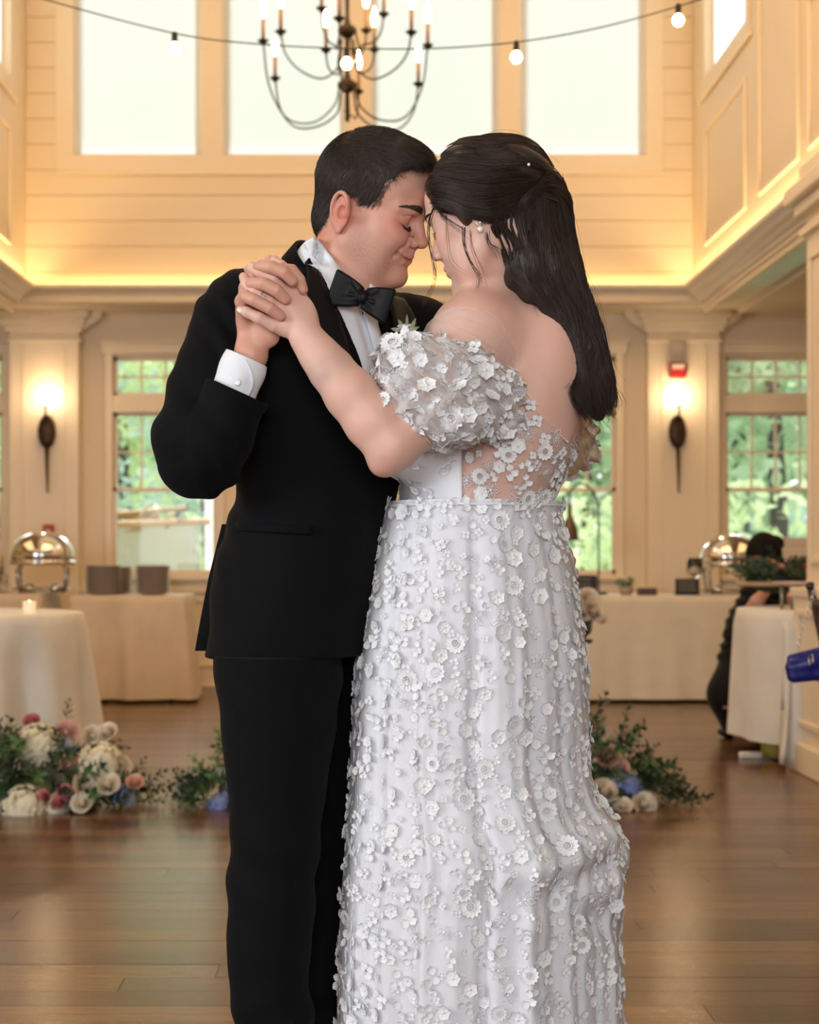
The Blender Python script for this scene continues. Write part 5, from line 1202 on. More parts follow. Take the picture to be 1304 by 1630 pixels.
# hair
M_hair_g = hair_mat('dark_brown_short_hair', (.014, .009, .006), (.070, .044, .030), .5)
fh2 = Field(GF.o-Vector((.17, .14, .12)), GF.o+Vector((.17, .14, .18)), .002)
q = GF; A = GF.A
fh2.ell(q(-.008, 0, .040), (.1025, .0805, .0830), A, k=.01); fh2.ell(q(-.037, 0, .020), (.074, .073, .064), A, k=.03)
fh2.ell(q(.032, 0, .070), (.045, .060, .043), A, k=.02); fh2.ell(q(.050, 0, .084), (.024, .048, .018), A, k=.02); fh2.ell(q(.045, -.02, .092), (.028, .035, .020), A, k=.02)
fh2.ell(q(-.055, 0, -.035), (.047, .062, .065), A, k=.02)
fcut = Field(fh2.lo, fh2.lo+fh2.n*fh2.h, fh2.h)
def hp(a, b, c): # plane through three local points, cut the side that holds (x large, z low)
    a, b, c = q(*a), q(*b), q(*c); n = (b-a).cross(c-a).normalized()
    t = q(.2, 0, -.2)
    if (t-a).dot(n) < 0: n = -n
    S, X, Y, Z = fh2.sl(fh2.lo, fh2.lo+fh2.n*fh2.h); return (X-a.x)*n.x+(Y-a.y)*n.y+(Z-a.z)*n.z
d_front = hp((.092, 0, .062), (.050, .06, .060), (.050, -.06, .060))          # below the fringe
d_side = hp((.030, .07, .02), (.030, -.07, .02), (.024, 0, -.05))              # in front of the sideburns
S, X, Y, Z = fh2.sl(fh2.lo, fh2.lo+fh2.n*fh2.h)
lz = (X-q.o.x)*A[0, 2]+(Y-q.o.y)*A[1, 2]+(Z-q.o.z)*A[2, 2]; lx = (X-q.o.x)*A[0, 0]+(Y-q.o.y)*A[1, 0]+(Z-q.o.z)*A[2, 0]; ly = (X-q.o.x)*A[0, 1]+(Y-q.o.y)*A[1, 1]+(Z-q.o.z)*A[2, 1]
# hairline as a height over x: sideburn, round the ear, nape
hx = np.array([-.16, -.085, -.060, -.044, -.034, -.014, .002, .012, .018, .030, .036, .044, .055, .066, .085, .095, .16])
hz = np.array([-.100, -.098, -.088, -.060, -.015, .006, .004, -.014, -.042, -.042, -.010, .030, .066, .078, .080, .072, .070])
hl = np.interp(lx.ravel(), hx, hz).reshape(lx.shape)
side = np.abs(ly); hl2 = hl+np.clip((.045-side)/.045, 0, 1)*np.where(lx > .03, .012, 0)
cut = (hl2-lz)*.7
fh2.f = np.maximum(fh2.f, cut.astype(np.float32))
hq = fh2.quads(); H_b = bvh_of(*hq)
rg = np.random.RandomState(5); curves = []
idx = rg.randint(0, len(hq[1]), 26000); hv = hq[0]; hqf = hq[1]
Fw, Up, Lf = [Vector(A[:, i]) for i in (0, 2, 1)]
B_b = bvh_of(*gq[0])
for i in idx:
    a, b2, c2, d2 = hqf[i]; w = rg.rand(2); p = Vector(hv[a]*(1-w[0])*(1-w[1])+hv[b2]*w[0]*(1-w[1])+hv[c2]*w[0]*w[1]+hv[d2]*(1-w[0])*w[1])
    loc = GF.M.transposed() @ (p-GF.o)
    co, nr, _, dist = H_b.find_nearest(p)
    sk = B_b.find_nearest(p)[3]
    if sk is None or sk < .0002: continue
    if loc.z > .06 and False: fl = Fw*1.0+Lf*(-.55 if loc.x > .02 else -.25)+Up*.15*(1 if loc.x > .05 else 0)       # top combed forward and across
    top = Fw*.95+Lf*(-.5 if loc.x > .02 else -.3)+Up*.12; sd = -Up*1.0-Fw*(.45 if loc.x < .02 else .25)
    w2 = min(max((loc.z-.035+rg.randn()*.008)/.05, 0), 1); w2 = w2*w2*(3-2*w2)
    if loc.x < -.05: w2 *= max(0, 1+(loc.x+.05)/.05)
    fl = top*w2+(sd+Fw*.5*w2)*(1-w2)
    fl = fl+Vector(rg.randn(3)*.17); fl = (fl-nr*fl.dot(nr)).normalized()
    L = (.013+.009*w2*(1 if loc.x < .05 else .6))*(.7+.6*rg.rand()); lf = .0012+.0018*rg.rand()
    curves.append([p-nr*.0003, p+fl*L*.5+nr*lf, p+fl*L+nr*lf*(1.1+.2*w2)])
hs = hair_tubes(curves, .00042, nseg=4)
hair_g = link('hair', mesh_np('hair', *join_quads([hq, hs])), M_hair_g, groom)
bc = []
for s in (-1, 1):
    bc += [onto(B_b, c, .0008+.0006*j) for j, c in enumerate([])] or [[B_b.find_nearest(c[0])[0]+g_f*.0002, *[B_b.find_nearest(x)[0]+(x-B_b.find_nearest(x)[0]).normalized()*0+B_b.find_nearest(x)[1]*.0012 for x in c[1:]]] for c in eye_hair(GF, s, -.008, 1, None, None, 1.0, 3+s)]
link('eyebrows', mesh_np('eyebrows', *hair_tubes(bc, .0006, nseg=4)), M_hair_g, groom)
lc = []
for s in (-1, 1):
    for i in range(46):
        t = i/45; y = .018+.021*t; zz = -.008-.0085-.0035*sin(pi*t); base = B_b.find_nearest(GF(.087-.008*t*t, y*s, zz))
        p = base[0]; d = (g_f*.7-Up*.75+Lf*s*(t-.5)*.4).normalized()
        lc.append([p, p+d*.0040, p+d*.0080+Up*.0005])
    lc.append([B_b.find_nearest(GF(.087-.008*t*t, (.017+.026*t)*s, -.0165-.0035*sin(pi*t)))[0] for t in np.linspace(0, 1, 6)])
link('eyelashes', mesh_np('eyelashes', *hair_tubes(lc, .0007, nseg=6)), M_hair_g, groom)

# ------------------------------------------------------------------ bride
bps, bth = radians(24), radians(20)
b_f = Vector((-cos(bps)*cos(bth), sin(bps)*cos(bth), -sin(bth)))
BF = Frame(P(771, 338, 2.80), b_f, (0, 0, 1), .97)
bride = thing('person', 'woman in a white gown of sewn flowers with long dark wavy hair, seen from behind', 'person', (P(745, 1842, 2.85).x, 2.86, 0))
h = .0021
fd = Field(P(372, 880, 2.62)-Vector((0.01, .10, 0)), P(985, 195, 2.95)+Vector((.02, .20, .01)), h)
head_field(fd, BF, False, smile=0, ears=(1, -1), ez=.0, nz=-.036, mz=-.0715, earpos={1: dict(x=-.008, y=.071, z=-.012, k=.92), -1: dict(x=-.006, y=.071, z=-.012, k=.92)})
b_mouth = mouth_seam(fd, BF, -.0720, .024, .002) if False else []
BSH, BEL, BWR = P(752, 548, 2.735), P(623, 709, 2.625), P(488, 545, 2.628)
BSHF = P(882, 550, 3.03)
B_TORSO = [(P(0, y, 2.86).z, P(x, y, 2.86).x, Y, a, b, yw) for y, x, Y, a, b, yw in
           ((462, 792, 2.87, .055, .052, 52), (488, 800, 2.87, .10, .062, 52), (520, 806, 2.87, .150, .080, 52), (580, 806, 2.87, .170, .100, 52), (650, 795, 2.865, .168, .112, 52),
            (720, 780, 2.86, .158, .112, 50), (780, 762, 2.86, .143, .106, 48), (812, 757, 2.86, .137, .100, 48), (840, 755, 2.86, .124, .092, 48), (880, 752, 2.86, .13, .10, 48), (960, 750, 2.86, .15, .12, 48), (1060, 748, 2.86, .14, .12, 48))]
# yaw: shoulder axis; near end (toward the camera) lies to the left
B_TORSO = [(z, x, Y, a, b, 180-yw) for z, x, Y, a, b, yw in B_TORSO]
fd.loft(B_TORSO[:9], k=.03)
fd.cone(BF(-.030, 0, -.05), P(796, 470, 2.86), .050, .060, k=.03); fd.cone(BF(-.02, 0, -.07), P(775, 470, 2.86), .042, .05, k=.03)
fd.ell(P(772, 540, 2.77), (.082, .06, .072), k=.04)                      # near shoulder
fd.cone(P(800, 500, 2.86), P(760, 530, 2.77), .055, .062, k=.04)
fd.ell(P(868, 560, 2.93), (.075, .07, .085), k=.05); fd.ell(P(838, 620, 2.84), (.065, .05, .085), k=.05)     # shoulder blades
fd.chain([P(752, 545, 2.745), P(690, 640, 2.68), BEL], [.070, .059, .0415], k=.03)
fd.chain([BEL, P(592, 670, 2.625), P(558, 627, 2.626), P(526, 587, 2.628), P(506, 562, 2.630)], [.0405, .0430, .0405, .0345, .0290], k=.015)
fd.ell(P(609, 742, 2.628), (.016, .017, .014), k=.025)                      # point of the elbow
fd.chain([BSHF, P(900, 640, 3.12), P(880, 715, 3.06)], [.055, .048, .042], k=.03)
fd.cone(P(850, 500, 2.90), BSHF, .055, .058, k=.04)
# spine hollow and the crease behind the arm
fd.chain([P(890, 560, 2.80), P(905, 650, 2.79), P(905, 720, 2.79)], [.002]*3, k=.03, mode='-')
fd.chain([P(800, 580, 2.735), P(822, 610, 2.745), P(830, 650, 2.76)], [.004]*3, k=.018, mode='-')
bq = [fd.quads()]
# left hand, fingers laced through his
fh = Field(P(365, 660, 2.60)-Vector((0, .06, 0)), P(600, 400, 2.62)+Vector((0, .09, 0)), .0013)
fh.chain([P(558, 627, 2.626), P(526, 587, 2.628), P(506, 562, 2.630), P(488, 538, 2.630)], [.0395, .0342, .0293, .0258], k=.015)
RH = np.array(Matrix.Rotation(radians(-38), 3, 'Y'))
fh.cone(P(490, 540, 2.630), P(464, 500, 2.628), .0245, .0200, k=.012)
fh.ell(P(463, 492, 2.630), (.034, .016, .040), np.array(Matrix.Rotation(radians(-50), 3, 'Y')), k=.016)
fh.ell(P(450, 500, 2.628), (.022, .015, .034), k=.012)
fh.ell(P(484, 512, 2.640), (.022, .020, .030), k=.014)
hand_px(fh, [[(455, 522, 2.625, .012), (436, 518, 2.618, .0100), (412, 506, 2.610, .0092), (393, 497, 2.612, .0084), (384, 493, 2.622, .0072)]], k=.003, first=.008)
hand_px(fh, [[(448, 492, 2.625, .012), (430, 480, 2.612, .0098), (405, 464, 2.610, .0092), (392, 452, 2.618, .0088), (388, 441, 2.634, .0078)]], k=.003, first=.008)
hand_px(fh, [[(455, 470, 2.625, .012), (436, 446, 2.614, .0098), (414, 433, 2.614, .0094), (402, 426, 2.626, .0090), (396, 428, 2.645, .0080)]], k=.003, first=.008)
hand_px(fh, [[(468, 462, 2.632, .012), (448, 424, 2.632, .0095), (436, 416, 2.640, .0090), (424, 416, 2.655, .0082)]], k=.003, first=.008)
hand_px(fh, [[(480, 500, 2.655, .013), (478, 470, 2.664, .0105), (466, 452, 2.668, .0090)]], k=.004, first=.012)
bq.append(fh.quads())
flw = Field(P(600, 1850, 2.7)-Vector((.05, .1, 0)), P(900, 860, 3.1)+Vector((.1, .1, 0)), .009)
flw.loft(B_TORSO[6:], k=.02, off=-.004)
for x, Y in ((.13, 2.80), (.19, 2.94)):
    flw.chain([Vector((x, Y, .80)), Vector((x-.01, Y, .46)), Vector((x, Y, .10))], [.085, .055, .035], k=.03); flw.cone(Vector((x, Y, .07)), Vector((x-.14, Y+.05, .03)), .03, .025, k=.02)
bq.append(flw.quads())
M_skin_b = skin_mat('bride_skin', (.76, .50, .405), (.68, .28, .21),
    [(BF(.065, .045, -.03), .035, .55), (BF(.112, 0, -.036), .018, .5), (P(607, 748, 2.62), .045, .6), (P(440, 470, 2.61), .04, .15), (P(775, 480, 2.72), .06, .2), (P(545, 600, 2.60), .07, .15),
     *[(BF(.097, y, z), .0085, .9) for y in (-.01, 0, .01) for z in (-.067, -.077)]])
V, Q = join_quads(bq)
b_body = link('body', mesh_np('body', V, Q), M_skin_b, bride, label='fair skin of face, back, arm and hands')
B_b = bvh_of(*bq[0]); HB_b = bvh_of(*bq[1])
# nails
def nail(px, py, bvh, m, sx=.0042, sz=.0055, rot=0, dep=2.6):
    c = cast(px, py, bvh, .0006, dep); b = MB(); b.ball((0, 0, 0), (sx, .0012, sz), 12, 7, rot=Matrix.Rotation(rot, 3, 'Y')); b.v = [tuple(Vector(v)+c) for v in b.v]
    return b.build('fingernail', m, b_body)
M_nailw = mat('white_nail_polish', (.82, .76, .76), rough=.2, coat=.5)
nail(382, 494, HB_b, M_nailw, rot=radians(-60))
# engagement ring
M_silver = mat('white_gold', (.85, .84, .82), rough=.18, metal=1)
b = MB(); c0 = P(415, 471, 2.610); ax = (P(430, 480, 2.612)-P(405, 464, 2.610)).normalized(); u = ax.orthogonal().normalized(); w = ax.cross(u)
b.tube([c0+(u*cos(t)+w*sin(t))*.0101 for t in np.linspace(0, 2*pi, 24, endpoint=False)], .0009, 6, closed=True)
ringo = b.build('engagement_ring', M_silver, b_body)
M_gem = mat('diamond', (.95, .96, 1), rough=.03, spec=1.0, coat=1.0, metal=.6)
for i, (dx, dz, r) in enumerate(((0, 0, .0040), (-4.0, 3.5, .0022), (4.2, -3.5, .0022), (-1.5, -4.5, .0017), (3.5, 4.0, .0017))):
    b = MB(); b.lathe([(.0003, -r*.7), (r, 0), (r*.6, r*.45), (.0003, r*.45)], c=cast(419+dx, 474-dz, HB_b, .0018+r*.3), n=8, smooth=False, axis=(-.2, -1, .2)); b.build('gemstone', M_gem, ringo)
# earring
b = MB(); ec = BF(-.006, .083, -.052); M_pearl = mat('pearl', (.86, .80, .70), rough=.18, coat=.5)
b.ball(ec, .0058, 16, 10); er = b.build('pearl_earring', M_pearl, bride)
b = MB(); b.ball(ec+Vector((0, -.002, .011)), .0030, 8, 6); b.tube([ec+Vector((0, -.001, .005)), ec+Vector((0, -.001, .011))], .0007, 5); b.build('stud', M_silver, er)

# --- gown
M_tulle = sheer('white_tulle', (.84, .83, .85), .62)
M_net = sheer('blush_net', (.86, .77, .73), .24)
M_illus = sheer('fine_illusion_net', (.92, .84, .81), .12)
M_lining = mat('white_lining', (.80, .80, .83), rough=.75, bump=.15, bscale=500, sheen=.2, var=.03, vscale=5)
M_skirt = mat('ivory_tulle_over_lining', (.78, .78, .81), rough=.85, bump=.35, bscale=260, sheen=.3, var=.05, vscale=6, stretch=(6, 6, .6))
M_lace = mat('white_embroidery', (.86, .86, .88), rough=.75, sheen=.3, bump=.3, bscale=800)
M_lace_g = M_lace
# skirt: gathered folds, wider at the side where it is bustled
SK = [(798, 616, 897), (830, 607, 896), (870, 597, 905), (900, 590, 913), (950, 580, 923), (1000, 572, 930), (1060, 566, 935), (1100, 562, 937), (1150, 560, 938), (1200, 557, 938), (1240, 556, 944), (1280, 554, 962),
      (1320, 551, 990), (1345, 550, 1000), (1372, 548, 995), (1400, 546, 985), (1450, 543, 985), (1500, 540, 987), (1560, 538, 990), (1630, 537, 993), (1720, 532, 1010), (1835, 525, 1035)]
sy = np.array([s[0] for s in SK], float); sl_ = np.array([s[1] for s in SK], float); sr_ = np.array([s[2] for s in SK], float)
SKY = 2.86
NV, NU = 230, 420; rgd = np.random.RandomState(11)
fold_n = [(9, .30, .9), (14, 1.9, .8), (23, 4.2, .55), (37, .6, .35), (53, 2.2, .22)]
def skirt_pt(th, py, out=0.0):
    l = np.interp(py, sy, sl_)+6; r = np.interp(py, sy, sr_)-6; t = (py-798)/(1835-798)
    cx = ((l+r)/2-CX)*SKY/F_PX; a = (r-l)/2*SKY/F_PX; dep = a*(.92-.08*t)
    z = CAMZ-(py-HZ)*SKY/F_PX
    f = 0
    for n_, p_, a_ in fold_n: f = f+a_*np.sin(n_*th+p_+1.2*t*np.sin(3*th+p_)+(.8 if n_ > 20 else .3)*np.sin(t*5+p_))
    f = np.sign(f)*np.abs(f)**1.15
    amp = .0012+.0050*np.clip(t*1.7, 0, 1)**.8
    # bustle gathers on the right, around (985,1345)
    bz = np.exp(-((py-1345)/70)**2); 
    side = np.exp(-((np.mod(th+.55+pi, 2*pi)-pi)/.75)**2)
    b = side*bz*.012*np.sin((py-1345)/14+4*th)+side*np.exp(-((py-1430)/60)**2)*.008*np.sin((py-1430)/17-6*th)
    edge = np.abs(np.cos(th))**4
    rr = (amp*f)*(1-.7*edge)+b+out
    x = cx+(a+rr)*np.cos(th); y = SKY+.01*t+(dep+rr)*np.sin(th)
    return x, y, z+0*th
th = np.linspace(0, 2*pi, NU, endpoint=False); pys = 798+(1835-798)*np.linspace(0, 1, NV)
def skirt_mesh(out, p0=798, p1=1835, nv=NV):
    ps = np.linspace(p0, p1, nv); T, Pm = np.meshgrid(th, ps); x, y, z = skirt_pt(T, Pm, out); V = np.stack([x, y, z], -1).reshape(-1, 3)
    j = np.arange(nv-1)[:, None]*NU; i = np.arange(NU)[None, :]; i2 = (i+1) % NU
    return V, np.stack([j+i+NU, j+i2+NU, j+i2, j+i], -1).reshape(-1, 4)
dress = thing('gown', '', '', bride.location) if False else None
sV, sQ = skirt_mesh(0.0)
skirt = link('gown', mesh_np('gown', sV, sQ), M_skirt, bride, label='white gown with gathered skirt')
tV, tQ = skirt_mesh(.0045, 800, 1830, 160)
overlay = link('tulle_overlay', mesh_np('tulle_overlay', tV, tQ), sheer('skirt_tulle', (.86, .86, .90), .10), skirt)
S_b = bvh_of(tV, tQ)
# bodice: sheer net at the back, opaque panel in front of the side seam
fbod = Field(P(560, 840, 2.6), P(985, 560, 3.15), .0032)
def bodice(off, back):
    f = Field(P(575, 835, 2.62), P(985, 560, 3.13), .003)
    f.loft(B_TORSO[3:9], off=off); f.ell(P(838, 620, 2.84), (.065+off, .05+off, .085+off), k=.05)
    if back:   # top edge dips to the middle of the back
        a, b = P(822, 608, 2.74), P(922, 718, 2.80); n = (b-a).cross(Vector((.35, 1, 0))).normalized(); n = n if n.z > 0 else -n
        f.plane(a, n)
    else:
        f.ell(P(668, 690, 2.80), (.085, .10, .085), k=.05)
        f.plane(P(0, 600, 2.80), (0, 0, 1))
    f.plane(P(0, 812, 2.80), (0, 0, -1))
    # side seam plane at x = 735 px on the near side
    s0 = P(735, 760, 2.74); nn = Vector((cos(radians(38)), -sin(radians(38)), 0)); nn = Vector((1, -.25, 0)).normalized()
    if back: f.plane(s0, -nn)
    else: f.plane(s0, nn)
    return f
fb1 = bodice(.0045, True); fb2 = bodice(.0075, False)
q1 = fb1.quads(); q2 = fb2.quads()
bod_b = link('sheer_back', mesh_np('sheer_back', *q1), M_net, skirt, label='blush net back panel')
bod_f = link('bodice_front', mesh_np('bodice_front', *q2), M_lining, skirt)
# edge cord, waist seam, hooks
b = MB(); pts = [cast(x, y, bvh_of(*q1), .001, 2.8) for x, y in ((826, 616), (840, 632), (860, 655), (880, 678), (900, 700), (921, 719))]
b.tube(smooth_poly(pts, 20), .0016, 6); b.build('edge_cord', mat('nude_trim', (.62, .42, .34), rough=.6), skirt)
b = MB(); Ts = np.linspace(0, 2*pi, 120, endpoint=False); x, y, z = skirt_pt(Ts, np.full(120, 806.0), .004); b.tube([(a, c, d) for a, c, d in zip(x, y, z)], .0022, 6, closed=True); b.build('waist_seam', M_lining, skirt)
BD_b = bvh_of(*join_quads([q1, q2]))
for (x, y) in ((912, 728), (911, 738)):
    b = MB(); p = cast(x, y, BD_b, .002, 2.8); b.tube([p+Vector((0, 0, .004)), p-Vector((0, 0, .004))], .0013, 6); b.build('hook', M_lace, skirt)
# puff sleeves
fsl = Field(P(580, 740, 2.5), P(845, 515, 2.85), .003)
ax1 = (P(620, 640, 2.63)-P(800, 620, 2.76)).normalized()
fsl.ell(P(712, 618, 2.69), (.112, .082, .080), np.array(Matrix((Vector((.98, -.1, -.10)), Vector((.1, .99, 0)), Vector((.10, 0, .99)))).transposed()), k=.02)
fsl.ell(P(668, 598, 2.66), (.062, .066, .066), k=.03); fsl.ell(P(770, 640, 2.71), (.060, .058, .066), k=.03); fsl.ell(P(640, 580, 2.67), (.036, .05, .045), k=.03); fsl.ell(P(800, 632, 2.735), (.028, .035, .045), k=.03)
fsl.ell(P(655, 632, 2.645), (.060, .066, .058), k=.03)
fsl.ell(P(702, 662, 2.668), (.078, .092, .052), k=.03)
fsl.plane(P(611, 652, 2.60), Vector((-.80, 0, -.60)), k=.01); fsl.plane(P(710, 712, 2.62), Vector((-.05, 0, -1)), k=.01)
fsl.plane(P(690, 530, 2.68), Vector((.20, 0, 1)), k=.01); fsl.plane(P(785, 575, 2.72), Vector((.62, 0, .78)), k=.01)
def slw(X, Y, Z):
    a = .0045*np.sin((X*.4+Z)*95+9*np.sin(X*16))+.004*np.sin((X-Z*.3)*120+5*np.sin(Z*22))+.003*np.sin((X+Z)*210)
    return a.astype(np.float32)
fsl.wrinkle(slw)
slq = fsl.quads()
sleeve = link('puff_sleeve', mesh_np('puff_sleeve', *slq), sheer('sleeve_net', (.95, .93, .93), .52), skirt, label='puffed sheer sleeve with sewn flowers, near arm')
SL_b = bvh_of(*slq)
fs2 = Field(P(870, 790, 2.9), P(975, 640, 3.25), .003)
fs2.ell(P(905, 700, 3.06), (.055, .06, .072), k=.02); fs2.wrinkle(slw); fs2.plane(P(900, 762, 3.0), (0.35, 0, -1)); fs2.plane(P(900, 670, 3.0), (-.3, 0, 1))
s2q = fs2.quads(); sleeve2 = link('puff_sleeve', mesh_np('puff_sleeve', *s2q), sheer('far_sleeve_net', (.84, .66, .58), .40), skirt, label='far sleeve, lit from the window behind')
S2_b = bvh_of(*s2q)
# net drape over the shoulder
dr = []
for j, (l, r) in enumerate((((668, 540), (812, 625)), ((680, 515), (816, 608)), ((700, 497), (820, 585)), ((728, 488), (822, 560)))):
    A_ = smooth_poly([(l[0], l[1], 0), ((l[0]+r[0])/2+14, (l[1]+r[1])/2-22, 0), (r[0], r[1], 0)], 26)
    dr.append([cast(p[0], p[1], B_b, .0085+.0010*sin(i*1.7+j), 2.76) for i, p in enumerate(A_)])
b = MB(); b.grid(dr); b.build('shoulder_drape', M_illus, sleeve)
DRb = BVHTree.FromPolygons([Vector(v) for v in b.v], b.f)
b = MB()
for k in (0, 2, 4):
    A_ = smooth_poly([(690+6*k, 508-4*k, 0), (760+5*k, 535-9*k, 0), (800+3*k, 570-9*k, 0), (817+k, 606-6*k, 0)], 20); b.tube([cast(p[0], p[1], DRb, .0008, 2.76) for p in A_], .0003, 4)
o = b.build('drape_fold', M_illus, sleeve); o['kind'] = 'stuff'

# --- sewn flowers: five kinds, made once and set on the cloth one by one
def petal(mb, ang, r0, r1, w, up, notch=True, cz=0.0, n=7):
    """one notched petal with a raised rim"""
    ca, sa = cos(ang), sin(ang); pts = []
    for j in range(4):
        u = j/3; r = r0+(r1-r0)*u; ww = w*(.35+1.0*sin(pi*min(u*.85+.12, 1))); row = []
        for i in range(n):
            v = (i/(n-1)-.5)*2; rr = r-(.10*(r1-r0)*(abs(v)**2) if j == 3 else 0)+((.09*(r1-r0)*(1 if i % 2 else -.6)) if (j == 3 and notch) else 0)
            z = cz+up*u**1.4+.22*w*(abs(v)**2)-.0012*(1-abs(v))*sin(pi*u)
            x, y = rr, v*ww; row.append((x*ca-y*sa, x*sa+y*ca, z))
        pts.append(row)
    mb.grid(pts)
def flower_mesh(kind):
    m = MB(); r = random.Random(kind)
    if kind == 0:      # open blossom, six notched petals
        for k in range(6): petal(m, k*pi/3+r.uniform(-.15, .15), .002, .0130, .0060, .0030)
        m.ball((0, 0, .002), (.0026, .0026, .0018), 8, 5)
    elif kind == 1:    # daisy with ring of threads
        for k in range(13): petal(m, k*2*pi/13, .006, .0165, .0030, .0022, notch=False, n=3)
        m.tube([(cos(t)*.0062, sin(t)*.0062, .0022) for t in np.linspace(0, 2*pi, 16, endpoint=False)], .0011, 4, closed=True)
        for k in range(7): m.ball((.0028*cos(k*1.05), .0028*sin(k*1.05), .0018), .0011, 5, 4)
    elif kind == 2:    # sprig: three fan leaves on a stem
        m.tube([(0, -.020, .0008), (.002, -.008, .0012), (0, .004, .001)], .0008, 4)
        for (x, y, a) in ((0, .002, pi/2), (.002, -.007, .55), (.001, -.013, 2.5)):
            c = MB(); petal(c, 0, .000, .0125, .0048, .0038); 
            m.add([(x+v[0]*cos(a)-v[1]*sin(a), y+v[0]*sin(a)+v[1]*cos(a), v[2]+.0006) for v in c.v], c.f, True)
    elif kind == 3:    # outlined five-petal flower, open work
        for k in range(5):
            a = k*2*pi/5; L = .0165; W = .0050
            m.tube([(cos(a)*.003, sin(a)*.003, .001), (cos(a)*L*.55-sin(a)*W, sin(a)*L*.55+cos(a)*W, .002), (cos(a)*L, sin(a)*L, .0026), (cos(a)*L*.55+sin(a)*W, sin(a)*L*.55-cos(a)*W, .002), (cos(a)*.003, sin(a)*.003, .001)], .00075, 4)
            m.tube([(cos(a)*.004, sin(a)*.004, .0012), (cos(a)*L*.6, sin(a)*L*.6, .002)], .0006, 4)
        m.ball((0, 0, .0015), (.0026, .0026, .0016), 8, 5)
    else:              # small bud cluster
        for k in range(4):
            a = k*1.6+.3; cx, cy = .006*cos(a), .006*sin(a)
            for q in range(4):
                c = MB(); petal(c, q*pi/2+k, .0005, .0052, .0024, .0018, n=3); m.add([(v[0]+cx, v[1]+cy, v[2]) for v in c.v], c.f, True)
        m.tube([(-.006, -.012, .0005), (0, -.004, .001), (.006, .004, .001)], .0006, 4)
    me = m.mesh('flower_applique'); me.materials.append(M_lace); return me, m
FL_ = [flower_mesh(k) for k in range(5)]
def place_flower(kind, co, nr, rot, s, parent, base):
    z = nr.normalized(); x = z.orthogonal().normalized(); x = Quaternion(z, rot) @ x; y = z.cross(x)
    M = Matrix((x, y, z)).transposed().to_4x4(); M.translation = co+z*.0006; return M @ Matrix.Diagonal((s, s, s*.7, 1))
stuffV = []; stuffQ = 0; stuffmb = MB(); count_fl = 0
def scatter(bvh, samples, parent, limit, min_d, smin, smax, kinds, tilt=.14, stuff_name='flower_applique'):
    """samples: surface points wanted, tested for spacing; first the limit ones as objects, the rest joined"""
    global count_fl
    kept = []; cell = {}; mbs = MB(); made = 0
    for (co, nr) in samples:
        key = (int(co.x//min_d), int(co.y//min_d), int(co.z//min_d)); ok = True
        for dx in (-1, 0, 1):
            for dy in (-1, 0, 1):
                for dz in (-1, 0, 1):
                    for p in cell.get((key[0]+dx, key[1]+dy, key[2]+dz), ()):
                        if (p-co).length < min_d: ok = False
        if not ok: continue
        cell.setdefault(key, []).append(co); k = kinds[R.randrange(len(kinds))]
        n2 = (nr+Vector((R.gauss(0, tilt), R.gauss(0, tilt), R.gauss(0, tilt)))).normalized()
        M = place_flower(k, co, n2, R.uniform(0, 6.28) if k != 2 else R.uniform(-.9, .9)+pi, R.uniform(smin, smax), parent, None)
        if made < limit:
            o = bpy.data.objects.new('flower_applique', FL_[k][0]); COL.objects.link(o); o.parent = parent
            T = Matrix.Translation(-Vector(bride.location)) if parent.parent is bride and False else Matrix.Translation(-Vector(bride.location)-Vector(parent.location)) if parent.parent is bride else Matrix.Identity(4)
            o.matrix_local = M; made += 1
        else:
            mbs.add([M @ Vector(v) for v in FL_[k][1].v], FL_[k][1].f, True)
    if mbs.v:
        o = link(stuff_name, mbs.mesh(stuff_name), M_lace, parent, loc=(0, 0, 0)); o['kind'] = 'stuff'
    return made
def surf_samples(V, Q, n, test, seed):
    rg = np.random.RandomState(seed); a = V[Q]; nn = np.cross(a[:, 1]-a[:, 0], a[:, 3]-a[:, 0]); ar = np.linalg.norm(nn, axis=1)+1e-12; i = rg.choice(len(Q), n, p=ar/ar.sum()); w = rg.rand(n, 2)
    p = a[i, 0]*((1-w[:, 0])*(1-w[:, 1]))[:, None]+a[i, 1]*(w[:, 0]*(1-w[:, 1]))[:, None]+a[i, 2]*(w[:, 0]*w[:, 1])[:, None]+a[i, 3]*((1-w[:, 0])*w[:, 1])[:, None]
    nr = nn[i]/ar[i][:, None]
    return [(Vector(x), Vector(y)) for x, y in zip(p, nr) if test(x, y)]
vis = lambda p, n: (Vector((0, 0, CAMZ))-Vector(p)).dot(Vector(n)) > 0 and p[2] > .18
hid = lambda p, n: not vis(p, n)
sg = 1 if ((tV[tQ[NU*20+NU*3//4]][1]-tV[tQ[NU*20+NU*3//4]][0])[0]) is None else 1
n_test = surf_samples(tV, tQ, 50, lambda p, n: True, 1); cxm = Vector((float(tV[:, 0].mean()), SKY, .6))
outw = sum(1 if (n.x*(p.x-cxm.x)+n.y*(p.y-cxm.y)) > 0 else -1 for p, n in n_test) > 0
tQo = tQ if outw else tQ[:, ::-1]
scatter(S_b, surf_samples(tV, tQo, 6000, vis, 21), skirt, 215, .0285, .80, 1.25, [0, 0, 0, 1, 2, 2, 2, 3, 4, 0, 2])
scatter(S_b, surf_samples(tV, tQo, 5000, vis, 25), skirt, 0, .0215, .5, .80, [0, 2, 4, 4, 2])
scatter(S_b, surf_samples(tV, tQo, 2200, hid, 22), skirt, 0, .040, .9, 1.35, [0, 0, 1, 2, 2, 3, 4])
scatter(BD_b, surf_samples(*q1, 1800, lambda p, n: True, 23), skirt, 80, .0168, .65, 1.15, [0, 1, 2, 2, 4, 4, 3], tilt=.12)
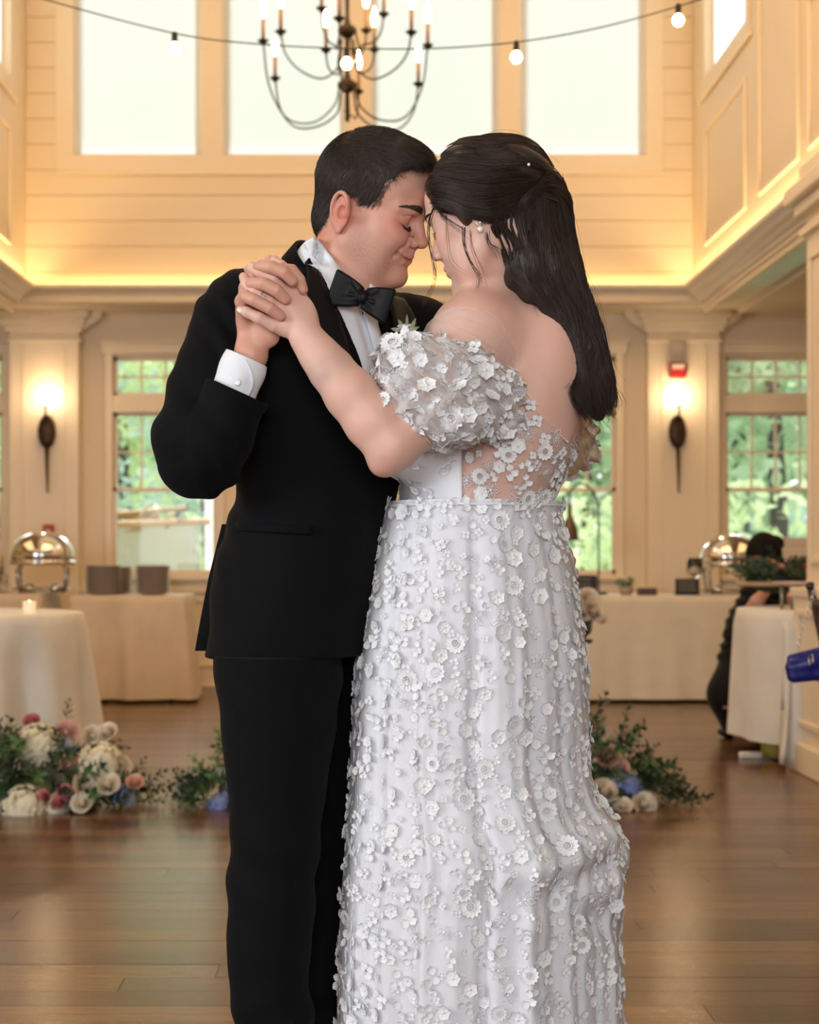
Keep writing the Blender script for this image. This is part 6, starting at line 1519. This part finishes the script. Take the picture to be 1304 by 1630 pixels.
scatter(BD_b, surf_samples(*q2, 600, lambda p, n: vis(p, n) and p[0] < P(720, 0, 2.74).x, 24), skirt, 0, .019, .6, 1.0, [0, 2, 4], tilt=.12)
scatter(SL_b, surf_samples(*slq, 2500, vis, 26), sleeve, 90, .0215, .85, 1.3, [0, 0, 0, 2, 1, 3, 4], tilt=.25)
scatter(SL_b, surf_samples(*slq, 2500, lambda p, n: True, 28), sleeve, 0, .021, .6, .9, [0, 2, 4, 4], tilt=.3)
scatter(S2_b, surf_samples(*s2q, 600, lambda p, n: True, 27), sleeve2, 40, .022, .7, 1.1, [0, 2, 4], tilt=.3)

# --- long wavy hair, half tied back
M_hair_b = hair_mat('dark_brown_long_hair', (.010, .0055, .0045), (.042, .021, .014), .44)
HS = [(( 785, 302, 2.84), (.094, .086, .089)), ((726, 306, 2.82), (.043, .058, .040)), ((862, 298, 2.87), (.036, .048, .034)), ((850, 345, 2.875), (.060, .062, .062)), ((765, 325, 2.80), (.05, .065, .048))]
fhr = Field(P(655, 690, 2.62)-Vector((0, .02, 0)), P(995, 190, 2.98)+Vector((0, .05, 0)), .0032)
for c, r in HS: fhr.ell(P(c[0], c[1], c[2]-.035), r, k=.02)
fhr.chain([P(850, 350, 2.83), P(852, 425, 2.795), P(872, 455, 2.790), P(903, 505, 2.785), P(926, 560, 2.780), P(940, 615, 2.778), P(950, 650, 2.776)], [.062, .062, .055, .040, .034, .033, .020], k=.02)
fhr.ell(P(818, 276, 2.80), (.062, .078, .056), k=.02); fhr.ell(P(712, 300, 2.785), (.036, .060, .036), k=.02); fhr.ell(P(742, 262, 2.80), (.045, .07, .036), k=.02)
fhr.wrinkle(lambda X, Y, Z: (.003*np.sin((X*.9-Z*.15)*170+4*np.sin(Z*24))*(Z < 1.66)+.0015*np.sin((Z+.35*X)*190)*(Z > 1.60)).astype(np.float32))
hbq = fhr.quads(); HR_b = bvh_of(*hbq)
def PP(l): return [P(p[0], p[1], p[2]-.035) for p in l]
GA = [PP(g) for g in (
 [(700, 337, 2.78), (730, 353, 2.74), (775, 370, 2.73), (815, 352, 2.75), (850, 318, 2.79), (868, 300, 2.82)],
 [(690, 325, 2.79), (715, 330, 2.74), (760, 347, 2.73), (805, 337, 2.74), (845, 308, 2.78), (866, 294, 2.82)],
 [(688, 305, 2.79), (715, 305, 2.75), (755, 320, 2.73), (800, 314, 2.74), (840, 296, 2.77), (864, 288, 2.82)],
 [(692, 285, 2.79), (720, 280, 2.75), (760, 288, 2.74), (800, 286, 2.74), (840, 282, 2.78), (866, 282, 2.83)],
 [(705, 264, 2.80), (735, 255, 2.77), (775, 255, 2.76), (815, 260, 2.77), (845, 268, 2.80), (868, 277, 2.84)],
 [(730, 243, 2.82), (765, 228, 2.80), (800, 232, 2.80), (830, 244, 2.82), (855, 262, 2.84), (872, 274, 2.86)],
 [(735, 240, 2.86), (775, 218, 2.86), (815, 220, 2.87), (845, 240, 2.88), (866, 262, 2.88), (878, 278, 2.88)],
 [(725, 255, 2.90), (770, 240, 2.92), (815, 240, 2.93), (850, 255, 2.92), (870, 272, 2.90), (880, 282, 2.89)],
 [(700, 290, 2.88), (740, 290, 2.92), (800, 290, 2.94), (850, 290, 2.93), (880, 290, 2.91), (890, 295, 2.89)])]
GB = [PP(g) for g in (
 [(800, 365, 2.75), (785, 392, 2.745), (784, 418, 2.745), (800, 444, 2.745), (832, 462, 2.75), (860, 490, 2.76), (882, 525, 2.765), (894, 565, 2.765), (900, 600, 2.765), (915, 638, 2.77), (935, 668, 2.78)],
 [(815, 350, 2.75), (806, 390, 2.74), (815, 432, 2.745), (850, 475, 2.755), (880, 522, 2.76), (900, 570, 2.76), (915, 615, 2.765), (940, 667, 2.77)],
 [(845, 320, 2.77), (840, 380, 2.75), (850, 430, 2.755), (875, 480, 2.76), (900, 530, 2.765), (920, 580, 2.765), (935, 620, 2.77), (952, 668, 2.775)],
 [(870, 300, 2.80), (875, 360, 2.78), (880, 420, 2.775), (900, 480, 2.775), (922, 540, 2.775), (940, 590, 2.78), (952, 625, 2.78), (965, 664, 2.785)],
 [(890, 300, 2.83), (902, 350, 2.82), (910, 400, 2.81), (925, 450, 2.80), (942, 500, 2.80), (958, 555, 2.80), (970, 605, 2.80), (976, 655, 2.80)],
 [(880, 290, 2.88), (905, 345, 2.88), (918, 400, 2.87), (930, 450, 2.86), (947, 500, 2.85), (962, 560, 2.85), (974, 615, 2.85), (972, 660, 2.84)])]
GK = [PP(g) for g in ([(822, 330, 2.77), (850, 305, 2.76), (878, 290, 2.79), (897, 304, 2.83), (905, 335, 2.84)], [(826, 345, 2.76), (855, 318, 2.75), (882, 305, 2.77), (896, 322, 2.81), (903, 350, 2.83)], [(846, 285, 2.79), (866, 272, 2.80), (884, 280, 2.82), (894, 297, 2.85), (902, 325, 2.87)])]
def clumped(G, nclump, per, nseg, rad, spread, wave, seed, lift, bvh):
    out = []
    rg = np.random.RandomState(seed); m = len(G); Gs = [smooth_poly(g, nseg) for g in G]; Vs = []; Qs = []; base = 0
    for c in range(nclump):
        t = (c+rg.rand())/nclump*(m-1); i = min(int(t), m-2); u = t-i; ctr = Gs[i]*(1-u)+Gs[i+1]*u
        ph = rg.rand()*6.28; fr = 2.0+rg.rand()*1.6; k = np.linspace(0, 1, nseg)[:, None]; am = wave*(.5+rg.rand())
        ctr = ctr+np.array([1., .5, .25])*np.sin(k*fr*6.28+ph)*am*k**.7+rg.randn(3)*spread*.8; lf = lift[0]+(lift[1]-lift[0])*rg.rand()
        w = spread*(1.05-.55*k); endcut = .80+.2*rg.rand()
        for s in range(per):
            e = min(1, endcut+.05*rg.randn()); tt = np.linspace(rg.rand()*.04, e, nseg)*(nseg-1); ii = np.clip(tt.astype(int), 0, nseg-2); uu = (tt-ii)[:, None]
            p = ctr+rg.randn(3)*w+np.sin(k*5+rg.rand()*6)*rg.randn(3)*spread*.25; p = p[ii]*(1-uu)+p[ii+1]*uu
            q = []
            for x in p:
                v = Vector(x); co, nr, _, dist = bvh.find_nearest(v); sgn = (v-co).dot(nr); q.append(co+nr*lf*(.3+.7*rg.rand()*0+.7) if sgn < lf else (v if sgn < .012 or x[2] < 1.33 else co+nr*(.008)))
            out.append(np.array([tuple(v) for v in q]))
    for p in out:
        if nseg > 4: p[1:-1] = .25*p[:-2]+.5*p[1:-1]+.25*p[2:]; p[1:-1] = .25*p[:-2]+.5*p[1:-1]+.25*p[2:]
        t = np.gradient(p, axis=0); t /= np.linalg.norm(t, axis=1)[:, None]+1e-9; a = np.cross(t, [.3, .9, .25]); a /= np.linalg.norm(a, axis=1)[:, None]+1e-9; b = np.cross(t, a)
        ang = 2*pi*np.arange(3)/3; r = rad*(.7+.6*rg.rand())*np.minimum(np.linspace(.6, 8, nseg), np.linspace(6, .25, nseg)).clip(0, 1)
        ring_ = p[:, None, :]+(a[:, None, :]*np.cos(ang)[None, :, None]+b[:, None, :]*np.sin(ang)[None, :, None])*r[:, None, None]
        Vs.append(ring_.reshape(-1, 3)); j = np.arange(nseg-1)[:, None]*3; k2 = np.arange(3)[None, :]; k3 = (k2+1) % 3
        Qs.append(np.stack([j+k2, j+k3, j+k3+3, j+k2+3], -1).reshape(-1, 4)+base); base += nseg*3
    return np.vstack(Vs), np.vstack(Qs)
parts_h = [hbq, clumped(GA, 190, 16, 16, .00052, .0030, .0008, 31, (.0012, .0040), HR_b), clumped(GB, 170, 20, 28, .00048, .0034, .0075, 32, (.0008, .0055), HR_b), clumped(GK, 26, 18, 14, .0006, .0024, .0008, 33, (.003, .009), HR_b)]
def wisp(pts, n, spread, seed, rad=.0005, curl=.002):
    rg = np.random.RandomState(seed); C = []
    for i in range(n):
        o = rg.randn(3)*spread; e = rg.randn(3)*spread*2.2; m = len(pts)
        C.append([Vector(P(p[0], p[1], p[2]-.028))+Vector(o*(1-j/(m-1))+e*(j/(m-1)))+Vector((curl*sin(j*1.7+i), 0, 0)) for j, p in enumerate(pts)])
    return hair_tubes(C, rad, nseg=26)
parts_h += [wisp([(692, 328, 2.79), (684, 350, 2.77), (683, 380, 2.77), (690, 415, 2.77), (693, 442, 2.77), (685, 465, 2.77), (675, 484, 2.77)], 9, .0012, 1),
            wisp([(700, 330, 2.77), (706, 345, 2.75), (722, 358, 2.74), (742, 372, 2.735)], 14, .002, 2), wisp([(738, 362, 2.735), (740, 392, 2.73), (752, 420, 2.73), (764, 440, 2.73), (762, 458, 2.735)], 10, .0014, 3),
            wisp([(748, 366, 2.735), (752, 395, 2.725), (768, 430, 2.73), (775, 452, 2.74)], 3, .002, 4), wisp([(710, 345, 2.75), (712, 385, 2.74), (722, 420, 2.74), (745, 440, 2.73)], 2, .002, 5),
            wisp([(775, 372, 2.735), (780, 390, 2.73), (792, 397, 2.735), (800, 410, 2.74)], 10, .002, 6), wisp([(800, 440, 2.745), (822, 450, 2.745), (845, 480, 2.745), (858, 505, 2.75)], 2, .001, 7),
            wisp([(905, 400, 2.82), (935, 455, 2.81), (958, 520, 2.80), (967, 585, 2.80), (985, 625, 2.80)], 9, .004, 8, rad=.0004), wisp([(930, 620, 2.79), (945, 650, 2.785), (955, 668, 2.785), (950, 676, 2.785)], 22, .006, 9),
            wisp([(960, 600, 2.80), (975, 625, 2.80), (978, 645, 2.80), (970, 655, 2.80)], 18, .005, 10), wisp([(880, 275, 2.84), (895, 300, 2.83), (912, 350, 2.83), (925, 420, 2.83)], 8, .004, 11, rad=.0004),
            wisp([(740, 236, 2.81), (780, 214, 2.82), (830, 220, 2.84), (872, 262, 2.85)], 8, .003, 12, rad=.0004)]
hair_b = link('hair', mesh_np('hair', *join_quads(parts_h)), M_hair_b, bride)
# pearl pins in the hair
for (x, y) in ((909, 372), (913, 385), (842, 262)):
    b = MB(); b.ball(cast(x, y, HR_b, .005, 2.8), .0028, 8, 6); b.build('hair_pearl', M_pearl, hair_b)
lc = []
Fw2, Up2, Lf2 = [Vector(BF.A[:, i]) for i in (0, 2, 1)]
for i in range(40):
    t = i/39; base = B_b.find_nearest(BF(.087-.008*t*t, .017+.030*t, -.0105-.0035*sin(pi*t)))[0]; d = (b_f*.8-Up2*.5+Lf2*(t-.3)*.7).normalized()
    lc.append([base, base+d*.004, base+d*.0085+Up2*.002])
link('eyelashes', mesh_np('eyelashes', *hair_tubes(lc, .0005, nseg=6)), M_hair_b, bride)
bc = [[B_b.find_nearest(c[0])[0], *[B_b.find_nearest(x)[0]+B_b.find_nearest(x)[1]*.001 for x in c[1:]]] for c in eye_hair(BF, 1, .0, 1, None, None, .7, 8)]
link('eyebrows', mesh_np('eyebrows', *hair_tubes(bc, .0005, nseg=4)), M_hair_b, bride)

# ================================================================== flowers on the floor
def arrangement(px0, px1, Y, zmax, label, spec, nsprig, seed, depth=.34, tail=None):
    X0, X1 = ox(px0, Y), ox(px1, Y); t = thing('flower_arrangement', label, 'flowers', ((X0+X1)/2, Y, 0), 0); w = (X1-X0)/2; rg = random.Random(seed)
    b = MB(); b.lathe([(w*.55, 0), (w*.6, .03), (w*.5, .06), (w*.2, .07)], n=20); b.v = [(v[0], v[1]*depth/w*.7, v[2]) for v in b.v]; b.ball((0, 0, .02), (w*.62, depth*.5, zmax*.30), 20, 10); b.build('moss_base', M_dg, t, loc=(0, 0, 0))
    for k in range(nsprig):
        u = rg.uniform(-1, 1); v = rg.uniform(-1, .8); hgt = zmax*.55*max(.06, (1-abs(u)**1.6))*rg.uniform(.3, 1); d = Vector((u*1.3+rg.uniform(-.5, .5), v*.9-.25, rg.uniform(.15, 1.0)*(1.1-abs(u))))
        put(SPm[rg.choice((0, 0, 1, 2))], 'leaf_sprig', t, (u*w*.78, v*depth*.4, .03+hgt*.8), d, rg.uniform(.75, 1.15))
    for (kind, px, py, dY, s) in spec:
        Yq = Y+dY; X = ox(px, Yq)-t.location.x; z = max(.035, CAMZ-(py-HZ)*Yq/F_PX); z -= .03*s
        me, nm = {'w': (RS[('w', rg.randint(0, 1))], 'rose'), 'p': (RS[('p', rg.randint(0, 1))], 'rose'), 'k': (RS[('k', 0)], 'rosebud'), 'h': (HYm, 'hydrangea'), 'b': (BLm, 'blue_flower'), 'g': (GBm, 'thistle')}[kind]
        put(me, nm, t, (X, dY, z), (rg.uniform(-.5, .5)+X*.8, -.9+rg.uniform(-.2, .3), .55+rg.uniform(-.2, .3)), s, {'w': 'ivory rose', 'p': 'blush rose', 'k': 'pink rosebud', 'b': 'blue flower', 'g': 'grey-blue flower', 'h': 'cream hydrangea head'}[kind])
    for (px, py, ang, s, k) in (tail or []): put(SPm[k], 'leaf_sprig', t, (ox(px, Y-.05)-t.location.x, -.05, max(.02, CAMZ-(py-HZ)*(Y-.05)/F_PX)), (cos(ang), -.25, sin(ang)), s)
    return t
arrangement(-120, 225, 6.85, .46, 'large arrangement of cream hydrangeas, ivory and blush roses on the floor at the left',
    [('h', 62, 1180, -.05, 1.05), ('h', 158, 1208, -.12, 1.0), ('h', 40, 1278, -.22, 1.0), ('h', 88, 1288, -.20, .6), ('p', 108, 1212, -.16, 1.1), ('w', 132, 1240, -.20, 1.2), ('w', 172, 1240, -.20, 1.0), ('w', 190, 1212, -.05, .9), ('w', 145, 1163, 0, .9), ('w', 173, 1160, .02, .9), ('p', 107, 1155, 0, 1.1),
     ('w', 133, 1270, -.24, .9), ('k', 72, 1258, -.24, 1.2), ('k', 96, 1268, -.24, 1.2), ('k', 52, 1138, .0, 1.2), ('k', 103, 1250, -.22, 1.1), ('p', 215, 1240, -.15, .8), ('w', 4, 1212, -.15, 1.2), ('p', -2, 1180, -.05, 1.1), ('g', 108, 1178, -.05, .9), ('b', 190, 1255, -.18, .9), ('g', 205, 1262, -.15, .9),
     ('w', -40, 1190, -.1, 1.2), ('h', -70, 1240, -.15, 1.0), ('w', -20, 1262, -.2, 1.1), ('b', -45, 1230, -.2, 1.0), ('p', -90, 1200, 0, 1.1)], 130, 3, .55,
    [(222, 1262, .25, .8, 0), (228, 1250, .6, .7, 0), (215, 1238, 1.1, .6, 0), (105, 1150, 1.4, .6, 0), (205, 1280, .05, .8, 2), (90, 1296, .02, .6, 1), (150, 1288, -.1, .7, 0)])
arrangement(318, 470, 6.9, .40, 'small arrangement of green sprigs with a blue flower on the floor behind the man', [('b', 350, 1272, -.15, 1.15), ('b', 362, 1262, -.12, 1.0), ('w', 330, 1250, -.05, .5), ('w', 327, 1280, -.16, .5), ('g', 358, 1225, 0, 1.1), ('w', 345, 1235, -.05, .5), ('w', 400, 1240, 0, 1), ('p', 420, 1255, -.1, 1)], 60, 8, .42,
    [(325, 1255, 2.6, .9, 0), (318, 1262, 2.9, .75, 1), (330, 1240, 2.1, .8, 1), (312, 1275, 3.0, .6, 0), (358, 1215, 1.7, .9, 1), (322, 1283, 3.3, .6, 0), (360, 1195, 1.9, .7, 1)])
arrangement(850, 1065, 6.9, .50, 'blush and ivory roses with blue flowers on the floor right of the gown',
    [('p', 970, 1195, -.08, 1.15), ('p', 988, 1217, -.10, .9), ('w', 961, 1252, -.20, 1.15), ('w', 1023, 1272, -.20, 1.0), ('w', 976, 1280, -.22, .9), ('w', 993, 1288, -.23, .7), ('b', 985, 1235, -.16, 1.1), ('b', 1003, 1240, -.16, 1.1), ('g', 985, 1182, 0, .9), ('g', 962, 1178, .02, .8), ('b', 962, 1272, -.2, .8), ('g', 1015, 1248, -.14, .9), ('g', 940, 1190, -.05, .9), ('w', 900, 1230, -.1, 1), ('p', 915, 1200, -.1, 1)], 100, 5, .50,
    [(1020, 1232, .35, 1.0, 1), (1035, 1240, .6, .8, 1), (1045, 1275, .25, .9, 0), (1070, 1285, .12, .9, 0), (1090, 1290, .2, .7, 0), (1050, 1262, .9, .8, 0), (940, 1160, 1.2, 1.0, 0), (945, 1185, 1.4, .9, 0), (1010, 1225, .9, .8, 2), (1000, 1290, -.1, .8, 2)])
# bouquet on a slim stand, seen past the gown
t = thing('flower_vase', 'posy of ivory roses in a dark vase, seen just right of the gown', 'flowers', (ox(914, 7.9), 7.9, 0)); b = MB(); b.lathe([(.16, 0), (.16, .015), (.02, .03), (.015, .05), (.015, .60), (.09, .62), (.09, .635)], n=20); b.build('stand', M_blk, t, loc=(0, 0, 0))
b = MB(); b.lathe([(.05, .636), (.085, .67), (.09, .73), (.075, .77)], n=20); b.build('vase', mat('dark_teal_vase', (.015, .03, .04), rough=.2), t, loc=(0, 0, 0))
for (px, py, dY, k, s) in ((931, 952, -.07, 'w', 1.2), (937, 968, -.10, 'w', 1.15), (924, 968, -.08, 'w', 1.1), (948, 975, -.04, 'w', .9), (915, 955, 0, 'w', 1.2), (900, 965, 0, 'p', 1)): put(RS[(k, 0)], 'rose', t, (ox(px, 7.9)-t.location.x, dY, CAMZ-(py-HZ)*7.9/F_PX-.02), ((px-920)*.03, -.9, .5), s)
for k in range(12): put(SPm[k % 3], 'leaf_sprig', t, (.02*cos(k), -.02, .78), (cos(k*.7)*.9+.3, -.4, .5*sin(k*1.3)), .65)

# ================================================================== the woman in black and her table
SYv = 8.95; sp = lambda px, py, Y=SYv: P(px, py, Y+.38)
srv = thing('person', 'person in black crouching behind the round table, holding up a wooden board of food', 'person', (ox(1180, SYv+.38), SYv+.38, 0))
fv = Field(sp(1120, 1200, 8.7)-Vector((.05, .1, 0)), sp(1300, 835, 9.2)+Vector((.1, .2, .02)), .009)
fv.chain([sp(1222, 950), sp(1208, 1000), sp(1195, 1060)], [.13, .14, .155], k=.06); fv.cone(sp(1225, 935), sp(1216, 905), .05, .05, k=.03)
fv.ell(sp(1213, 884, 8.93), (.085, .095, .115), k=.02); fv.ell(sp(1206, 890, 8.83), (.018, .02, .02), k=.01)
fv.chain([sp(1195, 1065), sp(1166, 1108, 8.85), sp(1188, 1182, 8.95)], [.15, .115, .06], k=.05); fv.chain([sp(1200, 1065), sp(1215, 1105, 9.0), sp(1215, 1185, 9.05)], [.14, .10, .06], k=.05)
fv.chain([sp(1200, 945, 8.88), sp(1188, 985, 8.80), sp(1205, 958, 8.70), sp(1222, 938, 8.66)], [.065, .050, .036, .026], k=.02)
for k in range(4): fv.chain([sp(1222, 938, 8.66), sp(1226+6*k, 932, 8.62), sp(1230+7*k, 930, 8.56)], [.015, .010, .008], k=.004)
fv.chain([sp(1240, 950, 8.95), sp(1265, 985, 8.95), sp(1262, 950, 8.75)], [.06, .05, .035], k=.02)
sq = fv.quads(); link('body', mesh_np('body', *sq), skin_mat('server_skin', (.60, .34, .24), (.5, .2, .15), []), srv)
fk = Field(fv.lo, fv.lo+fv.n*fv.h, .009); o_ = .022
fk.chain([sp(1222, 948), sp(1206, 1000), sp(1190, 1060)], [.145, .165, .175], k=.06); fk.ell(sp(1180, 1010, 8.9), (.09, .1, .07), k=.04); fk.chain([sp(1202, 942, 8.88), sp(1189, 978, 8.82)], [.080, .078], k=.03); fk.chain([sp(1240, 948, 8.95), sp(1262, 975, 8.95)], [.085, .08], k=.03); fk.plane(sp(1190, 1052), (0, 0, -1))
fk.wrinkle(lambda X, Y, Z: (.006*np.sin(Z*85+X*40)+.004*np.sin(Z*140-X*60)).astype(np.float32))
M_blkc = weave('black_uniform', (.008, .008, .009), .8, .1)
link('black_shirt', mesh_np('black_shirt', *fk.quads()), M_blkc, srv)
fk = Field(fv.lo, fv.lo+fv.n*fv.h, .009); fk.chain([sp(1192, 1055), sp(1168, 1105, 8.87), sp(1184, 1183, 8.95)], [.165, .140, .085], k=.05); fk.chain([sp(1205, 1060), sp(1215, 1110, 9.0), sp(1213, 1183, 9.05)], [.15, .12, .08], k=.05); fk.plane((0, 0, .03), (0, 0, -1)); fk.plane(sp(1190, 1040), (0, 0, 1))
link('trousers', mesh_np('trousers', *fk.quads()), M_blkc, srv)
for (x, Y) in ((1186, 8.93), (1214, 9.03)): b = MB(); p = sp(x, 1190, Y); b.ball((p.x-.03, p.y, .035), (.13, .05, .045)); b.build('shoe', M_shoe, srv)
fk = Field(sp(1180, 960, 8.95)-Vector((.05, .15, 0)), sp(1260, 840, 8.95)+Vector((.05, .2, .0)), .007); fk.ell(sp(1216, 881, 8.935), (.102, .112, .125), k=.02); fk.ell(sp(1232, 865, 9.04), (.06, .06, .05), k=.02); fk.ell(sp(1196, 893, 8.83), (.035, .06, .05), k=.005, mode='-'); fk.ell(sp(1236, 905, 8.98), (.05, .06, .09), k=.02)
link('hair', mesh_np('hair', *fk.quads()), mat('black_matte_hair', (.006, .004, .004), rough=.75, spec=.15, bump=.6, bscale=60, stretch=(1, 1, .2)), srv)
# pedestal stand on the table, board with food
st = thing('pedestal_stand', 'small pedestal stand with two thin legs on the white round table by the column', 'stand', (ox(1262, 8.40), 8.40, .763))
for x in (-.055, .0): b = MB(); b.tube([(x, 0, 0), (x, 0, .125)], .010, 8); b.build('leg', mat('grey_steel_leg', (.35, .34, .30), rough=.3, metal=.8), st, loc=(0, 0, 0))
b = MB(); b.lathe([(.13, .125), (.15, .132), (.15, .142), (.001, .142)], c=(.05, 0, 0), n=28); b.build('top', M_plate, st, loc=(0, 0, 0))
b = MB(); b.lathe([(.20, -.012), (.215, -.008), (.215, .008), (.205, .012), (.001, .012)], n=40); b.v = [(v[0]*1.0, v[1]*.62, v[2]) for v in b.v]; bd = b.build('serving_board', mat('pale_wood_board', (.52, .36, .22), rough=.5, var=.15, vscale=12)); bd.location = P(1236, 929, 8.80); tag(bd, 'oval pale wooden board held up by the person in black', 'board')
bp = bd.location; M_olive = mat('dark_greens', (.012, .018, .010), rough=.5, var=.5, vscale=40)
fo_ = thing('salad_heap', 'heap of dark leaves on the wooden board', 'food', bp+Vector((0, 0, .014)))
for k in range(110):
    a = R.uniform(0, 6.28); q = sqrt(R.random()); x, y = q*.175*cos(a), q*.095*sin(a); h_ = .19*(1-q**1.5)*R.uniform(.4, 1)+.004
    o = put(SPm[R.choice((0, 0, 2))], 'salad_leaf', fo_, (x, y, h_*.6), (cos(a)*.8, sin(a)*.8-.2, .45), R.uniform(.38, .75))
b = MB(); b.ball((0, 0, .018), (.165, .085, .085), 20, 8); b.build('leaf_bed', M_olive, fo_, loc=(0, 0, 0))
for (dx, dy, dz, r_, cl, nm, lb) in ((-.035, -.085, .115, (.045, .012, .012), (.55, .22, .08), 'carrot_curl', 'orange curl of carrot on the dark leaves'), (.015, -.09, .085, (.040, .014, .016), (.62, .26, .24), 'ham_roll', 'pink roll of ham on the dark leaves'), (.145, -.07, .090, (.030, .02, .018), (.60, .08, .04), 'red_pepper', 'red piece of pepper at the right of the board'), (-.06, -.08, .020, (.02, .012, .008), (.30, .34, .10), 'olive', 'green olive at the front of the board')):
    b = MB(); b.ball((0, 0, 0), r_, 12, 8, rot=Matrix.Rotation(.5, 3, 'Y')); o = b.build(nm, mat(nm+'_skin', cl, rough=.4)); o.location = bp+Vector((dx, dy, dz)); tag(o, lb, 'food')
b = MB(); rows = [[(ox(1207, 8.3)+.02+.10*i/6+.01*sin(j), 8.28+.02*sin(i), .012+.30*(1-j/6)) for i in range(7)] for j in range(7)]; b.grid(rows, thick=.003); o = b.build('yellow_cloth', mat('yellow_fabric', (.42, .33, .06), rough=.8)); tag(o, 'yellow cloth hanging below the white tablecloth hem', 'cloth')
b = MB(); b.box(ox(1176, 8.4), 8.36, .0, ox(1232, 8.4), 8.41, .03, .006); o = b.build('table_foot', M_linen_w); tag(o, 'white foot bar on the floor under the round table by the column', 'table foot')
# chair and bag at the right edge
M_dkwood = mat('dark_stained_wood', (.030, .014, .008), rough=.3, var=.3, vscale=15)
chx, chy = P(1305, 0, 5.5).x, 5.5; chx = P(1296, 0, 5.69).x
t = thing('banquet_chair', 'dark wooden chair cut by the right picture edge, a blue bag hanging on it', 'chair', (chx+.215, 5.5, 0), -pi/2)
for (x, y, h_, lean) in ((-.19, -.17, .93, -.03), (.19, -.17, .93, .03)): b = MB(); b.tube([(x, y+.05, 0), (x, y+.035, .45), (x+lean*.3, y-.0, .70), (x+lean*.6-.01, y-.05, h_)], [.016, .018, .016, .014], 8); b.ball((x+lean*.6-.01, y-.05, h_+.006), (.018, .018, .016), 8, 6); b.build('back_post', M_dkwood, t, loc=(0, 0, 0))
for x in (-.19, .19): b = MB(); b.tube([(x, .2, 0), (x, .2, .44)], [.014, .017], 8); b.build('leg', M_dkwood, t, loc=(0, 0, 0))
b = MB(); b.box(-.21, -.19, .43, .21, .22, .46, .01); b.build('seat', M_dkwood, t, loc=(0, 0, 0))
for z in (.62, .88): b = MB(); b.box(-.19, -.22, z-.012, .19, -.20, z+.012, .004); b.build('rail', M_dkwood, t, loc=(0, 0, 0))
for k in range(5): b = MB(); b.tube([(-.12+.06*k, -.21, .62), (-.12+.06*k, -.21, .88)], .007, 6); b.build('spindle', M_dkwood, t, loc=(0, 0, 0))
for z, y in ((.2, 0), (.25, 0)): b = MB(); b.tube([(-.19, -.17, z), (-.19, .2, z)], .008, 6); b.build('stretcher', M_dkwood, t, loc=(0, 0, 0))
M_blue = mat('blue_satin', (.010, .014, .16), rough=.35, bump=.3, bscale=40)
bg = thing('evening_bag', 'small royal blue bag hanging by a chain from the chair at the right edge', 'bag', P(1288, 1060, 5.22)); A5 = lambda px, py, dy=0: P(px, py, 5.22)-bg.location+Vector((0, dy, 0))
fg = Field(bg.location-Vector((.14, .05, .09)), bg.location+Vector((.16, .05, .09)), .003); cc = bg.location
fg.chain([A5(1262, 1062)+cc, A5(1285, 1056)+cc, A5(1335, 1045)+cc], [.024, .026, .026], k=.02); fg.chain([A5(1264, 1076)+cc, A5(1335, 1068)+cc], [.022, .024], k=.015); fg.chain([A5(1260, 1048)+cc, A5(1335, 1030)+cc], [.014, .016], k=.01)
V_, Q_ = fg.quads(); V_ = V_-np.array(cc)
bb = link('bag_body', mesh_np('bag_body', V_, Q_), M_blue, bg, loc=(0, 0, 0))
b = MB(); b.tube([A5(1283, 1046, -.03), A5(1289, 1040, -.033), A5(1291, 1052, -.034), A5(1284, 1057, -.033), A5(1283, 1046, -.03)], .0016, 6); b.tube([A5(1284, 1050, -.034), A5(1290, 1048, -.034)], .0014, 5); b.build('clasp', M_silver, bg, loc=(0, 0, 0))
for k in range(22): # chain links
    u = k/21; p = A5(1270, 1030)*(1-u)+A5(1298, 935)*u; b = MB(); b.tube([p+Vector((.0045*cos(q)*(1 if k % 2 else .3), .004*sin(q)*(0 if k % 2 else 1), .008*sin(q))) for q in np.linspace(0, 2*pi, 8, endpoint=False)], .0012, 4, closed=True); b.build('chain_link', M_silver, bg, loc=(0, 0, 0))
